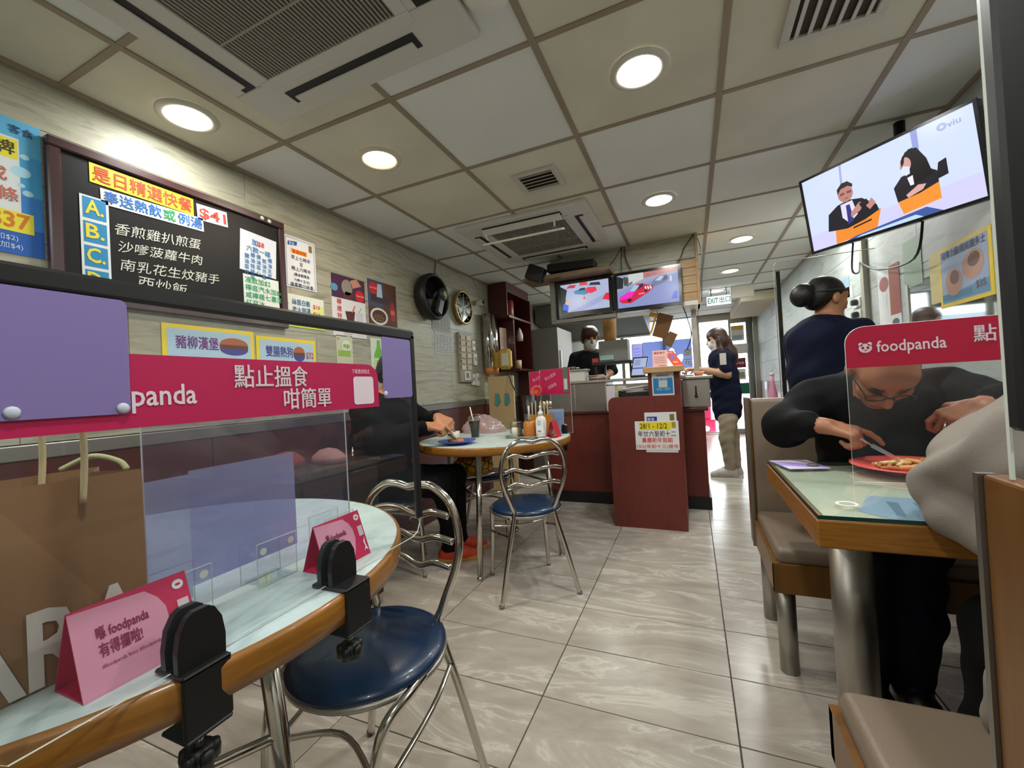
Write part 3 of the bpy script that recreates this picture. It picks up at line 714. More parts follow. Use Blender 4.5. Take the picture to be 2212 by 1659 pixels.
q = MB(); q.bx(-.79, -.66, 3.985, 4.0, 1.285, 1.33); rel(q.build('display', mat('pale_lcd', (150, 190, 180), .3)), t)
q = MB(); q.bx(-.87, -.50, 3.98, 4.18, 1.245, 1.27)
for x in (-.85, -.76, -.52): q.bx(x-.01, x+.01, 4.05, 4.07, 1.10, 1.25)
rel(q.build('rack', M_BLACK), t)
q = MB(); q.bx(-.87, -.81, 4.0, 4.06, 1.272, 1.31); tag(q.build('red_box', mat('small_red', (206, 52, 46), .5)), 'small red box on the black rack behind the counter', 'box')
q = MB(); q.lathe([(.055, 0), (.06, .05), (.068, .24), (.066, .25), (.06, .24), (.052, .01), (.001, .006)], (-.70, 4.08, 1.47), n=20); tag(q.build('amber_jug', mat('amber_plastic', (178, 130, 74), .35), None, True), 'tall amber plastic jug on top of the grey printer box', 'jug')
t = thing('paper_bag', 'brown paper bag with yellow top hanging under the fascia', 'bag', (-.20, 3.85, 1.5))
q = MB(); R = RY(.35) @ RX(.2); q.box((-.20, 3.8, 1.53), (.12, .06, .2), 0, R); rel(q.build('body', mat('kraft_dark', (112, 78, 46), .7)), t)
q = MB(); q.box((-.235, 3.8, 1.62), (.135, .07, .03), 0, R); q.box((-.275, 3.795, 1.55), (.012, .06, .16), 0, R); rel(q.build('yellow_top', mat('bag_yellow', (226, 176, 50), .6)), t)
q = MB(); q.box((-.145, 3.8, 1.41), (.07, .04, .12), 0, RY(.5)); rel(q.build('lower_flap', mat('kraft_dark', (112, 78, 46), .7)), t)
q = MB(); q.tube([(-.235, 3.8, 1.63), (-.24, 3.8, 1.665)], .003); rel(q.build('string', M_BLACK), t)
t = thing('document_tray', 'black tray heaped with white papers behind the host stand', 'tray', (-.42, 3.55, .87))
q = MB(); q.bx(-.52, -.30, 3.25, 3.55, .8715, .885); q.bx(-.52, -.505, 3.25, 3.55, .885, 1.0); q.bx(-.50, -.30, 3.25, 3.265, .885, .985); q.bx(-.315, -.30, 3.265, 3.55, .885, .985); rel(q.build('tray', M_BLACK), t)
q = MB()
for i in range(7): q.box((-.41+random.uniform(-.02, .02), 3.42, .95+.012*i), (.22, .26, .004), 0, RZ(random.uniform(-.3, .3)) @ RY(random.uniform(-.12, .02)))
rel(q.build('paper', mat('tray_paper', (214, 206, 204), .7)), t)
for i, (x, z, c_) in enumerate(((-.62, .955, (212, 204, 210)), (-.58, .945, (196, 190, 150)), (-.55, .95, (206, 200, 196)))):
    q = MB(); q.box((x, 3.5+.04*i, z-.02), (.07, .02, .21), 0, RY(.05*i)); tag(q.build('brochure', mat('brochure_%d' % i, c_, .6)), ('pale pink brochure leaning behind the host stand', 'yellowish brochure leaning behind the host stand', 'cream brochure standing closest to the black tray')[i], 'brochure')
t = thing('cutlery_box', 'white box with a steel ladle tray on the counter', 'box', (-.98, 3.85, 1.10))
q = MB(); q.bx(-1.06, -.90, 3.78, 3.95, 1.10, 1.19); rel(q.build('box', M_WHITE), t)
q = MB(); q.box((-.98, 3.865, 1.20), (.19, .2, .02), 0, None, .004); rel(q.build('tray', M_STEEL), t)
q = MB(); q.lathe([(.001, 0), (.025, .005), (.035, .025), (.034, .027)], (-1.03, 3.85, 1.21), n=16); q.lathe([(.001, 0), (.02, .004), (.028, .02)], (-.98, 3.84, 1.21), n=16); rel(q.build('ladle', M_CHROME, None, True), t)
q = MB()
for i in range(6): q.box((-.80+random.uniform(-.02, .02), 3.84+random.uniform(-.03, .03), 1.11+.006*i), (.14, .09, .005), 0, RZ(random.uniform(-.6, .6)))
tag(q.build('napkin_pile', mat('napkin', (222, 196, 190), .8)), 'loose pile of pale papers on the counter by the white box', 'papers', kind=None)
q = MB(); q.lathe([(.03, 0), (.045, .03), (.04, .035), (.028, .006), (.001, .005)], (.06, 3.85, 1.086), n=16); tag(q.build('orange_bowl', mat('salmon_plastic', (226, 150, 110), .5), None, True), 'small orange bowl at the steel end of the counter', 'bowl')

# ================================================================ kitchen behind the counter
t = thing('refrigerator', 'tall grey refrigerator side with a maroon edge behind the counter', 'refrigerator', (-1.5, 5.1, 0))
q = MB(); q.bx(-1.86, -1.46, 4.85, 5.5, 0, 1.78); rel(q.build('body', mat('fridge_grey', (112, 108, 106), .55)), t)
q = MB(); q.bx(-1.99, -1.865, 4.83, 5.45, 0, 1.80); rel(q.build('edge_panel', M_DRED), t)
q = MB(); q.bx(-1.46, -1.44, 4.9, 4.93, .9, 1.5); rel(q.build('handle', M_STEEL), t)
t = thing('range_hood', 'long dark steel range hood over the kitchen', 'hood', (-1.2, 6.2, 1.9))
q = MB(); q.add([(-2.0, 5.6, 1.98), (-.55, 5.6, 1.98), (-.55, 6.9, 1.80), (-2.0, 6.9, 1.80), (-2.0, 5.6, 2.2), (-.55, 5.6, 2.2), (-.55, 6.9, 2.2), (-2.0, 6.9, 2.2)], [(0, 3, 2, 1), (4, 5, 6, 7), (0, 1, 5, 4), (2, 3, 7, 6), (0, 4, 7, 3), (1, 2, 6, 5)]); rel(q.build('canopy', mat('hood_grey', (96, 94, 84), .5, metal=.4)), t)
q = MB(); q.tube([(-2.0, 6.88, 1.8), (-.55, 6.88, 1.8)], .02, n=6); rel(q.build('lip', M_WHITE), t)
t = thing('fluorescent_lamp', 'glowing fluorescent ceiling lamp in the kitchen', 'ceiling lamp', (-.86, 5.2, 2.1))
q = MB(); q.box((-.86, 5.1, 2.12), (.36, .9, .05), 0, None, .01); rel(q.build('diffuser', mat('tube_glow', (244, 255, 246), .4, emit=9.0)), t)
q = MB(); q.bx(-.95, -.77, 4.9, 5.5, 2.145, CEIL); rel(q.build('mount', M_WHITE), t)
L = bpy.data.lights.new('kitchen_light', 'AREA'); L.shape = 'RECTANGLE'; L.size = .34; L.size_y = .86; L.energy = 16; L.color = (.94, 1, .93)
lo = bpy.data.objects.new('kitchen_light', L); C.objects.link(lo); lo.location = (-.86, 5.2, 2.085); rel(lo, t)
t = thing('work_table', 'steel kitchen work table under the street window', 'table', (-1.1, 6.4, 0))
q = MB(); q.box((-1.1, 6.4, .88), (1.6, .6, .04), 0, None, .006); rel(q.build('top', M_STEEL), t)
for x in (-1.85, -.35):
    for y in (6.15, 6.65):
        q = MB(); q.tube([(x, y, 0), (x, y, .86)], .02); rel(q.build('leg', M_STEEL, None, True), t)
q = MB(); q.bx(-1.8, -.4, 6.2, 6.6, .3, .33); rel(q.build('lower_shelf', M_STEEL), t)
t = thing('glass_partition', 'clear glass partition between the counter and the passage', 'glass panel', (.06, 4.6, 1.09))
q = MB(); q.rect(FRt(4.6, 1.09, .045), 0, 0, .62, .58); rel(q.build('pane', M_GLASS), t)
q = MB(); q.bx(.03, .07, 3.96, 3.99, 1.085, 1.67); q.bx(.03, .07, 4.59, 4.62, 0, 1.67); rel(q.build('post', M_STEEL), t)
# ================================================================ left wall: blackboard and posters
XW = XL+.001
t = thing('blackboard', 'black menu board in a dark wood frame, chalk writing and price strips', 'blackboard', (XL, 1.15, 1.46))
y0, y1, z0, z1 = .69, 1.605, 1.455, 2.033
q = MB(); q.bx(XL+.001, XL+.02, y0+.02, y1-.02, z0+.02, z1-.02); rel(q.build('board', mat('slate_black', (18, 19, 21), .5, spec=.25)), t)
Mfr = mat('frame_mahogany', (58, 28, 30), .35, coat=.3)
for p in ((y0, y1, z0, z0+.036), (y0, y1, z1-.036, z1), (y0, y0+.036, z0+.036, z1-.036), (y1-.036, y1, z0+.036, z1-.036)):
    q = MB(); q.bx(XL+.001, XL+.034, p[0], p[1], p[2], p[3], 0, .005); rel(q.build('frame_rail', Mfr), t)
fb = FL(0, 0, XL+.0205)                      # frame in absolute y,z on the board face
q = MB(); CH = col((214, 216, 206))
def AY(px, py): p = at(px, py, 'x', XL+.02); return p.y, p.z
for s_, (a, b), (a2, b2), hh in (('香煎雞扒煎蛋', (245, 492), (432, 528), .05), ('沙嗲菠蘿牛肉', (253, 530), (435, 562), .048), ('南乳花生炆豬手', (258, 570), (472, 604), .05), ('西炒飯', (296, 608), (402, 628), .055)):
    ya, za = AY(a, b); yb, zb = AY(a2, b2)
    f_ = Fr((XL+.0205, ya, za-.02), (0, yb-ya, (zb-za)))
    q.text(f_, s_, 0, 0, hh, CH, -.004, w=yb-ya, shear=.15)
rel(q.build('chalk_writing'), t)
for i, (yy, zz_) in enumerate(((1.475, 2.016), (1.515, 2.013))):
    q = MB(); q.lathe([(.001, .004), (.009, .003), (.011, 0)], (0, 0, 0), n=14, rot=RY(math.pi/2)); o = q.build('magnet', mat('magnet_white', (210, 222, 208), .4), None, True); o.location = (XL+.0345, yy, zz_); rel(o, t)
# strips stuck on the board: things of their own
def onboard(name, label, ya, za, yb, zb, h, base, art, cat='sign'):
    """sheet with lower left corner (ya,za), lower right (yb,zb)"""
    f_ = Fr((XL+.021, ya, za), (0, yb-ya, zb-za), (0, -(zb-za), yb-ya)); w_ = math.hypot(yb-ya, zb-za)
    return poster(name, label, f_, w_, h, base, art, th=.0015, cat=cat)
p1, p2 = at(193, 392, 'x', XL+.02), at(418, 466, 'x', XL+.02)
onboard('menu_strip', 'yellow strip with red heading characters at the top of the blackboard', p1.y, p1.z, p2.y, p2.z, .074, (238, 222, 40), lambda q, l, f, w, h: l.text(f, '是日精選快餐', .008, .014, .062, col((226, 72, 48)), .028, w=w-.016))
p1, p2 = at(218, 440, 'x', XL+.02), at(440, 501, 'x', XL+.02)
onboard('menu_strip', 'white strip with blue and green characters under the yellow strip', p1.y, p1.z, p2.y, p2.z, .06, (222, 228, 236), lambda q, l, f, w, h: (l.text(f, '奉送熱飲', .008, .012, .05, col((36, 110, 190)), .024, w=w*.52), l.text(f, '或', w*.56, .012, .05, col((40, 160, 90)), .024), l.text(f, '例湯', w*.71, .012, .05, col((36, 110, 190)), .024, w=w*.27)))
p1, p2 = at(427, 474, 'x', XL+.02), at(492, 492, 'x', XL+.02)
onboard('price_strip', 'white price strip reading forty-one dollars in red on the blackboard', p1.y, p1.z, p2.y, p2.z, .072, (206, 216, 220), lambda q, l, f, w, h: l.text(f, '$41', .008, .014, .062, col((226, 70, 60)), .02, w=w-.016))
def abcd(q, l, f, w, h):
    n = 4
    for i, ch in enumerate('DCBA'):
        q.rect(f, .008, i*h/n+.006, w-.008, (i+1)*h/n-.006, col((40, 136, 190)), .0005); l.text(f, ch+'.', .014, i*h/n+.024, .075, col((232, 214, 60)), .02, w=w-.03)
onboard('letter_strip', 'tall strip of yellow letters A to D on blue squares', .772, 1.50, .855, 1.50, .36, (222, 228, 230), abcd)
def addon(q, l, f, w, h):
    B_ = col((60, 130, 196)); l.text(f, '加', w*.3, h-.06, .034, B_, .02); l.text(f, '$8', w*.46, h-.06, .036, col((220, 50, 60)), .02); l.text(f, '六款一碟', w*.16, h-.098, .032, B_, .014, w=w*.66)
    for i, s_ in enumerate(('鹽油菜仔', '蠔油娃娃菜', '蠔油菜心', '鼓油芥蘭', '蠔油生菜')):
        for j, ch in enumerate(s_): l.text(f, ch, .022+i*.031, h-.125-.028*j-(.012 if i in (0, 3) else 0), .025, B_, .008)
onboard('side_dish_list', 'white rounded sheet of blue columns adding eight dollars, on the blackboard', 1.353, 1.725, 1.547, 1.714, .205, (216, 222, 232), addon)
def drinks(q, l, f, w, h):
    for i, s_ in enumerate(('凍飲加$2', '檸底汽水加$6', '咸檸樣七喜加$6', '紅豆冰', '', '汽水')):
        if s_: l.text(f, s_, .008, h-.04-.038*i, .034, col((62, 170, 120)), .014)
onboard('drinks_list', 'white sheet of green drink prices at the lower corner of the blackboard', 1.368, 1.478, 1.56, 1.478, .228, (222, 226, 222), drinks)

def hours(q, l, f, w, h):
    B_ = col((110, 120, 170)); q.rect(f, .008, .008, w-.008, .011, B_, .0004); q.rect(f, .008, h-.011, w-.008, h-.008, B_, .0004); q.rect(f, .008, .008, .011, h-.008, B_, .0004); q.rect(f, w-.011, .008, w-.008, h-.008, B_, .0004)
    q.poly(f, [(.02, h-.055), (.08, h-.045), (.082, h-.022), (.022, h-.032)], col((44, 90, 170)), .0005); q.rect(f, w-.045, h-.062, w-.022, h-.022, col((140, 120, 40)), .0005); q.rect(f, .04, h-.095, .145, h-.068, col((246, 170, 40)), .0005)
    l.text(f, '客食', .028, h-.048, .018, col((220, 226, 240))); l.text(f, '營業時間', .048, h-.091, .023, col((214, 70, 30)), .012)
    K = col((60, 66, 80)); 
    for i, (s_, hh) in enumerate((('早上七時半', .026), ('至', .024), ('晚上六時半', .026), ('(最後截單為', .02), ('六時十五分)', .02), ('逢星期六休息', .026))): l.text(f, s_, w/2, h-.128-.031*i, hh, K, .008, al='c')
poster('opening_hours_notice', 'white sheet of opening hours with a thin blue border beside the blackboard', FL(1.622, 1.70, XW), .205, .29, (232, 234, 240), hours, cat='notice')
def rice(q, l, f, w, h):
    q.poly(f, [(0, 0), (w, 0), (w, h*.5), (0, .02)], col((206, 222, 60)), .0004); q.poly(f, [(0, .02), (w, h*.5), (w, h*.8), (0, h*.3)], col((226, 232, 150)), .0004)
    l.text(f, '絲苗白飯', .025, h-.055, .036, col((48, 110, 176)), .018, w=.12); l.text(f, '$16', .165, h-.062, .034, col((206, 60, 50)), .014)
    l.text(f, '老火例湯', .025, h-.098, .036, col((48, 110, 176)), .018, w=.12); l.text(f, '$16', .165, h-.105, .034, col((206, 60, 50)), .014)
poster('rice_price_sheet', 'white and lime sheet pricing plain rice and soup below the opening hours', FL(1.628, 1.475, XW), .245, .185, (228, 232, 222), rice, cat='poster')
def coke1(q, l, f, w, h):
    q.rect(f, 0, h*.62, w, h, col((74, 36, 70)), .0004); q.ell(f, w*.45, h*.82, w*.16, h*.13, col((150, 140, 130)), .0006); q.poly(f, [(w*.55, h*.95), (w*.75, h), (w*.9, h*.9), (w*.6, h*.82)], col((196, 140, 120)), .0006)
    q.ell(f, w*.08, h*.78, w*.10, h*.06, col((90, 150, 190)), .0007); q.poly(f, [(w*.3, h*.62), (w*.6, h*.62), (w*.65, h*.74), (w*.4, h*.75)], col((96, 46, 50)), .0006)
    q.ell(f, w*.83, h*.72, w*.14, w*.14, col((206, 30, 40)), .0008); l.text(f, 'Coca-Cola', w*.72, h*.71, .018, col((240, 230, 230)), 0, w=w*.23, c=.0012, shear=.2)
    for i, ch in enumerate('檸樣特飲'): l.text(f, ch, w*.13, h*.52-i*.045, .04, col((220, 60, 70)), .014)
    q.poly(f, [(w*.36, h*.42), (w*.66, h*.44), (w*.60, h*.2), (w*.44, h*.19)], col((88, 40, 34)), .0006); q.poly(f, [(w*.68, h*.42), (w*.92, h*.44), (w*.86, h*.2), (w*.70, h*.2)], col((206, 206, 218)), .0006)
    q.poly(f, [(w*.7, h*.25), (w*.86, h*.25), (w*.85, h*.21), (w*.71, h*.2)], col((226, 214, 130)), .0008); q.poly(f, [(w*.56, h*.42), (w*.60, h*.42), (w*.68, h*.54), (w*.65, h*.54)], col((220, 70, 80)), .0008); q.poly(f, [(w*.76, h*.43), (w*.79, h*.43), (w*.88, h*.53), (w*.86, h*.53)], col((120, 190, 90)), .0008)
    q.ell(f, w*.42, h*.08, w*.13, w*.11, col((206, 196, 196)), .0006)
poster('cola_poster', 'white and purple cola poster with two iced drinks', FL(1.938, 1.455, XW), .29, .395, (226, 226, 230), coke1)
def coke2(q, l, f, w, h):
    q.rect(f, 0, h*.18, w, h, col((88, 54, 38)), .0004); q.poly(f, [(0, h*.5), (w*.5, h*.52), (w*.55, h), (0, h)], col((70, 76, 100)), .0005); q.poly(f, [(w*.1, h*.6), (w*.7, h*.58), (w*.7, h*.72), (w*.1, h*.74)], col((60, 46, 64)), .0006)
    q.poly(f, [(w*.3, h*.7), (w*.5, h*.7), (w*.48, h*.95), (w*.34, h*.95)], col((190, 200, 214)), .0007)
    q.ell(f, w*.19, h*.85, w*.14, w*.14, col((206, 30, 40)), .0009); l.text(f, 'Coca-Cola', w*.08, h*.84, .018, col((240, 230, 230)), 0, w=w*.23, c=.0013, shear=.2)
    q.ell(f, w*.36, h*.34, w*.30, h*.16, col((222, 218, 214)), .0008); q.ell(f, w*.36, h*.34, w*.24, h*.12, col((78, 48, 34)), .0009)
    for k in range(10): q.ell(f, w*(.2+.032*k), h*(.31+.05*math.sin(k*2.1)), w*.04, h*.012, col((150, 104, 62)), .0010)
    q.poly(f, [(w*.76, h*.3), (w*.92, h*.3), (w*.93, h*.52), (w*.87, h*.66), (w*.81, h*.66), (w*.75, h*.52)], col((176, 40, 40)), .0008); q.rect(f, w*.77, h*.42, w*.92, h*.5, col((206, 110, 100)), .0010)
    l.text(f, '手工特飲', w*.55, h*.10, .03, col((60, 60, 70)), .008, w=w*.4); l.text(f, '$12', w*.1, h*.06, .03, col((60, 60, 70)), .008)
poster('cola_poster', 'dark brown cola poster with a bowl of noodles', FL(2.255, 1.50, XW), .305, .385, (224, 224, 228), coke2)
def bluemenu(q, l, f, w, h):
    q.rect(f, 0, 0, w, h*.2, col((38, 96, 186)), .0004); q.rect(f, 0, h*.2, w, h*.45, col((56, 130, 206)), .0004); q.rect(f, 0, h*.45, w, h*.75, col((70, 160, 214)), .0004)
    q.rect(f, .0, h*.26, w-.052, h*.86, col((220, 226, 228)), .0006); q.rect(f, w-.30, h*.70, w-.056, h*.845, col((236, 220, 60)), .0008); q.rect(f, w-.30, h*.165, w-.024, h*.315, col((236, 220, 60)), .0008)
    l.text(f, '香雞牌', w-.063, h*.735, .05, col((70, 70, 40)), .018, al='r'); l.text(f, '配飯或', w-.082, h*.53, .05, col((206, 110, 90)), .014, al='r'); l.text(f, '幼麵條', w-.058, h*.39, .05, col((206, 110, 90)), .014, al='r')
    l.text(f, '$37', w-.032, h*.195, .07, col((214, 120, 40)), .02, w=.095, al='r'); l.text(f, '客食', w-.075, h*.90, .03, col((40, 70, 110)), .006)
    l.text(f, '(凍飲加$2)', w-.062, h*.10, .022, col((200, 216, 240)), .004, al='r'); l.text(f, '(套餐加$4)', w-.052, h*.04, .022, col((200, 216, 240)), .004, al='r')
    for a, b, r in ((.05, .62, .018), (.035, .47, .01), (.07, .4, .008), (.04, .74, .009), (.05, .52, .007)): q.ell(f, w-a, h*b, r*1.3, r, col((176, 220, 240)), .0008); 
poster('drinks_poster', 'blue menu poster with water drops next to the blackboard', FL(.30, 1.595, XW), .385, .455, (92, 176, 220), bluemenu)
def burger(q, l, f, w, h, txt, price, red):
    q.rect(f, .018, .018, w-.018, h-.018, col((176, 206, 230)), .0005)
    l.text(f, txt, .05, h-.10, .062, col(red), .02, w=w*.44)
    cx_, rw = (w*.69, w*.10) if price else (w*.75, w*.17); q.ell(f, cx_, h-.075, rw, .034, col((176, 96, 58)), .0008, t0=0, t1=180); q.rect(f, cx_-rw, h-.095, cx_+rw, h-.075, col((96, 52, 36)), .0008); q.ell(f, cx_, h-.095, rw, .03, col((62, 60, 150)), .0008, t0=180, t1=360)
    if price: l.text(f, price, w*.81, h-.105, .05, col((200, 50, 50)), .018, w=w*.14)
poster('burger_sign', 'yellow bordered sign for a pork burger behind the table divider', FL(1.02, 1.12, XW), .40, .30, (240, 214, 40), lambda q, l, f, w, h: burger(q, l, f, w, h, '豬柳漢堡', None, (112, 40, 130)))
poster('hot_dog_sign', 'yellow bordered sign for a double hot dog at thirty-two dollars', FL(1.432, 1.13, XW), .365, .275, (240, 214, 40), lambda q, l, f, w, h: burger(q, l, f, w, h, '雙腸熱狗', '$32', (58, 52, 150)))
def orice(q, l, f, w, h):
    q.ell(f, w*.62, h*.66, w*.28, w*.28, col((226, 232, 210)), .0005); l.text(f, 'ep', w*.4, h*.6, .045, col((110, 170, 60)), .02, w=w*.42); q.rect(f, .01, h*.3, w-.02, h*.5, col((150, 190, 80)), .0006); l.text(f, 'O', .008, h-.03, .02, col((90, 90, 70)))
poster('green_sticker', 'small beige sticker with a round green mark below the cola posters', FL(1.957, 1.27, XW), .135, .19, (206, 206, 178), orice, cat='sticker')
def gbottle(q, l, f, w, h):
    q.poly(f, [(w*.2, .02), (w*.8, .02), (w*.82, h*.62), (w*.62, h*.8), (w*.6, h*.96), (w*.4, h*.96), (w*.38, h*.8), (w*.18, h*.62)], col((110, 190, 60)), .0005); q.rect(f, w*.2, h*.3, w*.8, h*.55, col((206, 230, 170)), .0007); l.text(f, '可', w*.3, h*.36, .05, col((70, 150, 50)))
poster('green_tea_poster', 'narrow poster of a green tea bottle behind the lilac film', FL(2.262, 1.16, XW), .155, .31, (222, 230, 214), gbottle)
def lines(n, c=(120, 124, 130)):
    def g(q, l, f, w, h):
        for i in range(n):
            for j in range(5):
                a = .02+j*(w-.03)/5; q.rect(f, a, .02+i*(h-.04)/n, a+(w/5)*random.uniform(.4, .85), .02+i*(h-.04)/n+.006, col(c), .0004)
    return g
poster('price_list_sheet', 'grey printed list pinned below the wall fan, upper of two sheets', FL(3.03, 1.61, XW), .30, .235, (168, 168, 160), lines(12), cat='sheet')
poster('price_list_sheet', 'pale printed list under the other sheet below the wall fan', FL(3.055, 1.40, XW), .30, .205, (184, 184, 180), lines(9), cat='sheet')

# wall fan
t = thing('wall_fan', 'black round wall fan with a light green centre button', 'fan', (XL, 2.93, 1.86))
fr = FL(2.94, 1.865, XL)
q = MB(); q.lathe([(.165, 0), (.19, .03), (.195, .09), (.175, .12), (.165, .11), (.165, .03)], (XL+.01, 2.94, 1.865), n=36, rot=RY(math.pi/2), ring=True); rel(q.build('housing', M_BLACK, None, True), t)
q = MB(); q.lathe([(.001, .03), (.16, .03), (.16, .02)], (XL+.01, 2.94, 1.865), n=32, rot=RY(math.pi/2)); rel(q.build('back_disc', mat('fan_back', (26, 27, 28), .5), None, True), t)
for k in range(3):
    q = MB(); R = RX(k*2.094+.5); q.box(Vector((XL+.075, 2.94, 1.865))+R @ Vector((0, .08, 0)), (.006, .13, .055), 0, R @ RY(.5), .002); rel(q.build('blade', M_BLACK), t)
q = MB(); q.box((XL+.135, 2.965, 1.80), (.035, .085, .20), 0, RX(-.42), .015); rel(q.build('centre_arm', mat('fan_arm', (44, 42, 46), .4)), t)
q = MB(); q.lathe([(.055, 0), (.055, .03), (.03, .036), (.001, .037)], (XL+.13, 3.0, 1.89), n=24, rot=RY(math.pi/2)); rel(q.build('hub', mat('fan_arm', (44, 42, 46), .4), None, True), t)
q = MB(); q.lathe([(.028, 0), (.026, .006), (.001, .008)], (XL+.166, 3.0, 1.89), n=20, rot=RY(math.pi/2)); rel(q.build('button', mat('button_green', (140, 164, 112), .5), None, True), t)
q = MB(); q.bx(XL, XL+.03, 2.86, 3.02, 1.80, 1.93); rel(q.build('wall_mount', M_BLACK), t)
cable('cable rising from the wall fan to the ceiling', [(XL+.03, 3.05, 2.05), (XL+.012, 3.1, 2.12), (XL+.012, 3.12, 2.23)], .004)
# oval clock
t = thing('wall_clock', 'round gold rimmed wall clock beside the fan', 'clock', (XL, 3.53, 1.87))
q = MB(); q.lathe([(.155, .005), (.165, .03), (.165, .05), (.15, .055), (.145, .045)], (XL, 3.53, 1.875), n=40, rot=RY(math.pi/2), ring=True); rel(q.build('rim', mat('old_gold', (168, 146, 92), .28, metal=.8), None, True), t)
q = MB(); q.lathe([(.001, .042), (.147, .042)], (XL, 3.53, 1.875), n=32, rot=RY(math.pi/2)); rel(q.build('dial', mat('clock_glass', (70, 70, 62), .08, spec=.8)), t)
fr = FL(3.53, 1.875, XL+.043); q = MB(); q.poly(fr, [(-.004, 0), (.004, 0), (.002, .11), (-.002, .11)], M_WHITE, .001); q.poly(fr, [(0, -.004), (.07, .03), (.07, .036), (0, .004)], M_WHITE, .001)
for k in range(12): a = k*math.pi/6; q.ell(fr, .125*math.sin(a), .125*math.cos(a), .006, .006, M_WHITE, .001, 8)
rel(q.build('hands', M_WHITE), t)
t = thing('security_camera', 'small white security camera on the wall by the clock', 'camera', (XL, 3.86, 1.97))
q = MB(); q.box((XL+.05, 3.86, 1.975), (.07, .05, .05), 0, None, .012); rel(q.build('body', M_WHITE), t)
q = MB(); q.lathe([(.018, 0), (.018, .012), (.001, .012)], (XL+.085, 3.86, 1.975), n=14, rot=RY(math.pi/2)); rel(q.build('lens', M_BLACKG, None, True), t)
q = MB(); q.tube([(XL, 3.86, 2.0), (XL+.04, 3.86, 1.98)], .01); rel(q.build('bracket', M_WHITE, None, True), t)
cable('thin pale cable looping from the security camera to the ceiling', [(XL+.03, 3.86, 2.0), (XL+.02, 3.9, 2.09), (XL+.015, 3.82, 2.2), (XL+.015, 3.75, 2.235)], .003, mat('cable_pale', (150, 142, 122), .5))
# switch panel with slips of paper
t = thing('notice_panel', 'grey panel with pinned paper slips and switches', 'panel', (XL, 3.55, 1.15))
q = MB(); q.bx(XL+.001, XL+.03, 3.43, 3.665, 1.15, 1.63, 0, .004); rel(q.build('board', mat('panel_grey', (150, 144, 128), .5)), t)
random.seed(3)
for i in range(6):
    for j in range(2):
        q = MB(); a = 3.445+.11*j+random.uniform(-.004, .004); z = 1.27+.058*i
        fr = Fr((XL+.033, a, z), (0, 1, random.uniform(-.08, .08)), (.12, 0, 1)); q.plate(fr, [(0, 0), (.085, 0), (.085, .044), (0, .044)], .001, col((206, 186, 164) if (i+j) % 3 else (216, 206, 190)), .002); rel(q.build('paper_slip'), t)
q = MB(); fr = FL(3.49, 1.17, XL+.032); q.plate(fr, [(0, 0), (.12, 0), (.12, .085), (0, .085)], .002, col((206, 206, 196)), .003); q.rect(fr, .03, .02, .085, .07, col((120, 120, 110)), .004); rel(q.build('switch_plate'), t)
for i, (y, z, h, lb) in enumerate(((3.70, 1.47, .10, 'small white remote control hanging by the cup dispensers'), (3.72, 1.32, .12, 'grey wall switch below the hanging remote control'), (3.66, 1.12, .11, 'white switch box low on the wall beside the panel'), (3.75, 1.11, .13, 'taller white switch box next to the low one'))):
    q = MB(); q.bx(XL+.001, XL+.025, y, y+.06, z, z+h, 0, .004); o = q.build('wall_switch', M_WHITE); tag(o, lb, 'switch')
    q = MB(); q.bx(XL+.025, XL+.03, y+.02, y+.04, z+h*.4, z+h*.7); b = q.build('rocker', mat('rocker_grey', (150, 148, 140), .5)); b.parent = o
# cup dispensers, calendar, yellow dispenser, wall cabinet
for i, (y, lb) in enumerate(((3.96, 'steel cup dispenser tube on the wall, nearer one'), (4.09, 'steel cup dispenser tube on the wall beside the calendar'))):
    t = thing('cup_dispenser', lb, 'dispenser', (XL+.07, y, 1.27))
    q = MB(); q.tube([(XL+.07, y, 1.3), (XL+.07, y, 1.87)], .055, n=20); rel(q.build('tube', M_CHROME, None, True), t)
    q = MB(); q.lathe([(.04, 0), (.05, .075), (.046, .075), (.038, .002)], (XL+.07, y, 1.23), n=18); rel(q.build('paper_cup', mat('cup_orange', (206, 130, 66), .5), None, True), t)
    if i == 0:
        q = MB(); q.box((XL+.128, y-.02, 1.60), (.004, .08, .10)); rel(q.build('sticker', col((150, 150, 160))), t)
fr = Fr((XL+.10, 4.20, 1.48), (.35, 1, 0)); poster('calendar', 'pinkish wall calendar sheet next to the cup dispensers', fr, .13, .27, (222, 190, 172), lambda q, l, f, w, h: [q.rect(f, .012+.016*j, .06+.02*i, .020+.016*j, .067+.02*i, col((110, 90, 84)), .0005) for i in range(6) for j in range(7)], cat='calendar')
t = thing('tissue_dispenser', 'yellow rounded tissue dispenser on the wall under the calendar', 'dispenser', (XL+.12, 4.15, 1.26))
q = MB(); q.box((-1.80, 4.03, 1.38), (.14, .10, .22), 0, None, .03); rel(q.build('body', mat('mustard_plastic', (196, 160, 78), .4)), t)
q = MB(); q.box((-1.785, 3.978, 1.375), (.07, .006, .13), 0, None, .002); rel(q.build('window', mat('pale_window', (210, 214, 190), .3)), t)
q = MB(); q.bx(XL, -1.86, 4.018, 4.032, 1.3, 1.46); rel(q.build('bracket', mat('mustard_plastic', (196, 160, 78), .4)), t)
t = thing('wall_cabinet', 'dark red open wall cabinet holding a red tin', 'cabinet', (XL, 4.6, 1.3))
q = MB(); q.bx(-2.02, -1.80, 4.15, 4.17, 1.86, 2.235); rel(q.build('side_panel', M_DRED), t)
q = MB(); q.bx(-2.02, -1.80, 4.17, 4.82, 2.13, 2.235); rel(q.build('top_panel', M_DRED), t)
q = MB(); q.bx(-2.02, -1.78, 4.15, 4.82, 1.845, 1.868); rel(q.build('shelf', M_DRED), t)
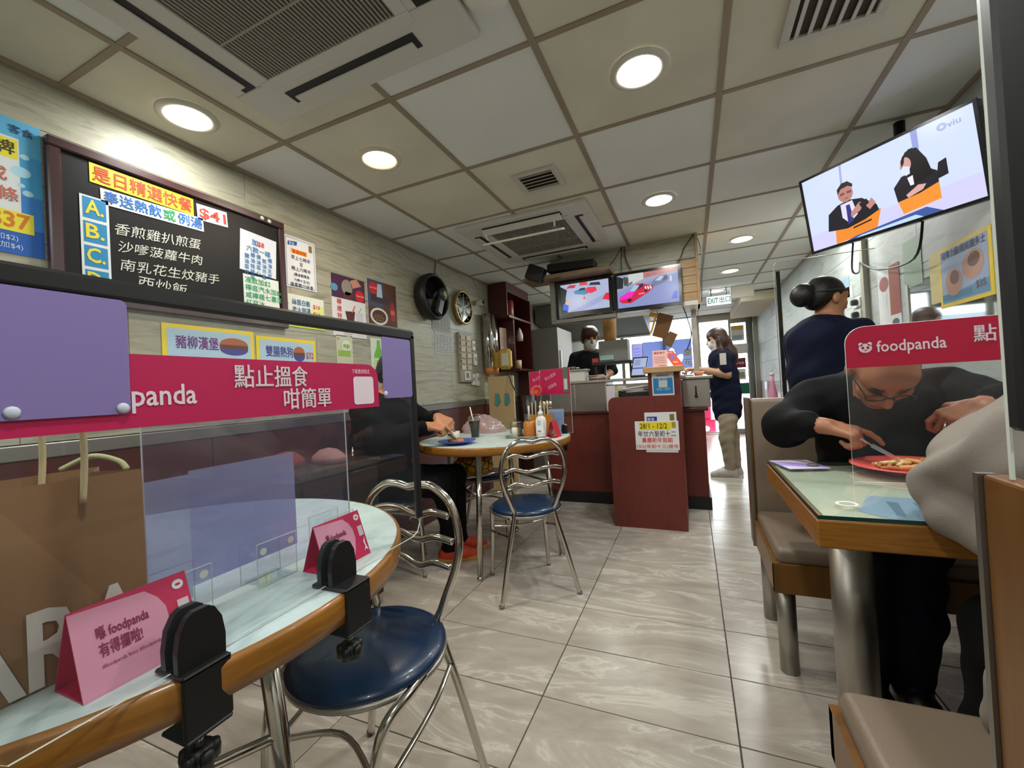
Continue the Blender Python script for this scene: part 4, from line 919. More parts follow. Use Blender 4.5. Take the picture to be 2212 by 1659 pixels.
q = MB(); q.bx(-2.02, -1.80, 4.30, 4.33, 1.28, 1.845); rel(q.build('side_panel', M_DRED), t)
q = MB(); q.bx(-2.02, -2.0, 4.17, 4.82, 1.28, 2.13); rel(q.build('back_panel', mat('cabinet_inside', (44, 16, 15), .5)), t)
q = MB(); q.bx(-2.02, -1.76, 4.32, 4.82, 1.265, 1.285); rel(q.build('shelf', M_DRED), t)
q = MB(); q.bx(-2.02, -1.78, 4.80, 4.82, 1.285, 2.13); rel(q.build('side_panel', M_DRED), t)
q = MB(); q.lathe([(.05, 0), (.055, .01), (.055, .19), (.045, .2), (.001, .2)], (-1.87, 4.36, 1.869), n=20); tag(q.build('red_tin', mat('tin_red', (150, 46, 34), .35), None, True), 'round red tin on the upper cabinet shelf', 'tin')
q = MB(); q.lathe([(.04, 0), (.042, .17), (.03, .18), (.001, .18)], (-1.87, 4.23, 1.869), n=20); tag(q.build('glass_jar', mat('jar_dark', (60, 40, 38), .15), None, True), 'dark jar beside the red tin in the wall cabinet', 'jar')
q = MB(); q.lathe([(.04, 0), (.042, .10), (.001, .1)], (-1.83, 4.45, 1.286), n=16); tag(q.build('paper_roll', mat('roll_beige', (206, 178, 146), .7), None, True), 'beige roll standing on the lower cabinet shelf', 'roll')
q = MB(); q.lathe([(.035, 0), (.04, .06), (.02, .13), (.001, .16)], (-1.83, 4.55, 1.62), n=14); tag(q.build('white_pouch', mat('pouch_white', (200, 186, 176), .6), None, True), 'small white pouch hanging inside the wall cabinet', 'pouch')
# cream side board by the wainscot with two cloths
t = thing('side_board', 'cream board against the wall end with two teal cloths', 'board', (-1.9, 4.0, 0))
q = MB(); q.bx(-1.99, -1.70, 3.97, 4.0, .02, 1.20); rel(q.build('board', mat('cream_board', (206, 178, 130), .6)), t)
q = MB(); q.bx(-1.96, -1.9, 3.96, 4.03, 0, .03); q.bx(-1.79, -1.73, 3.96, 4.03, 0, .03); rel(q.build('foot', mat('cream_board', (206, 178, 130), .6)), t)
for i, (x, lb) in enumerate(((-1.885, 'teal cloth hanging on the cream board, nearer the wall'), (-1.775, 'teal cloth hanging on the cream board, nearer the counter'))):
    q = MB(); q.plate(FW(x-.035, .88, 3.962), [(0, .02), (.03, 0), (.07, .05), (.055, .14), (.01, .14)], .012, mat('teal_cloth', (96, 156, 148), .8)); tag(q.build('cloth'), lb, 'cloth')
cable('dark cable curving down in the corner behind the table', [(-1.74, 3.96, 1.22), (-1.68, 3.9, 1.10), (-1.62, 3.86, 1.02)], .007)
# ================================================================ round tables
TZ = .75
def round_table(c, R, label, legs, leg_r=.36):
    t = thing('round_table', label, 'table', (c[0], c[1], 0))
    q = MB(); q.lathe([(.001, TZ-.042), (R-.006, TZ-.042), (R-.006, TZ-.0006), (R-.004, TZ), (.001, TZ)], n=72); q.build('table_top', M_TOP, t)
    q = MB(); q.lathe([(R-.008, TZ-.044), (R, TZ-.044), (R+.002, TZ-.03), (R+.002, TZ-.006), (R, TZ-.001), (R-.006, TZ+.0008)], n=72, ring=True); q.build('wood_edge', M_OAK, t, True)
    for a in legs:
        d = Vector((math.cos(a), math.sin(a), 0)); q = MB()
        q.tube([d*(leg_r-.08)+Vector((0, 0, TZ-.045)), d*leg_r+Vector((0, 0, .02))], .0165, n=14); lg = q.build('leg', M_CHROME, t, True)
        q = MB(); q.lathe([(.001, 0), (.016, .0), (.019, .008), (.014, .022), (.001, .024)], tuple(d*(leg_r+.001)), n=14); f = q.build('foot_cap', M_CHROME, lg, True)
    q = MB(); n = len(legs)
    for i in range(n):
        a, b = legs[i], legs[(i+1) % n]; r = leg_r-.045
        q.tube([(r*math.cos(a), r*math.sin(a), .46), (r*math.cos(b), r*math.sin(b), .46)], .009, n=8)
    q.build('stretcher', M_CHROME, t, True)
    return t
TN = (-1.03, .45); TF = (-1.20, 2.45)
round_table(TN, .51, 'near round table with pale blue top and honey wood edge', [math.radians(v) for v in (12, 102, 192, 282)], .37)
round_table(TF, .49, 'far round table set with sauces, next to the maroon counter', [math.radians(v) for v in (-82, 8, 98, 188)], .40)

# ---------------------------------------------------------------- clamp-on divider at the near table
DX = -.562
t = thing('table_divider', 'clear clamp-on divider with magenta banner and black frame on the near table', 'divider', (DX, .455, TZ))
ya, yb, zb, zt = .134, .755, .757, 1.195
fr = Fr((DX, ya, zb), (0, 1, 0)); W_, H_ = yb-ya, zt-zb
pts = [(.02, 0), (W_-.03, 0), (W_-.012, .006), (W_, .03), (W_, H_), (0, H_), (0, .02)]
q = MB(); n = len(pts); F = [fr.p(a, b, .0015) for a, b in pts]; K = [fr.p(a, b, -.0015) for a, b in pts]
q.add(F, [tuple(range(n))]); rel(q.build('sheet', M_CLEAR), t)
q = MB(); q.add(F+K, [(i, i+n, (i+1) % n+n, (i+1) % n) for i in range(n)]); rel(q.build('cut_edge', M_EDGE), t)
q = MB(); q.bx(DX-.006, DX+.006, ya-.004, yb+.004, 1.178, 1.2, 0, .004); rel(q.build('top_rail', M_BLACK), t)
q = MB(); q.bx(DX-.006, DX+.006, yb-.012, yb+.004, .79, 1.19, 0, .003); rel(q.build('side_rail', M_BLACK), t)
q = MB(); q.bx(DX-.006, DX+.006, .130, .146, .79, 1.19, 0, .003); rel(q.build('side_rail', M_BLACK), t)
fb_ = Fr((DX, 0, 0), (0, 1, 0))
M_BAN = mat('banner_print', (190, 30, 84), .35)
q = MB(); q.rrect(fb_, ya+.005, 1.040, .640, 1.121, .028, M_BAN, .0022, (0, 0, 1, 1)); q.rrect(fb_, ya+.005, 1.040, .640, 1.121, .028, M_BAN, .0018, (0, 0, 1, 1)); bn = rel(q.build('banner'), t)
WH = col((232, 214, 224)); q = Letters()
q.text(fb_, 'foodpanda', .3155, 1.064, .034, WH, .014, c=.003, al='r', w=.118); q.text(fb_, '點止搵食', .362, 1.084, .034, WH, .018, c=.003, w=.115); q.text(fb_, '咁簡單', .434, 1.050, .034, WH, .018, c=.003, w=.088)
q.text(fb_, '下載應用程式', .572, 1.104, .009, WH, .0, c=.003, w=.045)
for e in q.l: rel(e.build('lettering'), t)
q = MB(); q.rrect(fb_, .575, 1.047, .626, 1.098, .006, WH, .0028); rel(q.build('code_patch'), t)
# lilac films taped over the banner
def film(label, a0, z0_, a1, z1_, dots):
    q = MB(); q.rrect(fb_, a0, z0_, a1, z1_, .006, M_LILAC, .005); o = q.build('lilac_film'); tag(o, label, 'film')
    so = o.modifiers.new('thick', 'SOLIDIFY'); so.thickness = .0006
    for a, b_ in dots:
        q = MB(); q.lathe([(.001, .002), (.004, .0015), (.006, 0)], (DX+.0055, a, b_), n=12, rot=RY(math.pi/2)); d = q.build('adhesive_dot', mat('putty_white', (196, 200, 216), .6), None, True); d.parent = o
film('large lilac film covering the start of the magenta banner', ya+.002, 1.056, .249, 1.178, ((.163, 1.063), (.242, 1.062)))
film('narrow lilac film beside the black upright of the divider', .652, 1.055, yb-.012, 1.178, ((.657, 1.064),))
# clamps
def clamp(y, label, po):
    t = thing('table_clamp', label, 'clamp', (DX, y, TZ), group='black divider clamps')
    Mc = M_BLACK
    q = MB()
    for s_ in (-1, 1):
        prof = []
        f2 = Fr((s_*.0075+(.0045 if s_ > 0 else -.0045), 0, 0), (0, 1, 0))
        pts = [(-.026, .006), (.026, .006), (.0265, .03), (.023, .052), (.015, .067), (.008, .071), (-.008, .071), (-.015, .067), (-.023, .052), (-.0265, .03)]
        q.plate(f2, pts, .009, 0, .0045)
    q.build('jaw', Mc, t, bevel=.0025)
    q = MB(); q.bx(-.03, po, -.027, .027, .0012, .007, 0, .002); q.build('base_plate', Mc, t)
    q = MB(); q.bx(po-.006, po, -.027, .027, -.066, .007, 0, .002); q.build('front_plate', Mc, t)
    q = MB(); q.bx(po-.05, po, -.026, .026, -.071, -.065, 0, .002); q.build('lower_plate', Mc, t)
    q = MB(); q.tube([(po-.025, 0, -.118), (po-.025, 0, -.052)], .005, n=10); q.lathe([(.001, -.046), (.012, -.046), (.012, -.052), (.005, -.054)], (po-.025, 0, 0), n=12); sw_ = q.build('screw', M_CHROME, t, True)
    q = MB()
    for i in range(5):
        a = i*2*math.pi/5; q.lathe([(.001, -.116), (.007, -.114), (.008, -.105), (.007, -.096), (.001, -.094)], (po-.025+.014*math.cos(a), .014*math.sin(a), 0), n=10)
    q.lathe([(.001, -.118), (.015, -.116), (.015, -.094), (.001, -.092)], (po-.025, 0, 0), n=14); q.build('star_knob', Mc, sw_, True)
    return t
clamp(.302, 'black screw clamp in the foreground beside the nearer tent card', .026)
clamp(.520, 'black screw clamp above the blue chair seat', .046)

# inner standing sheet with lilac panel and clear feet
IX = -.70
t = thing('standing_divider', 'scuffed clear sheet with a lilac panel standing on small feet on the near table', 'divider', (IX, .49, TZ))
fr = Fr((IX, 0, 0), (0, 1, 0))
q = MB(); q.rect(fr, .322, .758, .690, 1.10, M_HAZY, .001); rel(q.build('sheet'), t)
q = MB(); q.bx(IX-.0015, IX+.0008, .6888, .690, .758, 1.10); q.bx(IX-.0015, IX+.0008, .322, .3232, .758, 1.10); rel(q.build('cut_edge', M_EDGE), t)
M_LIL2 = clear('lilac_translucent', tint=(170, 170, 200), haze=.70, refl=.02, hazecol=(196, 200, 232)); M_LIL3 = clear('lilac_translucent_pale', tint=(200, 204, 224), haze=.66, refl=.02, hazecol=(206, 212, 232))
q = MB(); q.rect(fr, .380, .79, .560, .963, M_LIL2, -.003); q.rect(fr, .325, .775, .380, .958, M_LIL3, -.003); rel(q.build('lilac_panel'), t)
def foot_pair(y):
    for dx in (-.022, .022):
        f2 = Fr((IX+dx, y, TZ+.0012), (0, 1, 0)); q = MB(); q.rrect(f2, -.037, 0, .037, .072, .005, M_CLEAR, 0); rel(q.build('clear_foot'), t)
        pts = [(-.037, 0), (.037, 0), (.037, .072), (-.037, .072)]; q = MB(); q.tube([f2.p(a, b) for a, b in pts], .0010, n=5, closed=True); rel(q.build('foot_edge', M_EDGE), t)
        if dx > 0:
            q = MB(); q.ell(f2, -.026, .058, .006, .006, M_WHITE, .001); q.ell(f2, .026, .060, .006, .006, M_WHITE, .001); rel(q.build('pad'), t)
    q = MB(); q.bx(IX-.024, IX+.024, y-.03, y+.03, TZ+.0006, TZ+.004); rel(q.build('foot_base', M_CLEAR), t)
foot_pair(.355); foot_pair(.50); foot_pair(.64)
# tent cards
def tent(x, y, L, label, sc=1.0, chip=False):
    t = thing('tent_card', label, 'tent card', (x, y, TZ), group='magenta tent cards')
    h = .092*sc; d = .032*sc; Mt = mat('tent_magenta', (206, 28, 84), .42)
    for s_ in (1, -1):
        q = MB(); fr = Fr((s_*d, -L/2 if s_ > 0 else L/2, 0), (0, s_, 0), (-s_*d, 0, h)); q.plate(fr, [(0, 0), (L, 0), (L, h*1.04), (0, h*1.04)], .0012, Mt); q.build('panel', None, t)
    q = MB(); q.bx(-d, d, -L/2, L/2, .0006, .002); q.build('base', Mt, t)
    fr = Fr((d, -L/2, 0), (0, 1, 0), (-d, 0, h)); q = MB(); H = h*1.04
    pk = col((226, 150, 176)); q.poly(fr, [(0, 0), (L*.60, 0), (L*.70, H*.22), (L*.76, H*.45), (L*.755, H*.65), (L*.70, H*.80), (L*.6, H*.93), (0, H*.98)], pk, .0006)
    q.ell(fr, L*.90, H*.86, .0065, .006, col((240, 226, 232)), .0008); q.ell(fr, L*.89, H*.86, .002, .0016, Mt, .0011, 8); q.ell(fr, L*.91, H*.86, .002, .0016, Mt, .0011, 8)
    q.rect(fr, L*.86, H*.44, L*.97, H*.66, col((226, 200, 210)), .0008)
    if chip: q.poly(fr, [(L*.88, H*.1), (L*.92, H*.2), (L*.9, H*.3), (L*.95, H*.4), (L*.94, H*.24), (L*.97, H*.1), (L*.92, H*.14)], col((232, 226, 220)), .0009)
    b = q.build('print', None, t)
    q = MB(); dk = col((150, 24, 84)); q.text(fr, '喺 foodpanda', L*.17, H*.60, .0155*sc, dk, .02, w=L*.42, c=.0012); q.text(fr, '有得攞啦!', L*.17, H*.40, .0165*sc, dk, .02, w=L*.34, c=.0012); q.text(fr, '#foodpanda fancy #foodpanda', L*.17, H*.27, .006*sc, dk, 0, w=L*.48, c=.0012)
    q.build('lettering', None, b)
tent(-.640, .278, .116, 'larger magenta tent card in front of the brown paper bag')
tent(-.633, .590, .108, 'magenta tent card with a torn corner behind the clamp over the blue chair', .92, True)

# kraft shopping bag
t = thing('shopping_bag', 'brown paper shopping bag with rope handles and big white letters', 'bag', (-.80, .20, TZ))
KR = mat('kraft_paper', (142, 104, 66), .75, var=(6, .08), bump=(30, .15))
x0, x1, y0, y1, zz0, zz1 = -.80, -.690, .04, .317, TZ+.001, .980
q = MB(); q.add([(x1, y0, zz0), (x1, y1, zz0), (x1+.004, y1-.002, zz1), (x1-.006, (y0+y1)/2, zz1), (x1+.002, y0, zz1)], [(0, 1, 2, 3, 4)]); 
q.add([(x0, y0, zz0), (x0, y1, zz0), (x0, y1, zz1), (x0, y0, zz1)], [(0, 3, 2, 1)])
xm = (x0+x1)/2
q.add([(x0, y1, zz0), (xm, y1, zz0), (x1, y1, zz0), (x0, y1, zz1), (xm, y1-.03, zz1), (x1+.004, y1-.002, zz1)], [(0, 3, 4, 1), (1, 4, 5, 2)])
q.add([(x0, y0, zz0), (xm, y0, zz0), (x1, y0, zz0), (x0, y0, zz1), (xm, y0+.03, zz1), (x1+.002, y0, zz1)], [(0, 1, 4, 3), (1, 2, 5, 4)])
q.add([(x0, y0, zz0), (x1, y0, zz0), (x1, y1, zz0), (x0, y1, zz0)], [(0, 3, 2, 1)]); rel(q.build('bag_body', KR), t)
for xx in (x1+.005, x0+.006):
    q = MB(); q.tube(spline([(xx, .112, .95), (xx, .114, 1.03), (xx+.012, .13, 1.09), (xx+.015, .18, 1.11), (xx+.012, .245, 1.08), (xx, .258, 1.02), (xx, .255, .95)]), .0036, n=8); rel(q.build('rope_handle', mat('rope_beige', (196, 178, 138), .8), None, True), t)
fr = Fr((x1+.001, 0, 0), (0, 1, 0)); q = MB(); WB = col((214, 208, 200)); 
fr2 = Fr((x1+.0025, .0, 0), (0, 1, .0)); q.text(fr2, 'ZARA', .085, .757, .118, WB, .022, w=.228, c=.0015); rel(q.build('lettering'), t)
q = MB(); q.tube(spline([(x0+.02, .27, .985), (x0+.05, .29, 1.0), (x0+.08, .305, .995), (x0+.09, .315, .975)]), [.004]*18+[.004], n=8) if False else q.tube(spline([(x0+.02, .27, .985), (x0+.05, .29, 1.0), (x0+.08, .305, .992), (x0+.09, .310, .98)]), .0035, n=8)
rel(q.build('tissue_edge', mat('tissue_green', (196, 200, 150), .7), None, True), t)

# ================================================================ chairs
def make_chair(label):
    t = thing('dining_chair', label, 'chair', (0, 0, 0), 0, 'tubular steel chairs with blue seats')
    r = .0115
    bk = [(-.205, -.20, .0), (-.155, -.175, .22), (-.108, -.15, .415), (-.118, -.155, .47), (-.158, -.172, .58), (-.168, -.178, .66), (-.145, -.182, .745), (-.09, -.184, .792), (-.045, -.186, .798), (0, -.187, .79)]
    full = bk + [(-x, y, z) for x, y, z in bk[-2::-1]]
    q = MB(); q.tube(spline(full, 5), r, n=12); bf = q.build('back_frame', M_CHROME, t, True)
    for z, hw in ((.715, .152), (.645, .162), (.572, .15)):
        pts = [(-hw+.012, -.176, z), (-hw*.6, -.168, z+.012), (-hw*.2, -.176, z-.004), (hw*.25, -.190, z+.010), (hw*.6, -.186, z+.012), (hw-.012, -.176, z)]
        q = MB(); q.tube(spline(pts, 5), .0085, n=10, flat=1.15); q.build('back_slat', M_CHROME, t, True)
    for s_ in (-1, 1):
        pts = [(s_*.112, -.15, .40), (s_*.168, -.05, .412), (s_*.178, .06, .41), (s_*.165, .135, .385), (s_*.158, .165, .32), (s_*.162, .172, .2), (s_*.172, .18, 0)]
        q = MB(); q.tube(spline(pts, 5), r, n=12); lg = q.build('leg', M_CHROME, t, True)
        q = MB(); q.tube(spline([(s_*.133, -.162, .318), (s_*.165, -.02, .30), (s_*.162, .168, .255)], 5), .007, n=8); q.build('side_brace', M_CHROME, t, True)
        q = MB(); q.lathe([(.001, .0), (.0122, .0), (.0125, .012), (.0115, .014)], (s_*.205, -.20, .0), n=12); q.build('foot_cap', M_DSTEEL, bf, True)
        q = MB(); q.lathe([(.001, .0), (.0122, .0), (.0125, .012), (.0115, .014)], (s_*.172, .18, .0), n=12); q.build('foot_cap', M_DSTEEL, lg, True)
    q = MB(); q.tube(spline([(-.160, .168, .28), (0, .10, .29), (.160, .168, .28)], 6), .007, n=8); q.build('front_brace', M_CHROME, t, True)
    q = MB(); q.lathe([(.001, .402), (.186, .402), (.192, .408), (.19, .418)], n=40, sy=1.0); q.build('seat_ring', M_STEEL, t, True)
    q = MB(); q.lathe([(.001, .452), (.08, .453), (.14, .450), (.172, .443), (.188, .432), (.19, .423), (.184, .417), (.001, .417)], n=44, sy=1.02); q.build('seat', M_BLUE, t, True)
    return t
c1 = make_chair('steel tube chair with blue seat pulled up to the near round table')
def put(c, x, y, ang):          # ang: facing direction
    c.location = (x, y, 0); c.rotation_euler = (0, 0, ang-math.pi/2)
put(c1, -.78, .812, -1.571)
c2 = copy_tree(c1); c2['label'] = 'steel tube chair with blue seat beside the far round table'; put(c2, -.863, 2.10, 2.235)
c3 = copy_tree(c1); c3['label'] = 'steel tube chair behind the far round table with a patterned bag on it'; put(c3, -1.47, 2.80, -1.25)
c4 = copy_tree(c1); c4['label'] = 'steel tube chair under the man in black at the far table'; put(c4, -1.72, 2.03, .62)
# dark low cabinet behind the near table
t = thing('low_cabinet', 'dark brown low cabinet against the wall behind the near table', 'cabinet', (-1.76, 1.45, 0))
q = MB(); q.bx(-2.02, -1.52, 1.22, 1.70, .05, .72); rel(q.build('body', mat('dark_walnut', (34, 24, 22), .4)), t)
q = MB(); q.box((-1.765, 1.46, .735), (.53, .50, .03), 0, None, .006); rel(q.build('top', mat('dark_walnut_top', (46, 34, 30), .25)), t)
q = MB(); q.bx(-1.515, -1.505, 1.24, 1.45, .1, .68); rel(q.build('door', mat('dark_walnut', (34, 24, 22), .4)), t)
q = MB(); q.bx(-1.515, -1.505, 1.47, 1.68, .1, .68); rel(q.build('door', mat('dark_walnut', (34, 24, 22), .4)), t)
q = MB(); q.bx(-1.98, -1.56, 1.26, 1.66, 0, .05); rel(q.build('plinth', M_BLACK), t)
for i, (x, y, c_) in enumerate(((-1.8, 1.4, (120, 40, 44)), (-1.66, 1.52, (150, 110, 104)))):
    q = MB(); 
    pts = [(x+.09*math.cos(a)*(1+.15*math.sin(3*a)), y+.07*math.sin(a), .755) for a in np.linspace(0, 6.283, 16)[:-1]]
    q.lathe([(.10, 0), (.09, .03), (.05, .06), (.001, .07)], (x, y, .751), n=14, sy=.7); tag(q.build('folded_cloth', mat('cloth_%d' % i, c_, .9), None, True), ('dark red folded cloth on the low cabinet', 'pale folded cloth on the low cabinet')[i], 'cloth')

# ================================================================ things on the far table
def P(px, py, z=TZ): return at(px, py, 'z', z)
def lathe_obj(name, label, cat, prof, loc, m_, n=24, parts=()):
    t = thing(name, label, cat, loc)
    q = MB(); q.lathe(prof, n=n); q.build('body', m_, t, True)
    for nm, pr_, mm in parts:
        q = MB(); q.lathe(pr_, n=n); q.build(nm, mm, t, True)
    return t
pl = (-1.30, 2.14, TZ)
def plate(name, label, loc, R, m_):
    t = thing(name, label, 'plate', loc)
    q = MB(); q.lathe([(.001, .004), (R*.55, .0045), (R*.66, .008), (R*.93, .018), (R, .0195), (R, .022), (R*.92, .0215), (R*.64, .012), (R*.55, .0085), (.001, .008)], n=40)
    q.build('dish', m_, t, True); q = MB(); q.lathe([(R*.5, 0.0005), (R*.5, .005), (R*.46, .005), (R*.46, .0005)], n=32, ring=True); q.build('foot_ring', m_, t, True); return t
plate('dinner_plate', 'blue plate with leftovers at the far table', pl, .112, mat('plate_blue', (52, 78, 176), .35))
random.seed(11)
def chunk(n, ra, seed):
    rr = random.Random(seed); q = MB(); 
    for i in range(1): q.lathe([(.001, 0), (ra*.8, ra*.12), (ra, ra*.4), (ra*.7, ra*.75), (.001, ra*.85)], n=9, sx=rr.uniform(.8, 1.4), sy=rr.uniform(.6, .9))
    return q
for i, (dx, dy, c_, lb) in enumerate(((.03, -.03, (176, 112, 84), 'pink brown piece of meat on the blue plate'), (-.03, .0, (196, 158, 84), 'yellow piece of food on the blue plate'), (-.01, -.035, (150, 100, 60), 'brown piece of food on the blue plate'), (.0, .03, (160, 96, 70), 'reddish piece of food at the back of the blue plate'))):
    q = chunk(1, .03, i); o = q.build('food_piece', mat('food_%d' % i, c_, .5, bump=(80, .4)), None, True); o.location = (pl[0]+dx, pl[1]+dy, TZ+.0095); o.rotation_euler = (0, 0, i*1.3); tag(o, lb, 'food')
# iced drink with straw
t = thing('iced_drink', 'tall plastic cup of dark iced drink with a white straw', 'drink', (-1.345, 2.45, TZ))
q = MB(); q.lathe([(.030, .001), (.040, .115), (.0405, .14), (.0385, .14), (.038, .115), (.028, .004), (.001, .004)], n=24); q.build('cup', clear('cup_plastic', haze=.0, refl=.03), t, True)
q = MB(); q.lathe([(.001, .005), (.028, .005), (.037, .108), (.001, .108)], n=24); q.build('cola', mat('cola_brown', (50, 20, 14), .35, spec=.2), t, True)
q = MB(); q.tube([(.008, .0, .03), (-.024, -.01, .205)], .0042, n=8); q.build('straw', M_WHITE, t, True)
# white tub, plastic bag
p = P(1010, 948); q = MB(); q.lathe([(.038, 0), (.045, .05), (.043, .05), (.036, .004), (.001, .004)], n=20); o = q.build('white_tub', M_WHITE, None, True); o.location = (-1.46, 2.36, TZ+.0005); tag(o, 'white tub behind the blue plate', 'tub')
t = thing('carrier_bag', 'crumpled translucent carrier bag with a pink print on the far table', 'bag', (-1.44, 2.74, TZ))
rr = random.Random(5); q = MB(); n1, n2 = 26, 12; vs = []; fs = []
for i in range(n2+1):
    th = i/n2*math.pi*.5
    for j in range(n1):
        a = j/n1*2*math.pi; r = (.15*math.cos(th)+.004)*(1+.12*math.sin(5*a+3*th)+rr.uniform(-.06, .06)); vs.append((r*math.cos(a)*1.1, r*.55*math.sin(a), max(.0, .12*math.sin(th)*(1+.1*math.sin(3*a))+rr.uniform(-.006, .006))+.001))
for i in range(n2):
    for j in range(n1): fs.append((i*n1+j, i*n1+(j+1) % n1, (i+1)*n1+(j+1) % n1, (i+1)*n1+j))
M_BAGP = clear('bag_plastic', tint=(236, 226, 226), haze=.55, refl=.05, rough=.2, hazecol=(206, 178, 178))
q.add(vs, fs); q.build('bag_body', M_BAGP, t, True)
q = MB(); q.tube(spline([(-.12, 0, .08), (-.09, -.01, .125), (-.02, -.01, .135), (.03, 0, .11)]), .006, n=8, flat=.4); q.build('handle', M_BAGP, t, True)
q = MB(); q.lathe([(.001, .05), (.04, .045), (.05, .02), (.045, .004)], (0, -.02, 0), n=14); q.build('pink_wrapper', mat('wrapper_pink', (216, 90, 120), .5), t, True)
# caddy tray with jars
t = thing('condiment_tray', 'small steel tray under the sauce jars on the far table', 'tray', (-.99, 2.44, TZ))
q = MB(); q.box((0, 0, .004), (.20, .14, .005), 0, None, .002); q.tube([(-.1, -.07, .012), (.1, -.07, .012), (.1, .07, .012), (-.1, .07, .012)], .003, closed=True, n=6); q.build('tray', M_CHROME, t)
lathe_obj('salt_shaker', 'small shaker of white salt in the condiment tray', 'shaker', [(.019, 0), (.02, .05), (.016, .062), (.001, .062)], (-1.035, 2.40, TZ+.0075), mat('salt_white', (226, 222, 210), .5), 16, (('cap', [(.017, .062), (.018, .085), (.012, .096), (.001, .097)], mat('cap_beige', (150, 138, 112), .3)),))
lathe_obj('spice_jar', 'glass jar of orange chilli sauce in the condiment tray', 'jar', [(.036, 0), (.04, .01), (.04, .085), (.028, .098), (.001, .098)], (-.945, 2.43, TZ+.0075), mat('chilli_orange', (184, 110, 44), .25), 20, (('glass_neck', [(.028, .098), (.026, .125), (.03, .14), (.028, .14), (.001, .128)], M_CLEAR), ('spoon_handle', [(.005, .10), (.006, .19), (.001, .192)], mat('spoon_cream', (206, 200, 190), .4))))
t = thing('sugar_jar', 'clear square sugar jar with a knobbed lid in the condiment tray', 'jar', (-1.055, 2.475, TZ+.0075))
q = MB(); q.box((0, 0, .04), (.07, .06, .08), 0, None, .006); q.build('glass', clear('jar_glass', tint=(214, 220, 206), haze=.12, refl=.08), t)
q = MB(); q.box((0, 0, .025), (.055, .046, .045)); q.build('sugar', mat('sugar_pale', (176, 170, 140), .7), t)
q = MB(); q.box((0, 0, .085), (.074, .064, .009), 0, None, .003); q.lathe([(.006, .09), (.01, .104), (.001, .108)], n=10); q.build('lid', M_DSTEEL, t)
t = thing('chopstick_box', 'amber cutlery box with spoons and chopsticks', 'cutlery box', (-.905, 2.54, TZ))
q = MB()
for p in ((-.075, .075, -.04, -.035), (-.075, .075, .035, .04), (-.075, -.07, -.035, .035), (.07, .075, -.035, .035)): q.bx(p[0], p[1], p[2], p[3], .001, .135)
q.bx(-.075, .075, -.04, .04, .001, .006); q.build('box', mat('amber_wood', (178, 122, 40), .4), t)
for i in range(6):
    q = MB(); x = -.055+.02*i; q.tube([(x, -.01+.008*(i % 3), .02), (x+random.uniform(-.015, .015), .0, .215+.01*(i % 2))], .0035, n=6); q.build('chopstick', mat('chopstick_wood', (214, 186, 140), .5), t)
for i in range(3):
    q = MB(); q.lathe([(.001, 0), (.012, .01), (.016, .03), (.010, .05), (.001, .055)], (.02+.022*i, .01, .165), n=10, sy=.35); q.build('spoon', M_CHROME, t, True)
lathe_obj('black_tumbler', 'black tumbler behind the cutlery box', 'tumbler', [(.04, 0), (.05, .26), (.046, .26), (.037, .006), (.001, .006)], (-1.0, 2.60, TZ), M_BLACK, 20)
q = MB(); q.lathe([(.001, .0), (.03, .004), (.042, .02), (.04, .024), (.026, .01), (.001, .008)], n=18, rot=RX(1.2)); o = q.build('red_ladle', mat('ladle_red', (176, 36, 30), .4), None, True); o.location = (-.955, 2.63, 1.03); tag(o, 'red bowl of a ladle sticking out above the black tumbler', 'ladle')
t = thing('sanitiser_bottle', 'white pump bottle of hand sanitiser on the far table', 'bottle', (-.865, 2.42, TZ))
q = MB(); q.lathe([(.03, .001), (.034, .008), (.034, .105), (.028, .125), (.014, .135), (.014, .145), (.001, .145)], n=24, sy=.75); bt = q.build('bottle', mat('bottle_white', (222, 214, 212), .3), t, True)
q = MB(); q.lathe([(.016, .140), (.016, .160), (.006, .164), (.005, .185), (.008, .187), (.008, .195), (.001, .196)], n=16); q.tube([(0, 0, .19), (.012, -.028, .189)], .004, n=8); q.build('pump', M_WHITE, t, True)
fr = Fr((-.026, -.0262, .03), (1, 0, 0)); q = MB(); q.rect(fr, .004, 0, .05, .085, M_PAPER, .0005); 
for i in range(3): q.rect(fr, .012, .05+.01*i, .035, .055+.01*i, col((150, 160, 180)), .001)
for i in range(8): q.rect(fr, .012+.003*i, .006, .0135+.003*i, .018, col((50, 50, 50)), .001)
q.build('label', None, bt)
tt = thing('tent_card', 'small red tent card seen end-on beside the sanitiser bottle', 'tent card', (-.795, 2.45, TZ))
for s_ in (1, -1):
    q = MB(); fr = Fr((s_*.034, .05*s_*-1, .0006), (0, s_, 0), (-s_*.03, 0, .1)); q.plate(fr, [(0, 0), (.10, 0), (.10, .103), (0, .103)], .0014, mat('tent_red', (190, 26, 46), .45)); q.build('panel', None, tt)
q = MB(); q.bx(-.034, .034, -.05, .05, .0006, .002); q.build('base', mat('tent_red', (190, 26, 46), .45), tt)
fr = Fr((-.90, 2.64, TZ+.001), (1, -.1, 0), (0, .1, 1)); poster('blue_card', 'upright pale blue card behind the sanitiser bottle', fr, .12, .16, (150, 166, 200), lambda q, l, f, w, h: (q.rect(f, .01, .09, w-.01, h-.02, col((120, 150, 190)), .0006), q.rect(f, .01, .02, w-.05, .07, col((176, 190, 214)), .0006)), th=.003, cat='card')
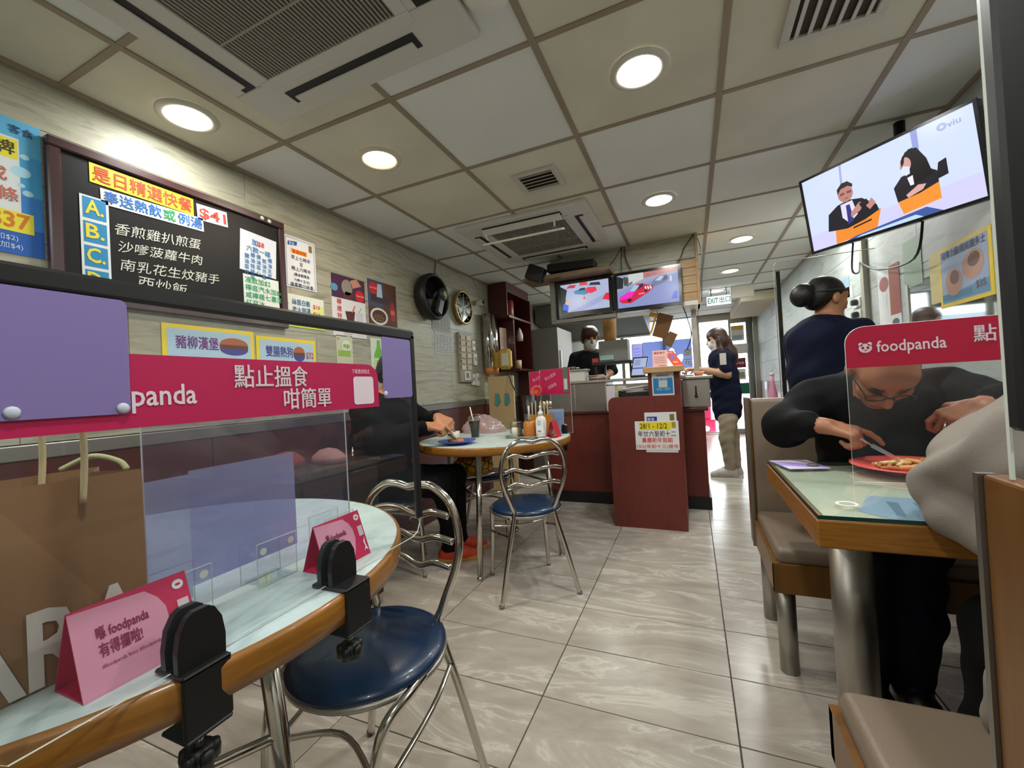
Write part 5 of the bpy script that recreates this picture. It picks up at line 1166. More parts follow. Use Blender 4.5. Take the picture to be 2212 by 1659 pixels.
# divider with two magenta banners at the far table
def far_divider(label, o, r, Wd, off):
    t = thing('table_divider', label, 'divider', o, 0, 'clear dividers on the far table')
    fr = Fr((o[0], o[1], TZ+.008), r); 
    q = MB(); q.rect(fr, 0, 0, Wd, .42, M_CLEAR, 0); rel(q.build('sheet'), t)
    q = MB(); q.tube([fr.p(0, 0), fr.p(Wd, 0), fr.p(Wd, .42), fr.p(0, .42)], .0012, n=5, closed=True); rel(q.build('cut_edge', M_EDGE), t)
    q = MB(); q.rrect(fr, .0, .25, Wd, .42, .03, M_BAN, .001, (0, 0, 0, 1)); rel(q.build('banner'), t)
    q = MB(); q.text(fr, '點止搵食', Wd*.2, .345, .026, col((226, 170, 190)), .01, w=.1, c=.002, rot=.35); q.text(fr, '咁簡單', Wd*.3, .285, .026, col((226, 170, 190)), .01, w=.075, c=.002, rot=.35); rel(q.build('lettering'), t)
    q = MB(); q.rect(fr, Wd-.055, .262, Wd-.012, .425, col((86, 110, 96)), .003); q.rect(fr, Wd-.048, .28, Wd-.02, .35, col((190, 200, 190)), .004); rel(q.build('notice_strip'), t)
    for a in (.045, Wd-.065):
        q = MB(); c_ = fr.p(a, -.008); q.plate(Fr(c_, r), [(-.022, 0), (.022, 0), (.015, .055), (0, .062), (-.015, .055)], .022, M_BLACK, .011); q.box(c_+Vector((0, 0, -.06)), (.02, .02, .10)); rel(q.build('clamp', M_BLACK), t)
far_divider('clear divider with magenta banner at the counter side of the far table, nearer the wall', (-1.10, 2.875, TZ), (.98, -.18, 0), .17, 0)
far_divider('clear divider with magenta banner at the counter side of the far table, nearer the aisle', (-.955, 2.70, TZ), (.93, -.36, 0), .255, 0)
# patterned bag on the chair below the far table
t = thing('patterned_bag', 'yellow and black patterned bag with red top on the chair under the far table', 'bag', (-1.47, 2.62, .455))
vs = []; fs = []; rr = random.Random(9)
for i in range(9):
    th = -math.pi/2+math.pi*i/8
    for j in range(20):
        a = j/20*2*math.pi; vs.append((.16*math.cos(th)*math.cos(a)*(1+rr.uniform(-.04, .04)), .09*math.cos(th)*math.sin(a), .075+.075*math.sin(th)))
for i in range(8):
    for j in range(20): fs.append((i*20+j, i*20+(j+1) % 20, (i+1)*20+(j+1) % 20, (i+1)*20+j))
Mh = mat('hex_pattern', (206, 150, 30), .6); nt = Mh.node_tree; bs = nt.nodes['Principled BSDF']; tc = nt.nodes.new('ShaderNodeTexCoord'); vo = nt.nodes.new('ShaderNodeTexVoronoi'); vo.feature = 'DISTANCE_TO_EDGE'; vo.inputs['Scale'].default_value = 22
cr = nt.nodes.new('ShaderNodeValToRGB'); cr.color_ramp.elements[0].position = .04; cr.color_ramp.elements[0].color = (.02, .016, .01, 1); cr.color_ramp.elements[1].position = .10; cr.color_ramp.elements[1].color = lin((206, 150, 30))+(1,)
nt.links.new(tc.outputs['Object'], vo.inputs['Vector']); nt.links.new(vo.outputs['Distance'], cr.inputs[0]); nt.links.new(cr.outputs[0], bs.inputs['Base Color'])
q = MB(); q.add(vs, fs); q.build('bag_body', Mh, t, True)
q = MB(); q.add([(x*1.02, y*1.03, z*.6+.075) for x, y, z in vs[100:]], [tuple(i-100 for i in f) for f in fs if min(f) >= 100]); q.build('red_top', mat('bag_red', (176, 60, 30), .6), t, True)
q = MB(); q.tube(spline([(-.1, 0, .14), (-.06, 0, .2), (.04, 0, .2), (.1, 0, .14)]), .008, n=8); q.build('strap', M_BLACK, t, True)
# ================================================================ booth on the right
def bench(label, yf, yback, sgn, xa=.222, xb=1.13, xs=None):
    """yf: front edge of the seat, yback: front face of the backrest; sgn: +1 when the backrest is at larger y"""
    t = thing('booth_bench', label, 'bench', ((xa+xb)/2, yback, 0))
    ya, yb = min(yf, yback), max(yf, yback); xs = xa if xs is None else xs
    q = MB(); q.bx(xs+.012, xb, ya+.012 if sgn > 0 else ya, yb if sgn > 0 else yb-.012, .405, .462, 0, .0); 
    o = q.build('seat_cushion', M_VINYL, bevel=.02); rel(o, t); o.modifiers['bevel'].segments = 4
    for p in o.data.polygons: p.use_smooth = True
    q = MB(); q.bx(xs, xs+.022, ya, yb, .315, .415); rel(q.build('side_rail', M_OAKP), t)
    yy = yf if sgn > 0 else yf-.022
    q = MB(); q.bx(xs, xb, yy, yy+.022, .315, .412); rel(q.build('front_rail', M_OAKP), t)
    q = MB(); q.bx(xa+.022, xb, ya+.03, yb, .335, .405); rel(q.build('seat_base', mat('ply_dark', (88, 62, 36), .6)), t)
    y2 = yback+sgn*.065; a, b = min(yback, y2), max(yback, y2)
    q = MB(); q.bx(xa+.012, xb, a, b, .40, .957); o = q.build('backrest', M_VINYL, bevel=.018); rel(o, t); o.modifiers['bevel'].segments = 3
    for p in o.data.polygons: p.use_smooth = True
    q = MB(); q.bx(xa-.004, xa+.014, a-.03 if sgn < 0 else a, b-.003 if sgn < 0 else b+.03, .02 if sgn < 0 else .30, .962); rel(q.build('end_panel', M_OAKP, bevel=.003), t)
    q = MB(); q.bx(xa-.007, xa+.006, (b-.003 if sgn < 0 else a-.004), (b+.004 if sgn < 0 else a+.004), .30, .962); rel(q.build('metal_edge', M_DSTEEL), t)
    for x in (xs+.045, xb-.06):
        for y in ((ya+.09, yb-.02) if sgn > 0 else (ya+.02, yb-.06)):
            q = MB(); q.tube([(x, y, 0.0), (x, y, .34)], .030, n=18, flat=1.0); rel(q.build('leg', M_STEEL, None, True), t)
    return t
bench('taupe vinyl booth bench in front, cut off by the picture edge', .98, .507, -1, .236, 1.13, .210)
bench('taupe vinyl booth bench behind the elderly man', 1.655, 2.13, 1)
# booth table
t = thing('booth_table', 'rectangular glass topped booth table with honey wood edge and steel leg', 'table', (.68, 1.4, 0))
q = MB(); q.bx(.252, 1.13, 1.10, 1.71, .69, .742); rel(q.build('table_top', mat('table_cream', (196, 202, 186), .5)), t)
for p in ((.232, 1.13, 1.08, 1.10), (.232, 1.13, 1.71, 1.73), (.232, .252, 1.10, 1.71)):
    q = MB(); q.bx(p[0], p[1], p[2], p[3], .682, .742, 0, .003); rel(q.build('wood_edge', M_OAK), t)
q = MB(); q.rect(Fr((0, 0, .7515), (1, 0, 0), (0, 1, 0)), .236, 1.084, 1.13, 1.726); rel(q.build('glass_sheet', M_TGLASS), t)
q = MB()
for p in ((.234, 1.13, 1.082, 1.0838), (.234, .2358, 1.084, 1.728), (.234, 1.13, 1.7262, 1.728)): q.bx(p[0], p[1], p[2], p[3], .743, .7515)
rel(q.build('glass_edge', M_GEDGE), t)
q = MB(); q.tube([(.36, 1.36, 0), (.36, 1.36, .684)], .046, n=24); rel(q.build('leg', M_STEEL, None, True), t)
q = MB(); q.tube([(1.02, 1.40, 0), (1.02, 1.40, .684)], .046, n=24); rel(q.build('leg', M_STEEL, None, True), t)
fr = Fr((.33, 1.115, .7424), (1, 0, 0), (0, 1, 0)); q = MB(); q.poly(fr, [(.0, .05), (.04, .0), (.40, .0), (.40, .16), (.06, .2)], col((150, 178, 206)), .0002)
for i in range(6): q.poly(fr, [(.06+.05*i, .03), (.075+.05*i, .03), (.10+.05*i, .14), (.08+.05*i, .15)], col((110, 136, 168)), .0004)
rel(q.build('print_under_glass'), t)
q = MB(); q.lathe([(.016, .7519), (.02, .7525), (.022, .7519)], (.315, 1.19, 0), n=20, ring=True); rel(q.build('ring_sticker', M_WHITE), t)
# leaflet with a dark disc
p = at(1740, 1006, 'z', .753); t = thing('leaflet', 'purple and white leaflet lying on the glass by the table corner', 'leaflet', (p.x, p.y, .752))
fr = Fr((p.x-.055, p.y-.06, .7525), (1, .25, 0), (-.25, 1, 0)); q = MB(); q.plate(fr, [(0, 0), (.12, 0), (.12, .15), (0, .15)], .001, col((206, 196, 222)), .0006); rel(q.build('sheet'), t)
q = MB(); q.poly(fr, [(0, .06), (.12, .0), (.12, .06), (0, .13)], col((160, 140, 206)), .001); rel(q.build('print'), t)
q = MB(); q.lathe([(.001, .006), (.014, .006), (.016, .003), (.016, 0)], (p.x+.02, p.y+.0, .7538), n=18); tag(q.build('dark_disc', mat('disc_grey', (92, 88, 84), .5), None, True), 'dark round disc on the purple leaflet', 'disc')
# dinner plate with noodles and fries
PC = (.588, 1.592, .7522)
plate('dinner_plate', 'coral plate of fried noodles in front of the elderly man', PC, .15, mat('plate_coral', (236, 96, 88), .35))
rr = random.Random(21)
FC = [mat('fried_a', (206, 156, 88), .5), mat('fried_b', (176, 116, 58), .5), mat('fried_c', (224, 196, 144), .5)]
for i in range(34):
    a = rr.uniform(0, 6.28); r = .085*math.sqrt(rr.uniform(0, 1)); h = .012+.022*(1-r/.085)
    x, y = PC[0]+.01+r*math.cos(a)*1.15, PC[1]+r*math.sin(a)*.8; d = rr.uniform(0, 6.28); L = rr.uniform(.016, .028)
    q = MB(); q.tube(spline([(-L*math.cos(d), -L*math.sin(d), 0), (0, 0, rr.uniform(.002, .008)), (L*math.cos(d), L*math.sin(d), rr.uniform(-.004, .002))], 3), rr.uniform(.0045, .0075), n=6)
    o = q.build('fried_piece', FC[i % 3], None, True); o.location = (x, y, PC[2]+h); tag(o, 'browned strip in the heap on the coral plate', 'food', 'fried strips on the coral plate')
# standing sheet with banner on the booth table
t = thing('table_divider', 'clear sheet with a magenta banner standing on the booth table', 'divider', (.70, 1.40, .752))
fr = FW(0, 0, 1.42); xa, xb = .394, 1.10; zt = 1.177
pts = [(xa, .7535), (xb, .7535), (xb, zt)]+[(xa+.045-.045*math.sin(math.radians(15*i)), zt-.045+.045*math.cos(math.radians(15*i))) for i in range(7)]
q = MB(); q.poly(fr, pts, M_CLEAR, 0); rel(q.build('sheet'), t)
q = MB(); q.tube([fr.p(a, b) for a, b in pts], .0011, n=5, closed=True); rel(q.build('cut_edge', M_EDGE), t)
bp = [(xa+.001, 1.066), (.80, 1.066), (.80, zt)]+[(xa+.046-.045*math.sin(math.radians(15*i)), zt-.045+.045*math.cos(math.radians(15*i))) for i in range(7)]
q = MB(); q.poly(fr, bp, mat('banner_print_red', (184, 22, 62), .35), .001); q.poly(fr, bp, mat('banner_print_red', (184, 22, 62), .35), -.001); rel(q.build('banner'), t)
q = Letters(); q.text(fr, 'foodpanda', .462, 1.106, .042, WH, .014, c=.002, w=.142); q.text(fr, '點', .655, 1.118, .045, WH, .02, c=.002); q.text(fr, '止搵食', .705, 1.118, .045, WH, .02, c=.002, w=.09)
for e in q.l: rel(e.build('lettering'), t)
q = MB()
# round logo mark: white disc with two slanted dark eyes
q.ell(fr, .438, 1.118, .0145, .0125, WH, .002); q.ell(fr, .428, 1.129, .005, .005, WH, .002, 10); q.ell(fr, .448, 1.129, .005, .005, WH, .002, 10)
q.ell(fr, .4325, 1.119, .0032, .0042, mat('banner_print_red', (184, 22, 62), .35), .0026, 10); q.ell(fr, .4435, 1.119, .0032, .0042, mat('banner_print_red', (184, 22, 62), .35), .0026, 10); q.ell(fr, .438, 1.112, .0028, .0016, mat('banner_print_red', (184, 22, 62), .35), .0026, 10)
rel(q.build('logo_mark'), t)
for x in (.62, .98):
    for dy in (-.02, -.01):
        f2 = FW(x, .7523, 1.42+dy); q = MB(); q.rrect(f2, -.04, 0, .04, .07, .005, M_CLEAR, 0); rel(q.build('clear_foot'), t)
        q = MB(); q.tube([f2.p(a, b) for a, b in ((-.04, 0.001), (.04, .001), (.04, .07), (-.04, .07))], .001, n=5, closed=True); rel(q.build('foot_edge', M_EDGE), t)
    q = MB(); q.bx(x-.03, x+.03, 1.401, 1.409, .7522, .757); rel(q.build('clear_web', M_CLEAR), t)
# near divider on the bench back with black upright
t = thing('bench_divider', 'tall clear bench divider with a thick black upright at the picture edge', 'divider', (.6, .475, .96))
q = MB(); q.bx(.2325, .2535, .452, .468, 1.005, 1.78, 0, .003); rel(q.build('upright', M_BLACK), t)
q = MB(); fr = FW(0, 0, .476); q.rect(fr, .2385, .963, 1.10, 1.78, M_CLEAR, 0); rel(q.build('sheet'), t)
q = MB(); q.bx(.237, .2388, .4745, .4785, .963, 1.78); rel(q.build('cut_edge', M_EDGE), t)
q = MB(); q.bx(.26, .33, .470, .474, 1.03, 1.042); rel(q.build('bolt_rail', M_CHROME), t)
q = MB(); q.bx(.27, 1.10, .468, .486, .958, .968); rel(q.build('foot_rail', M_STEEL), t)

# second booth further back: table with pole divider and sauces
t = thing('booth_table', 'booth table further back, mostly hidden behind the bench', 'table', (.85, 3.5, 0))
q = MB(); q.bx(.46, 1.13, 3.22, 3.85, .70, .752, 0, .003); rel(q.build('table_top', mat('table_cream', (196, 202, 186), .5)), t)
q = MB(); q.tube([(.75, 3.5, 0), (.75, 3.5, .70)], .046, n=20); rel(q.build('leg', M_STEEL, None, True), t)
t = thing('pole_divider', 'clear divider with a slim black pole behind the booth', 'divider', (.58, 3.35, .752))
q = MB(); q.bx(.57, .594, 3.34, 3.356, .753, 1.765); rel(q.build('pole', M_BLACK), t)
q = MB(); q.rect(FW(0, 0, 3.36), .562, .80, 1.12, 1.83, M_CLEAR, 0); rel(q.build('sheet'), t)
q = MB(); f2 = FW(0, 0, 3.36); q.tube([f2.p(.562, .80), f2.p(.562, 1.81), f2.p(.58, 1.83), f2.p(1.12, 1.83)], .0025, n=6); rel(q.build('cut_edge', mat('edge_pale', (190, 182, 160), .3), None, True), t)
for x, y, h, c_, lb in ((.50, 3.27, .30, (226, 150, 180), 'pink sauce bottle behind the booth bench'), (.635, 3.30, .27, (222, 214, 200), 'white pump bottle behind the booth bench'), (.72, 3.31, .25, (226, 110, 50), 'orange sauce bottle behind the booth bench')):
    lathe_obj('sauce_bottle', lb, 'bottle', [(.025, 0), (.028, .01), (.027, h*.6), (.012, h*.85), (.012, h), (.001, h)], (x, y, .753), mat('bottle_%02x%02x%02x' % c_, c_, .35), 16, (('cap', [(.013, h), (.013, h+.02), (.001, h+.022)], M_WHITE),))

# ================================================================ right wall
Xr = XR-.0065
def FRr(y, z): return FRt(y, z, Xr)
t = thing('wall_mirror', 'mirror strip along the right wall behind the posters', 'mirror', (XR, 2.4, 1.3))
q = MB(); q.rect(FRr(3.02, 1.10), 0, 0, .98, .42, mat('mirror_silver', (206, 210, 208), .04, metal=1.0), .0006); rel(q.build('glass'), t)
q = MB(); q.bx(Xr-.006, Xr, 3.02, 3.05, 1.10, 1.52); q.bx(Xr-.006, Xr, 2.01, 2.04, 1.10, 1.52); rel(q.build('side_trim', M_STEEL), t)
def hd(q, l, f, w, h):
    q.rect(f, .018, .018, w-.018, h-.018, col((150, 166, 196)), .0006); q.rect(f, .02, .03, w*.65, .06, col((72, 120, 150)), .0008); q.poly(f, [(.02, .02), (w-.02, .02), (w-.02, .08), (.02, .05)], col((96, 140, 170)), .0007)
    for cx, cy, ra, rb, ro in ((w*.30, h*.38, w*.17, h*.22, -.5), (w*.68, h*.55, w*.20, h*.22, .2)):
        pts = [(cx+ra*math.cos(a)*math.cos(ro)-rb*math.sin(a)*math.sin(ro), cy+ra*math.cos(a)*math.sin(ro)+rb*math.sin(a)*math.cos(ro)) for a in np.linspace(0, 2*math.pi, 20)[:-1]]
        q.poly(f, pts, col((186, 140, 118)), .0010); pts = [(cx+(a_-cx)*.55+.01, cy+(b_-cy)*.5+.02) for a_, b_ in pts]; q.poly(f, pts, col((112, 74, 66)), .0013)
    l.text(f, '司華力腸/雞尾腸多士', .03, h-.055, .038, col((56, 66, 110)), .012, w=w-.06); l.text(f, '$35', w*.72, h*.17, .045, col((110, 70, 90)), .014)
poster('sausage_poster', 'yellow bordered blue poster of sausages at thirty-five dollars by the mirror', FRr(2.70, 1.335), .385, .285, (226, 196, 60), hd, th=.004)
poster('blank_sheet', 'cream sheet half hidden behind the sausage poster', FRr(2.79, 1.37), .12, .25, (206, 190, 130), None, th=.002, cat='sheet')
def red_p(q, l, f, w, h):
    q.rect(f, w*.55, h*.35, w, h, col((150, 66, 44)), .0005); q.ell(f, w*.3, h*.8, w*.22, h*.1, col((150, 80, 80)), .0006); q.rect(f, .02, .03, w*.9, h*.22, col((170, 172, 180)), .0006); q.ell(f, w*.75, h*.25, w*.15, h*.05, col((60, 66, 90)), .0008); q.rect(f, w*.05, h*.5, w*.4, h*.66, col((200, 206, 206)), .0006)
poster('drink_poster', 'tall white and rust poster between the cable trunk and the mirror', FRr(3.42, 1.22), .30, .46, (206, 206, 204), red_p)
poster('pale_poster', 'pale green sheet high beside the mirror on the right wall', FRr(3.06, 1.50), .20, .26, (150, 170, 150), None)
for i, (y, z, w_, h_, c_, lb) in enumerate(((4.35, 1.30, .26, .36, (176, 186, 190), 'glossy pale sheet pinned behind the head of the woman in navy'), (4.05, 1.28, .18, .42, (196, 200, 196), 'long white sheet on the right wall beside the plugs'), (4.15, 1.62, .22, .16, (140, 166, 186), 'light blue notice above the plugs on the right wall'), (6.6, 1.12, .42, .42, (140, 156, 176), 'blue grey sheet on the far right wall'), (6.0, 1.12, .40, .40, (226, 228, 230), 'white sheet next to the blue grey one on the far right wall'), (6.7, 1.62, .30, .42, (206, 200, 150), 'small picture with yellow flowers on the far right wall'))):
    poster('wall_sheet', lb, FRr(y, z), w_, h_, c_, lines(5, (150, 156, 160)) if i in (0, 1, 3, 4) else None, cat='sheet')
t = thing('cable_conduit', 'vertical grey cable trunking on the right wall', 'trunking', (XR, 3.6, 1.2))
q = MB(); q.bx(Xr-.03, Xr, 3.56, 3.62, 1.20, 2.0, 0, .003); rel(q.build('cover', mat('trunk_grey', (150, 146, 130), .6)), t)
for i, z in enumerate((1.30, 1.46, 1.55)):
    t = thing('wall_plug', ('black plug low in a socket beside the trunking', 'black plug in the middle socket beside the trunking', 'black plug in the top socket beside the trunking')[i], 'plug', (Xr, 3.78, z), group='plugs by the cable trunk')
    q = MB(); q.bx(Xr-.012, Xr, 3.72, 3.84, z-.035, z+.035, 0, .003); rel(q.build('socket_plate', M_WHITE), t)
    q = MB(); q.box((Xr-.03, 3.76, z), (.04, .05, .045), 0, None, .01); rel(q.build('plug', M_BLACK), t)
cable('black cable drooping from the big screen to the cable trunk', [(1.02, 2.52, 1.74), (1.05, 2.7, 1.60), (1.08, 3.2, 1.66), (1.11, 3.55, 1.78)], .006)
cable('second black cable swinging below the big screen', [(.80, 2.66, 1.72), (.86, 2.9, 1.62), (.98, 3.2, 1.66), (1.11, 3.6, 1.80)], .005)
cable('short loop of cable hanging from the low plug', [(Xr-.04, 3.78, 1.28), (Xr-.05, 3.85, 1.18), (Xr-.03, 3.9, 1.05)], .004)
# acrylic canopy near the door
q = MB(); q.box((.64, 5.9, 2.12), (.26, .03, .16), 0, RX(.3), .01); tag(q.build('light_cover', mat('canopy_plastic', (206, 200, 186), .3)), 'pale plastic cover hanging near the exit sign', 'cover')
q = MB(); q.bx(.70, XR-.008, 6.6, 8.4, 2.10, CEIL-.02); tag(q.build('duct_boxing', mat('boxing_cream', (186, 176, 152), .7)), 'cream boxing above the glass door at the passage end', 'boxing')

# ================================================================ big screen
s_ = .905
def sc(p): return Vector((p[0]*s_, p[1]*s_, 1.06+(p[2]-1.06)*s_))
BL, BR, TL = sc((.700, 2.983, 1.758)), sc((1.242, 2.486, 1.772)), sc((.647, 2.938, 2.188))
def news(q, f, w, h):
    Pn = lambda pts, c, k=1, e=1.15: q.poly(f, [(a*w, b*h) for a, b in pts], screen(c, e), .0005*k)
    Pn([(0, 0), (1, 0), (1, 1), (0, 1)], (196, 208, 244), 0)
    Pn([(0, .0), (1, .0), (1, .27), (.45, .24), (0, .22)], (198, 196, 238), 1)
    Pn([(.26, .74), (.275, .74), (.285, 1), (.27, 1)], (150, 160, 214), 1); Pn([(.70, .5), (.725, .48), (.735, 1), (.70, 1)], (140, 150, 206), 1)
    Pn([(.17, 0), (.44, .04), (.48, .27), (.18, .22)], (226, 132, 44), 2); Pn([(.60, .10), (.80, .14), (.80, .34), (.58, .26)], (230, 140, 50), 2)
    Pn([(.24, 0), (.80, 0), (.72, .10), (.30, .03)], (60, 84, 150), 3); Pn([(.3, 0), (.7, 0), (.66, .05), (.34, .02)], (180, 206, 240), 4)
    # man in a dark suit
    Pn([(.13, .20), (.15, .42), (.22, .50), (.30, .52), (.38, .48), (.46, .34), (.47, .26), (.38, .20), (.26, .16)], (24, 24, 34), 5)
    Pn([(.24, .49), (.32, .50), (.34, .30), (.28, .22), (.24, .32)], (210, 206, 232), 6); Pn([(.275, .46), (.30, .46), (.31, .24), (.27, .20)], (52, 48, 120), 7)
    q.ell(f, .285*w, .61*h, .050*w, .105*h, screen((176, 122, 110), 1.15), .0045); Pn([(.235, .63), (.235, .70), (.27, .76), (.31, .76), (.34, .70), (.335, .66), (.31, .70), (.26, .69)], (26, 22, 26), 10)
    Pn([(.25, .63), (.28, .635), (.28, .605), (.252, .60)], (110, 70, 80), 11); Pn([(.295, .635), (.325, .635), (.325, .60), (.295, .605)], (110, 70, 80), 11); Pn([(.272, .555), (.30, .555), (.298, .545), (.275, .545)], (130, 60, 64), 11)
    Pn([(.30, .34), (.36, .44), (.40, .42), (.36, .33), (.30, .28)], (182, 128, 120), 12); Pn([(.40, .36), (.44, .44), (.46, .36), (.42, .30)], (182, 128, 120), 12); Pn([(.36, .42), (.41, .45), (.42, .38), (.37, .36)], (30, 28, 34), 13); Pn([(.30, .13), (.42, .16), (.42, .18), (.30, .15)], (40, 28, 26), 13)
    # woman with long black hair and a mask
    Pn([(.58, .26), (.57, .44), (.62, .54), (.74, .56), (.80, .46), (.80, .33), (.70, .28)], (28, 26, 34), 5); Pn([(.79, .36), (.85, .38), (.85, .56), (.81, .54)], (24, 24, 30), 4)
    Pn([(.62, .64), (.64, .76), (.68, .82), (.72, .80), (.76, .64), (.78, .44), (.68, .40), (.66, .55)], (18, 16, 20), 7); q.ell(f, .652*w, .66*h, .030*w, .085*h, screen((196, 150, 144), 1.15), .0042); Pn([(.622, .60), (.64, .65), (.672, .62), (.668, .54), (.645, .53)], (206, 214, 244), 10)
    Pn([(.63, .64), (.645, .68), (.655, .76), (.69, .70), (.70, .82), (.66, .80), (.63, .72)], (18, 16, 20), 9); Pn([(.65, .50), (.68, .51), (.68, .40), (.66, .40)], (222, 220, 238), 8); Pn([(.63, .31), (.70, .38), (.74, .36), (.72, .31), (.64, .27)], (206, 160, 152), 9)
    q.text(f, '◎viu', .83*w, .86*h, .05*h*2, screen((150, 156, 196), 1.1), .01, c=.004)
tbig, ftv = tv('ceiling_screen', 'large tilted screen showing two people in black at a desk', BL, BR-BL, TL-BL, .735*s_, .435*s_, .012, .014, .045, news)
q = MB(); c_ = ftv.p(.33, .2, -.05); q.box(c_, (.05, .05, .2)); q.tube([c_, c_+Vector((.1, .1, .0)), c_+Vector((.1, .1, CEIL-c_.z))], .022, n=12); rel(q.build('ceiling_mount', M_BLACK, None, True), tbig)
# ================================================================ people: bodies grown as one smooth surface
class Body:
    def __init__(s): s.p = []; s.fq = 1.
    def cap(s, a, b, ra, rb=None, m=0, k=.03, fold=0., seed=0.):
        s.p.append(('c', np.array(a, float), np.array(b, float), ra, ra if rb is None else rb, m, k, fold, seed)); return s
    def ell(s, c, r, m=0, k=.02, F=None, U=None, fold=0., seed=0.):
        if F is None: R = np.eye(3)
        else:
            F = np.array(F, float); F /= np.linalg.norm(F); U = np.array(U, float); U = U-F*U.dot(F); U /= np.linalg.norm(U); R = np.stack([np.cross(F, U), F, U])   # rows: side, forward, up
        s.p.append(('e', np.array(c, float), np.array(r, float), R, None, m, k, fold, seed)); return s
    def chain(s, pts, rs, m=0, k=.03, fold=0., seed=0.):
        for i in range(len(pts)-1): s.cap(pts[i], pts[i+1], rs[i], rs[i+1], m, k, fold, seed)
        return s
    def mesh(s, name, h, mats, parent=None):
        lo = []; hi = []
        for q in s.p:
            if q[0] == 'c': lo.append(np.minimum(q[1]-q[3], q[2]-q[4])); hi.append(np.maximum(q[1]+q[3], q[2]+q[4]))
            else: r = q[2].max(); lo.append(q[1]-r); hi.append(q[1]+r)
        lo = np.min(lo, 0)-4*h; hi = np.max(hi, 0)+4*h
        n = np.ceil((hi-lo)/h).astype(int)+1
        D = np.full(n, .5, np.float32)
        for q in s.p:
            mg = max(q[6], .012)+3*h
            if q[0] == 'c': a = np.minimum(q[1]-q[3], q[2]-q[4])-mg; b = np.maximum(q[1]+q[3], q[2]+q[4])+mg
            else: r = q[2].max(); a = q[1]-r-mg; b = q[1]+r+mg
            i0 = np.maximum(((a-lo)/h).astype(int), 0); i1 = np.minimum(((b-lo)/h).astype(int)+2, n)
            if (i1 <= i0).any(): continue
            X = (lo[0]+h*np.arange(i0[0], i1[0]))[:, None, None]; Y = (lo[1]+h*np.arange(i0[1], i1[1]))[None, :, None]; Zz = (lo[2]+h*np.arange(i0[2], i1[2]))[None, None, :]
            if q[0] == 'c':
                ba = q[2]-q[1]; L2 = max(ba.dot(ba), 1e-9)
                t = np.clip(((X-q[1][0])*ba[0]+(Y-q[1][1])*ba[1]+(Zz-q[1][2])*ba[2])/L2, 0, 1)
                d = np.sqrt((X-q[1][0]-ba[0]*t)**2+(Y-q[1][1]-ba[1]*t)**2+(Zz-q[1][2]-ba[2]*t)**2)-(q[3]+(q[4]-q[3])*t)
            else:
                R = q[3]; r = q[2]; dx, dy, dz = X-q[1][0], Y-q[1][1], Zz-q[1][2]
                u = [(R[k, 0]*dx+R[k, 1]*dy+R[k, 2]*dz) for k in range(3)]
                k0 = np.sqrt(sum((u[k]/r[k])**2 for k in range(3))); k1 = np.sqrt(sum((u[k]/r[k]**2)**2 for k in range(3)))+1e-6
                d = k0*(k0-1)/k1
            if q[7]:
                sd = q[8]; g = s.fq; d = d+q[7]*(np.sin(g*(38*X+21*Zz+17*Y)+sd)*np.sin(g*(33*Zz-19*X)+1.7*sd)+.5*np.sin(g*(71*Zz+43*Y-29*X)+sd*2))
            d = d.astype(np.float32); sl = tuple(slice(i0[k], i1[k]) for k in range(3))
            o = D[sl]; kk = q[6]; hh = np.maximum(kk-np.abs(o-d), 0)/kk; D[sl] = np.minimum(o, d)-hh*hh*kk*.25
        # surface nets
        sg = D < 0
        c = np.zeros(n-1, np.int8)
        offs = [(i, j, k) for i in (0, 1) for j in (0, 1) for k in (0, 1)]
        def sub(A, o): return A[o[0]:n[0]-1+o[0], o[1]:n[1]-1+o[1], o[2]:n[2]-1+o[2]]
        for o in offs: c += sub(sg, o)
        act = (c > 0) & (c < 8); idx = np.argwhere(act)
        ids = np.full(n-1, -1, np.int64); ids[act] = np.arange(len(idx))
        acc = np.zeros((len(idx), 3)); cnt = np.zeros(len(idx))
        cd = {o: D[idx[:, 0]+o[0], idx[:, 1]+o[1], idx[:, 2]+o[2]] for o in offs}
        for o in offs:
            for ax in range(3):
                if o[ax]: continue
                o2 = list(o); o2[ax] = 1; o2 = tuple(o2); a, b = cd[o], cd[o2]; cr = (a < 0) != (b < 0)
                t = np.where(cr, a/np.where(cr, a-b, 1), 0)
                p = np.tile(np.array(o, float), (len(idx), 1)); p[:, ax] = t
                acc[cr] += p[cr]; cnt[cr] += 1
        V = lo+h*(idx+acc/cnt[:, None])
        faces = []
        for ax in range(3):
            a1, a2 = (ax+1) % 3, (ax+2) % 3
            s0 = [slice(1, -1)]*3; s0[ax] = slice(0, n[ax]-1); s1 = [slice(1, -1)]*3; s1[ax] = slice(1, n[ax])
            A_ = sg[tuple(s0)]; B_ = sg[tuple(s1)]
            e = np.argwhere(A_ != B_); 
            if not len(e): continue
            fl = A_[e[:, 0], e[:, 1], e[:, 2]]
            g = e.copy(); g[:, a1] += 1; g[:, a2] += 1
            def cell(d1, d2): q = g.copy(); q[:, a1] -= d1; q[:, a2] -= d2; return ids[q[:, 0], q[:, 1], q[:, 2]]
            Q = np.stack([cell(1, 1), cell(0, 1), cell(0, 0), cell(1, 0)], 1)
            Q[~fl] = Q[~fl][:, ::-1]; faces.append(Q)
        Fq = np.concatenate(faces); Fq = Fq[(Fq >= 0).all(1)]
        # two light smoothing passes
        for _ in range(2):
            sm = np.zeros_like(V); ct = np.zeros(len(V))
            for k in range(4):
                a, b = Fq[:, k], Fq[:, (k+1) % 4]; np.add.at(sm, a, V[b]); np.add.at(ct, a, 1); np.add.at(sm, b, V[a]); np.add.at(ct, b, 1)
            V = V*.5+.5*sm/np.maximum(ct, 1)[:, None]
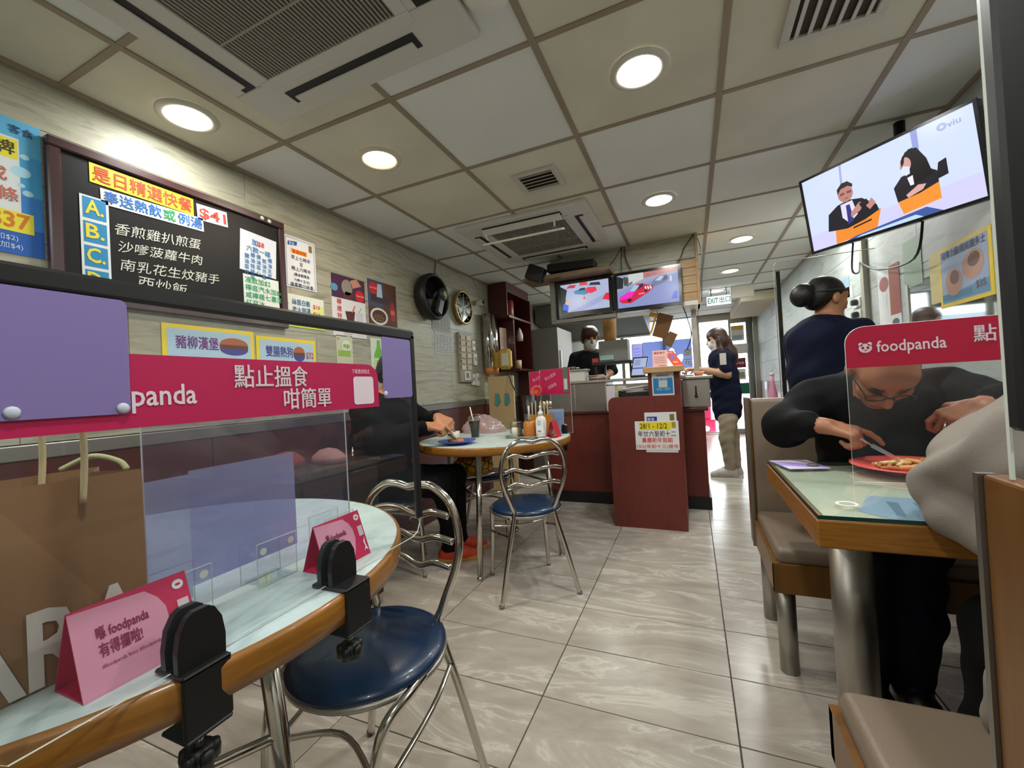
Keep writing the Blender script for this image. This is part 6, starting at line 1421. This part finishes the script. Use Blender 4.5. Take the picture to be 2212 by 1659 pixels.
        cen = V[Fq].mean(1); mi = np.zeros(len(cen), np.int8); bd = np.full(len(cen), 9.)
        for q in s.p:                     # material of the nearest limb, measured at every face
            if q[0] == 'c':
                ba = q[2]-q[1]; t = np.clip(((cen-q[1])@ba)/max(ba.dot(ba), 1e-9), 0, 1); d = np.linalg.norm(cen-q[1]-t[:, None]*ba, axis=1)-(q[3]+(q[4]-q[3])*t)
            else:
                u = (cen-q[1])@q[3].T; k0 = np.linalg.norm(u/q[2], axis=1); d = k0*(k0-1)/(np.linalg.norm(u/q[2]**2, axis=1)+1e-6)
            w_ = d < bd; mi[w_] = q[5]; bd[w_] = d[w_]
        me = bpy.data.meshes.new(name); me.vertices.add(len(V)); me.vertices.foreach_set('co', V.ravel().astype(np.float32))
        me.loops.add(4*len(Fq)); me.loops.foreach_set('vertex_index', Fq.ravel().astype(np.int32)); me.polygons.add(len(Fq))
        me.polygons.foreach_set('loop_start', np.arange(0, 4*len(Fq), 4, dtype=np.int32)); 
        for q in mats: me.materials.append(q)
        me.update(calc_edges=True); me.validate()
        me.polygons.foreach_set('material_index', mi.astype(np.int32)); me.polygons.foreach_set('use_smooth', np.ones(len(me.polygons), bool)); me.update()
        o = bpy.data.objects.new(name, me); C.objects.link(o)
        if parent is not None: rel(o, parent)
        return o
def V3(*a): return np.array(a, float)
def unit(v): v = np.array(v, float); return v/np.linalg.norm(v)
def hand(b, wr, d, back, m, side=1, curl=(.5, .7, .8, .9), thumb=.6, sc=1., spread=.10):
    """wr wrist, d direction of the hand, back = direction of the back of the hand; side=+1 when the thumb lies on back x d"""
    d = unit(d); back = np.array(back, float); back = unit(back-d*back.dot(d)); lat = np.cross(back, d)*side
    wr = np.array(wr, float); L = .082*sc
    kn = []
    for i, o in enumerate((.030, .010, -.011, -.030)):
        k = wr+d*(L*(1.0, 1.04, 1.0, .92)[i])+lat*o*sc; kn.append(k); b.cap(wr+lat*o*.55*sc, k, .0145*sc, .0108*sc, m, .014)
    for i, ln in enumerate(((.036, .024, .020), (.040, .027, .021), (.037, .025, .020), (.029, .020, .018))):
        a = 0; p = kn[i]; fd = unit(d+lat*(spread*(1.5-i)/1.5))
        for j, l in enumerate(ln):
            a += curl[i]*(.75, 1., .7)[j]; dd = fd*math.cos(a)-back*math.sin(a); q = p+dd*l*sc
            b.cap(p, q, (.0096, .0088, .0080)[j]*sc, (.0088, .0080, .0070)[j]*sc, m, .005); p = q
    p = wr+d*.018*sc+lat*.026*sc; dd = unit(d*.75+lat*.8-back*.25); q = p+dd*.042*sc; b.cap(p, q, .0145*sc, .0115*sc, m, .014)
    dd = unit(d*(1-.3*thumb)+lat*.25-back*thumb); q2 = q+dd*.032*sc; b.cap(q, q2, .0108*sc, .0098*sc, m, .006); dd = unit(dd-back*.3*thumb); b.cap(q2, q2+dd*.024*sc, .0096*sc, .0078*sc, m, .005)
def cuff(b, p, d, r, m): b.ell(p, (r, .012, r), m, .006, d, (0.01, 0.02, 1))
def head(b, c, f, u, ms, sc=1., mask=None, eyes=True, nose=1.):
    """ms: skin, dark, lip material indices"""
    f = unit(f); u = np.array(u, float); u = unit(u-f*u.dot(f)); s = np.cross(f, u); c = np.array(c, float)
    P_ = lambda a, e, g: c+(s*a+f*e+u*g)*sc
    sk, dk, lp = ms
    b.ell(P_(0, -.018, .03), V3(.074, .094, .088)*sc, sk, .03, f, u); b.ell(P_(0, .028, -.045), V3(.058, .058, .068)*sc, sk, .04, f, u)
    b.ell(P_(0, .055, -.095), V3(.028, .024, .020)*sc, sk, .03, f, u); b.ell(P_(0, .048, .035), V3(.062, .036, .040)*sc, sk, .03, f, u)
    b.cap(P_(0, .084, .012), P_(0, .104*nose, -.026), .009*sc, .0135*sc, sk, .014); b.ell(P_(.013, .09, -.030), V3(.009, .009, .008)*sc, sk, .01, f, u); b.ell(P_(-.013, .09, -.030), V3(.009, .009, .008)*sc, sk, .01, f, u)
    for g in (-1, 1):
        b.ell(P_(g*.078, -.012, -.008), V3(.011, .022, .032)*sc, sk, .01, f, u); b.ell(P_(g*.042, .055, -.022), V3(.024, .022, .022)*sc, sk, .02, f, u)
        if eyes:
            b.ell(P_(g*.031, .079, .008), V3(.0115, .005, .0042)*sc, dk, .003, f, u); b.ell(P_(g*.032, .080, .026), V3(.015, .0045, .0024)*sc, dk, .003, f, u)
    if mask is None:
        b.cap(P_(-.02, .083, -.062), P_(.02, .083, -.062), .0058*sc, None, lp, .006); b.cap(P_(-.014, .082, -.071), P_(.014, .082, -.071), .006*sc, None, lp, .008)
    else:
        b.ell(P_(0, .052, -.050), V3(.060, .052, .056)*sc, mask, .012, f, u)
        for g in (-1, 1): b.cap(P_(g*.055, .05, -.03), P_(g*.078, -.01, -.005), .0025, None, mask, .003)
    return P_
SK = mat('skin_tan', (176, 122, 88), .5, var=(14, .06)); SK2 = mat('skin_old', (158, 104, 74), .5, var=(10, .10), bump=(90, .15)); SK3 = mat('skin_light', (196, 148, 118), .5)
DK = mat('eye_dark', (26, 18, 16), .35); LP = mat('lip_tone', (150, 84, 72), .5)
JB = mat('jacket_black', (13, 13, 15), .8, spec=.15, bump=(220, .05)); JG = mat('hoodie_grey', (138, 130, 122), .9, spec=.1, bump=(260, .2)); JN = mat('navy_cotton', (20, 24, 44), .9, spec=.15, bump=(240, .15)); JD = mat('tee_charcoal', (28, 28, 33), .9, spec=.15, bump=(240, .15))
JE = mat('denim_dark', (20, 24, 38), .9, spec=.15, bump=(300, .2)); KH = mat('khaki_cotton', (148, 134, 112), .85, bump=(240, .15)); BK = mat('trouser_black', (13, 13, 15), .85, spec=.15)
HB = mat('hair_black', (20, 16, 15), .45, bump=(120, .5)); HBr = mat('hair_brown', (58, 34, 20), .45, bump=(120, .5)); HW = mat('hair_grey', (150, 144, 138), .6, bump=(120, .5)); MK = mat('mask_pale', (206, 216, 222), .7); SH_W = mat('sneaker_white', (186, 180, 172), .6); SH_O = mat('sneaker_orange', (200, 62, 34), .6); SH_Y = mat('sole_yellow', (206, 150, 70), .6); SH_B = mat('shoe_black', (16, 15, 15), .4)

def foot(b, an, d, m, sole, L=.25):
    an = np.array(an, float); d = unit(V3(d[0], d[1], 0)); b.cap(an, an*V3(1, 1, 0)+V3(0, 0, .045), .042, .040, m, .03)
    h = an*V3(1, 1, 0); b.cap(h-d*.04+V3(0, 0, .045), h+d*(L*.35)+V3(0, 0, .042), .038, .036, m, .03); b.cap(h+d*(L*.35)+V3(0, 0, .042), h+d*(L*.62)+V3(0, 0, .032), .037, .028, m, .03)
    b.cap(h-d*.05+V3(0, 0, .016), h+d*(L*.64)+V3(0, 0, .016), .034, .030, sole, .01)

# ---- 1 elderly man at the booth
t = thing('person', 'person in a black jacket bent over a coral plate, cutting food', 'person', (.60, 1.95, 0))
b = Body(); F_ = .0035
b.chain([(.62, 2.0, .56), (.62, 1.99, .74), (.62, 1.965, .90)], [.155, .16, .16], 1, .08, F_, 1.)
b.ell((.62, 1.955, .92), (.22, .12, .13), 1, .08, fold=F_, seed=2.)
b.chain([(.43, 1.94, .95), (.31, 1.82, .865)], [.085, .070], 1, .06, F_, 3.); b.chain([(.31, 1.82, .865), (.352, 1.685, .885)], [.068, .046], 1, .04, F_, 4.)
b.chain([(.81, 1.94, .97), (.93, 1.79, .91)], [.085, .066], 1, .06, F_, 5.); b.chain([(.93, 1.79, .91), (.825, 1.69, .95)], [.062, .045], 1, .04, F_, 6.)
b.cap((.345, 1.69, .885), (.392, 1.65, .884), .027, .026, 0, .004); b.cap((.83, 1.69, .95), (.775, 1.665, .932), .028, .027, 0, .004)
cuff(b, (.366, 1.674, .885), (.75, -.65, 0), .042, 1); cuff(b, (.805, 1.678, .942), (-.85, -.4, -.25), .042, 1)
hand(b, (.385, 1.655, .884), (.93, -.25, -.25), (.15, -.35, .92), 0, 1, (.30, 1.35, 1.45, 1.5), .9, 1.05)
hand(b, (.780, 1.667, .934), (-.90, -.05, -.35), (-.25, -.45, .85), 0, -1, (.85, 1.4, 1.45, 1.5), .9, 1.05)
b.cap((.61, 1.90, .99), (.575, 1.74, 1.03), .062, .056, 0, .02)
b.chain([(.62, 1.93, 1.0), (.60, 1.87, 1.01)], [.085, .074], 1, .04)
hp = V3(.562, 1.685, 1.055); hf = V3(-.06, -.50, -.86); hu = V3(0, -.86, .50)
head(b, hp, hf, hu, (0, 2, 3), 1.06)
for hx, kx in ((.54, .475), (.70, .585)):
    b.chain([(hx, 1.93, .545), (kx, 1.60, .53)], [.085, .072], 4, .04, .003, hx); b.chain([(kx, 1.60, .53), (kx, 1.63, .30), (kx, 1.68, .11)], [.070, .060, .055], 4, .03, .004, hx)
    foot(b, (kx, 1.69, .09), (-.05, -1), 5, 5)
b.mesh('body', .004, [SK2, JB, DK, LP, JE, SH_B], t)
b = Body(); P_ = lambda a, e, g: hp+(np.cross(unit(hf), unit(hu-unit(hf)*hu.dot(unit(hf))))*a+unit(hf)*e+unit(hu)*g)*1.06
for g in (-1, 1): b.ell(P_(g*.062, -.035, .005), (.026, .045, .055), 0, .02, hf, hu)
b.ell(P_(0, -.075, .01), (.066, .04, .07), 0, .03, hf, hu); b.ell(P_(0, -.06, .06), (.05, .05, .05), 0, .03, hf, hu); b.mesh('hair', .006, [HW], t)
q = MB(); 
for g in (-1, 1): q.tube([P_(g*.033+.024*math.cos(a), .098, .004+.018*math.sin(a)) for a in np.linspace(0, 6.283, 19)[:-1]], .0022, n=6, closed=True); q.tube([P_(g*.056, .096, .008), P_(g*.08, .03, .012), P_(g*.08, -.02, .01)], .002, n=6)
q.tube([P_(-.01, .10, .006), P_(.01, .10, .006)], .002, n=6); rel(q.build('glasses', mat('glasses_dark', (40, 34, 32), .3, metal=.5), None, True), t)
def cutlery(name, label, a, bb, kind):
    a, bb = Vector(a), Vector(bb); d = (bb-a).normalized(); t = thing(name, label, 'cutlery', a); q = MB()
    n_ = 8; pts = [a+(bb-a)*(i/n_) for i in range(n_+1)]; q.tube(pts[:5], [.0045, .005, .0045, .0035, .003], n=8); rel(q.build('handle', M_CHROME, None, True), t); q = MB(); s = d.cross(Vector((0, 0, 1))).normalized(); u = s.cross(d)
    if kind == 'knife': q.add([a+(bb-a)*.5-s*.001+u*.006, a+(bb-a)*.5+s*.001+u*.006, bb+u*.004, a+(bb-a)*.5-s*.001-u*.007, a+(bb-a)*.5+s*.001-u*.007, bb-u*.006], [(0, 1, 2), (3, 5, 4), (0, 2, 5, 3), (1, 4, 5, 2), (0, 3, 4, 1)]); rel(q.build('blade', M_CHROME), t)
    else:
        c_ = a+(bb-a)*.62; q.tube([a+(bb-a)*.5, c_, c_+(bb-a)*.08], [.003, .008, .010], n=8, flat=.3)
        for k in range(4): o_ = s*(.0075-.005*k); q.tube([c_+(bb-a)*.06+o_, bb+o_*.9], .0014, n=5)
        rel(q.build('tines', M_CHROME, None, True), t)
cutlery('table_knife', 'steel knife held over the coral plate', (.440, 1.635, .868), (.560, 1.60, .784), 'knife')
cutlery('table_fork', 'steel fork pressed into the food on the coral plate', (.690, 1.65, .89), (.625, 1.60, .785), 'fork')

# ---- 2 person in grey on the near bench
t = thing('person', 'person in a light grey hooded top seen only by the sleeve and hem', 'person', (.64, .72, 0))
b = Body(); F_ = .0045
b.chain([(.64, .69, .575), (.64, .69, .75), (.64, .70, .92)], [.165, .165, .17], 0, .08, F_, 1.); b.ell((.64, .70, .98), (.22, .13, .12), 0, .08, fold=F_)
b.fq = .8; b.chain([(.56, .76, .98), (.52, .93, .915), (.472, 1.10, .822)], [.085, .078, .068], 0, .04, .011, 2.); b.chain([(.472, 1.10, .822), (.545, 1.165, .885), (.635, 1.20, .965)], [.068, .064, .050], 0, .02, .010, 3.)
b.chain([(.455, 1.06, .77), (.50, .98, .75)], [.045, .05], 0, .04, .006, 8.)
b.chain([(.81, .72, .99), (.90, .98, .88)], [.085, .066], 0, .06, F_, 4.); b.chain([(.90, .98, .88), (.80, 1.18, .84)], [.064, .048], 0, .04, F_, 5.)
b.cap((.63, 1.20, .96), (.67, 1.20, 1.05), .026, .025, 1, .004); hand(b, (.668, 1.20, 1.045), (.6, -.1, .7), (-.4, .6, .5), 1, -1, (.5, .6, .7, .8), .6)
b.cap((.80, 1.18, .84), (.78, 1.20, .835), .026, .025, 1, .01); hand(b, (.785, 1.20, .835), (-.6, .75, -.1), (0, .2, .9), 1, -1, (.4, .5, .6, .6), .6)
b.chain([(.50, .70, .64), (.455, .84, .56), (.432, .915, .487)], [.08, .05, .022], 0, .05, .006, 6.); b.chain([(.52, .80, .60), (.47, .90, .53), (.46, .93, .482)], [.08, .045, .02], 0, .05, .006, 7.)
b.chain([(.64, .72, 1.07), (.64, .71, 1.17)], [.06, .055], 1, .03); head(b, (.64, .73, 1.29), (0, 1, -.15), (0, .15, 1), (1, 2, 3), 1.0)
for hx, kx in ((.56, .53), (.74, .76)):
    b.chain([(hx, .72, .545), (kx, 1.10, .535)], [.082, .066], 4, .04, .003, hx); b.chain([(kx, 1.10, .535), (kx+.01, 1.16, .3), (kx+.02, 1.18, .1)], [.064, .054, .046], 4, .03, .003, hx); foot(b, (kx+.02, 1.19, .09), (.05, 1), 5, 5)
b.mesh('body', .0055, [JG, SK, DK, LP, BK, SH_B], t)
b = Body(); hp = V3(.64, .73, 1.29); b.ell(hp+V3(0, -.03, .04), (.085, .10, .095), 0, .02); b.ell(hp+V3(0, -.07, -.02), (.08, .05, .08), 0, .03); b.mesh('hair', .008, [HB], t)
b = Body(); b.chain([(.54, .64, 1.07), (.64, .58, 1.08), (.74, .64, 1.07)], [.04, .055, .04], 0, .04); b.mesh('hood', .008, [JG], t)

# ---- 3 woman with a bun behind the booth
t = thing('person', 'person in a navy shirt with hair in a bun, seen from behind', 'person', (.68, 2.82, 0))
b = Body(); F_ = .007; b.fq = .7
b.chain([(.66, 2.82, .92), (.665, 2.82, 1.08), (.68, 2.82, 1.22)], [.145, .14, .15], 0, .08, F_, 1.); b.ell((.69, 2.82, 1.24), (.17, .15, .11), 0, .07, fold=F_)
b.chain([(.58, 2.92, 1.27), (.60, 3.05, 1.05)], [.065, .055], 0, .05, F_, 2.); b.chain([(.83, 2.74, 1.26), (.92, 2.80, 1.04)], [.068, .055], 0, .05, F_, 3.)
b.cap((.60, 3.05, 1.05), (.74, 3.10, .93), .04, .03, 1, .02); b.cap((.92, 2.80, 1.04), (.95, 2.96, .94), .04, .03, 1, .02)
hand(b, (.74, 3.10, .93), (.8, .3, -.2), (0, .2, 1), 1, 1); hand(b, (.95, 2.96, .94), (.1, .9, -.2), (.2, 0, 1), 1, 1)
b.cap((.70, 2.82, 1.30), (.715, 2.83, 1.40), .055, .05, 1, .03); hp = V3(.722, 2.83, 1.462); hf = V3(.86, .42, -.22); hu = V3(.2, .1, .97)
head(b, hp, hf, hu, (1, 2, 3), .98)
for y_ in (2.74, 2.90): b.chain([(.66, y_, .88), (.67, y_, .48), (.67, y_, .1)], [.095, .07, .05], 4, .04, .003); foot(b, (.67, y_, .09), (.9, .4), 5, 5)
b.mesh('body', .0055, [JN, SK, DK, LP, BK, SH_B], t)
b = Body(); f, u = unit(hf), unit(hu); s = np.cross(f, u)
b.ell(hp+f*-.03+u*.045, (.083, .100, .080), 0, .02, hf, hu); b.ell(hp+f*-.07+u*.0, (.076, .06, .075), 0, .03, hf, hu); b.ell(hp+f*-.150+u*-.005, (.060, .058, .066), 0, .015, hf, hu); b.mesh('hair', .006, [HB], t)
q = MB(); pts = []
for i in range(28):
    a = 2*math.pi*i/28; pts.append(hp+u*(.03+.03*math.cos(a)*0)+s*(.088*math.sin(a))+f*(-.03+.10*math.cos(a))+u*(.025*math.cos(a)))
q.tube(pts, .011, n=8, closed=True, flat=.5); rel(q.build('headband', mat('headband_green', (42, 50, 46), .7), None, True), t)

# ---- 4 standing woman by the counter end
t = thing('person', 'person with long dark hair and a face mask standing by the counter end', 'person', (.32, 5.02, 0))
b = Body(); F_ = .004
b.chain([(.335, 5.03, .655), (.335, 5.03, .72), (.335, 5.03, .90), (.315, 5.02, 1.08), (.31, 5.02, 1.24)], [.115, .128, .135, .135, .125], 0, .07, F_, 1.); b.ell((.31, 5.02, 1.27), (.115, .165, .09), 0, .06)
b.chain([(.315, 4.88, 1.29), (.33, 4.85, 1.15)], [.058, .06], 0, .04, .003); b.cap((.33, 4.85, 1.14), (.34, 4.85, 1.10), .042, .04, 1, .02); b.chain([(.34, 4.85, 1.095), (.16, 4.84, 1.14), (.05, 4.83, 1.165)], [.041, .034, .027], 1, .02)
b.chain([(.315, 5.16, 1.29), (.25, 5.16, 1.14)], [.058, .055], 0, .04); b.chain([(.25, 5.16, 1.12), (.06, 4.98, 1.15)], [.04, .027], 1, .02)
hand(b, (.05, 4.83, 1.165), (-.95, 0, .1), (0, -.1, 1), 1, -1); hand(b, (.06, 4.98, 1.15), (-.9, -.3, .1), (0, 0, 1), 1, 1)
b.cap((.30, 5.02, 1.32), (.285, 5.02, 1.40), .052, .046, 1, .03); hp = V3(.27, 5.02, 1.475); hf = V3(-.95, -.2, -.2); hu = V3(-.2, 0, .98); head(b, hp, hf, hu, (1, 2, 3), .96, mask=6)
for y_, x_ in ((4.96, .30), (5.10, .36)): b.chain([(.335, y_, .60), (x_+.01, y_, .40), (x_+.03, y_, .12)], [.088, .072, .055], 4, .03, .003, x_); foot(b, (x_+.02, y_, .085), (-1, -.05), 5, 5)
b.mesh('body', .0055, [JN, SK3, DK, LP, KH, SH_W, MK], t)
b = Body(); f, u = unit(hf), unit(hu); s = np.cross(f, u)
b.ell(hp+f*-.015+u*.045, (.084, .104, .084), 0, .02, hf, hu); b.ell(hp+f*-.055+u*-.01, (.082, .06, .09), 0, .03, hf, hu); b.chain([hp+f*-.07+u*-.06, hp+f*-.10+u*-.18, hp+f*-.12+u*-.27], [.072, .062, .035], 0, .04, .004); b.chain([hp+f*-.0+s*-.07+u*-.02, hp+f*.0+s*-.075+u*-.14, hp+f*-.005+s*-.08+u*-.22], [.028, .028, .014], 0, .03, .003); b.mesh('hair', .007, [HBr], t)
q = MB(); q.plate(Fr((.28, 4.789, 1.19), (1, 0, 0)), [(0, 0), (.06, 0), (.06, .12), (0, .12)], .004, col((190, 186, 180))); rel(q.build('sleeve_patch'), t)

# ---- 5 man behind the counter
t = thing('person', 'person in a charcoal shirt and mask working behind the counter', 'person', (-.98, 4.45, 0))
b = Body(); F_ = .004
b.chain([(-.97, 4.52, .92), (-.97, 4.51, 1.10), (-.98, 4.48, 1.28)], [.15, .155, .16], 0, .08, F_); b.ell((-.985, 4.47, 1.33), (.20, .11, .10), 0, .07, fold=F_)
b.chain([(-1.15, 4.46, 1.36), (-1.19, 4.42, 1.20)], [.066, .062], 0, .05, F_); b.chain([(-.82, 4.46, 1.35), (-.76, 4.42, 1.20)], [.066, .062], 0, .05, F_)
b.chain([(-1.19, 4.42, 1.19), (-1.14, 4.28, 1.12)], [.042, .03], 1, .02); b.chain([(-.76, 4.42, 1.19), (-.80, 4.28, 1.13)], [.042, .03], 1, .02)
hand(b, (-1.14, 4.28, 1.13), (.5, -.6, .0), (0, 0, 1), 1, 1); hand(b, (-.80, 4.28, 1.14), (-.5, -.7, .1), (0, 0, 1), 1, -1)
b.cap((-.985, 4.45, 1.40), (-.975, 4.42, 1.49), .056, .05, 1, .03); hp = V3(-.965, 4.405, 1.555); hf = V3(.38, -.86, -.28); hu = V3(.1, -.25, .96); head(b, hp, hf, hu, (1, 2, 3), 1.0, mask=6)
for x_ in (-1.06, -.88): b.chain([(x_, 4.54, .88), (x_, 4.54, .48), (x_, 4.54, .1)], [.095, .07, .05], 4, .04); foot(b, (x_, 4.54, .09), (0, -1), 5, 5)
b.mesh('body', .0055, [JD, SK, DK, LP, BK, SH_B, MK], t)
b = Body(); f, u = unit(hf), unit(hu); s = np.cross(f, u)
b.ell(hp+f*-.02+u*.045, (.094, .110, .088), 0, .02, hf, hu, .006); b.ell(hp+f*-.06+u*-.01, (.090, .062, .085), 0, .03, hf, hu, .006); b.ell(hp+f*.062+u*.062, (.072, .035, .034), 0, .03, hf, hu, .004)
for g in (-1, 1): b.ell(hp+s*g*.078+u*.01+f*-.01, (.018, .04, .05), 0, .02, hf, hu)
b.mesh('hair', .007, [HBr], t)

# ---- 6 man at the far table
t = thing('person', 'person in a black coat and orange shoes eating at the far round table', 'person', (-1.74, 2.0, 0))
b = Body(); F_ = .004
b.chain([(-1.75, 1.99, .57), (-1.745, 1.99, .75), (-1.72, 1.99, .92)], [.165, .165, .165], 0, .08, F_, 1.); b.ell((-1.71, 1.99, .96), (.13, .21, .11), 0, .07, fold=F_)
b.chain([(-1.68, 1.80, .98), (-1.62, 1.82, .82)], [.08, .068], 0, .06, F_, 2.); b.chain([(-1.62, 1.82, .82), (-1.43, 1.97, .862)], [.066, .046], 0, .04, F_, 3.)
b.chain([(-1.70, 2.18, .98), (-1.58, 2.24, .86)], [.078, .064], 0, .06, F_, 4.); b.chain([(-1.58, 2.24, .86), (-1.42, 2.10, .91)], [.06, .044], 0, .04, F_, 5.)
b.cap((-1.44, 1.96, .862), (-1.395, 1.99, .872), .028, .027, 1, .004); b.cap((-1.43, 2.10, .91), (-1.385, 2.08, .914), .028, .027, 1, .004)
cuff(b, (-1.418, 1.975, .866), (.8, .6, .1), .043, 0); cuff(b, (-1.405, 2.09, .912), (.85, -.5, 0), .042, 0)
hand(b, (-1.395, 1.992, .872), (.85, .45, -.15), (.1, -.4, .9), 1, 1, (.35, 1.3, 1.4, 1.45), .8); hand(b, (-1.385, 2.08, .914), (.9, -.1, -.35), (.3, -.5, .8), 1, -1, (.5, 1.2, 1.35, 1.4), .8)
b.cap((-1.68, 1.99, 1.03), (-1.645, 1.995, 1.11), .06, .054, 1, .03); hp = V3(-1.615, 2.0, 1.185); hf = V3(.86, .12, -.5); hu = V3(.5, 0, .86); head(b, hp, hf, hu, (1, 2, 3), 1.0)
for y_, k_, a_ in ((1.92, (-1.37, 2.08, .52), (-1.45, 2.24, .1)), (2.08, (-1.40, 2.26, .53), (-1.48, 2.40, .1))):
    b.chain([(-1.73, y_, .55), k_], [.09, .07], 4, .04, .003); b.chain([k_, a_], [.068, .05], 4, .03, .004); foot(b, (a_[0], a_[1], .09), (.85, .5), 5, 6)
b.mesh('body', .005, [JB, SK, DK, LP, BK, SH_O, SH_Y], t)
b = Body(); f, u = unit(hf), unit(hu); b.ell(hp+f*-.02+u*.045, (.085, .103, .082), 0, .02, hf, hu); b.ell(hp+f*-.06+u*-.005, (.08, .06, .085), 0, .03, hf, hu); b.mesh('hair', .007, [HB], t)
cutlery('table_knife', 'steel knife held over the blue plate', (-1.33, 2.02, .855), (-1.27, 2.08, .785), 'knife')
cutlery('table_fork', 'steel fork held over the blue plate', (-1.335, 2.07, .875), (-1.285, 2.11, .785), 'fork')
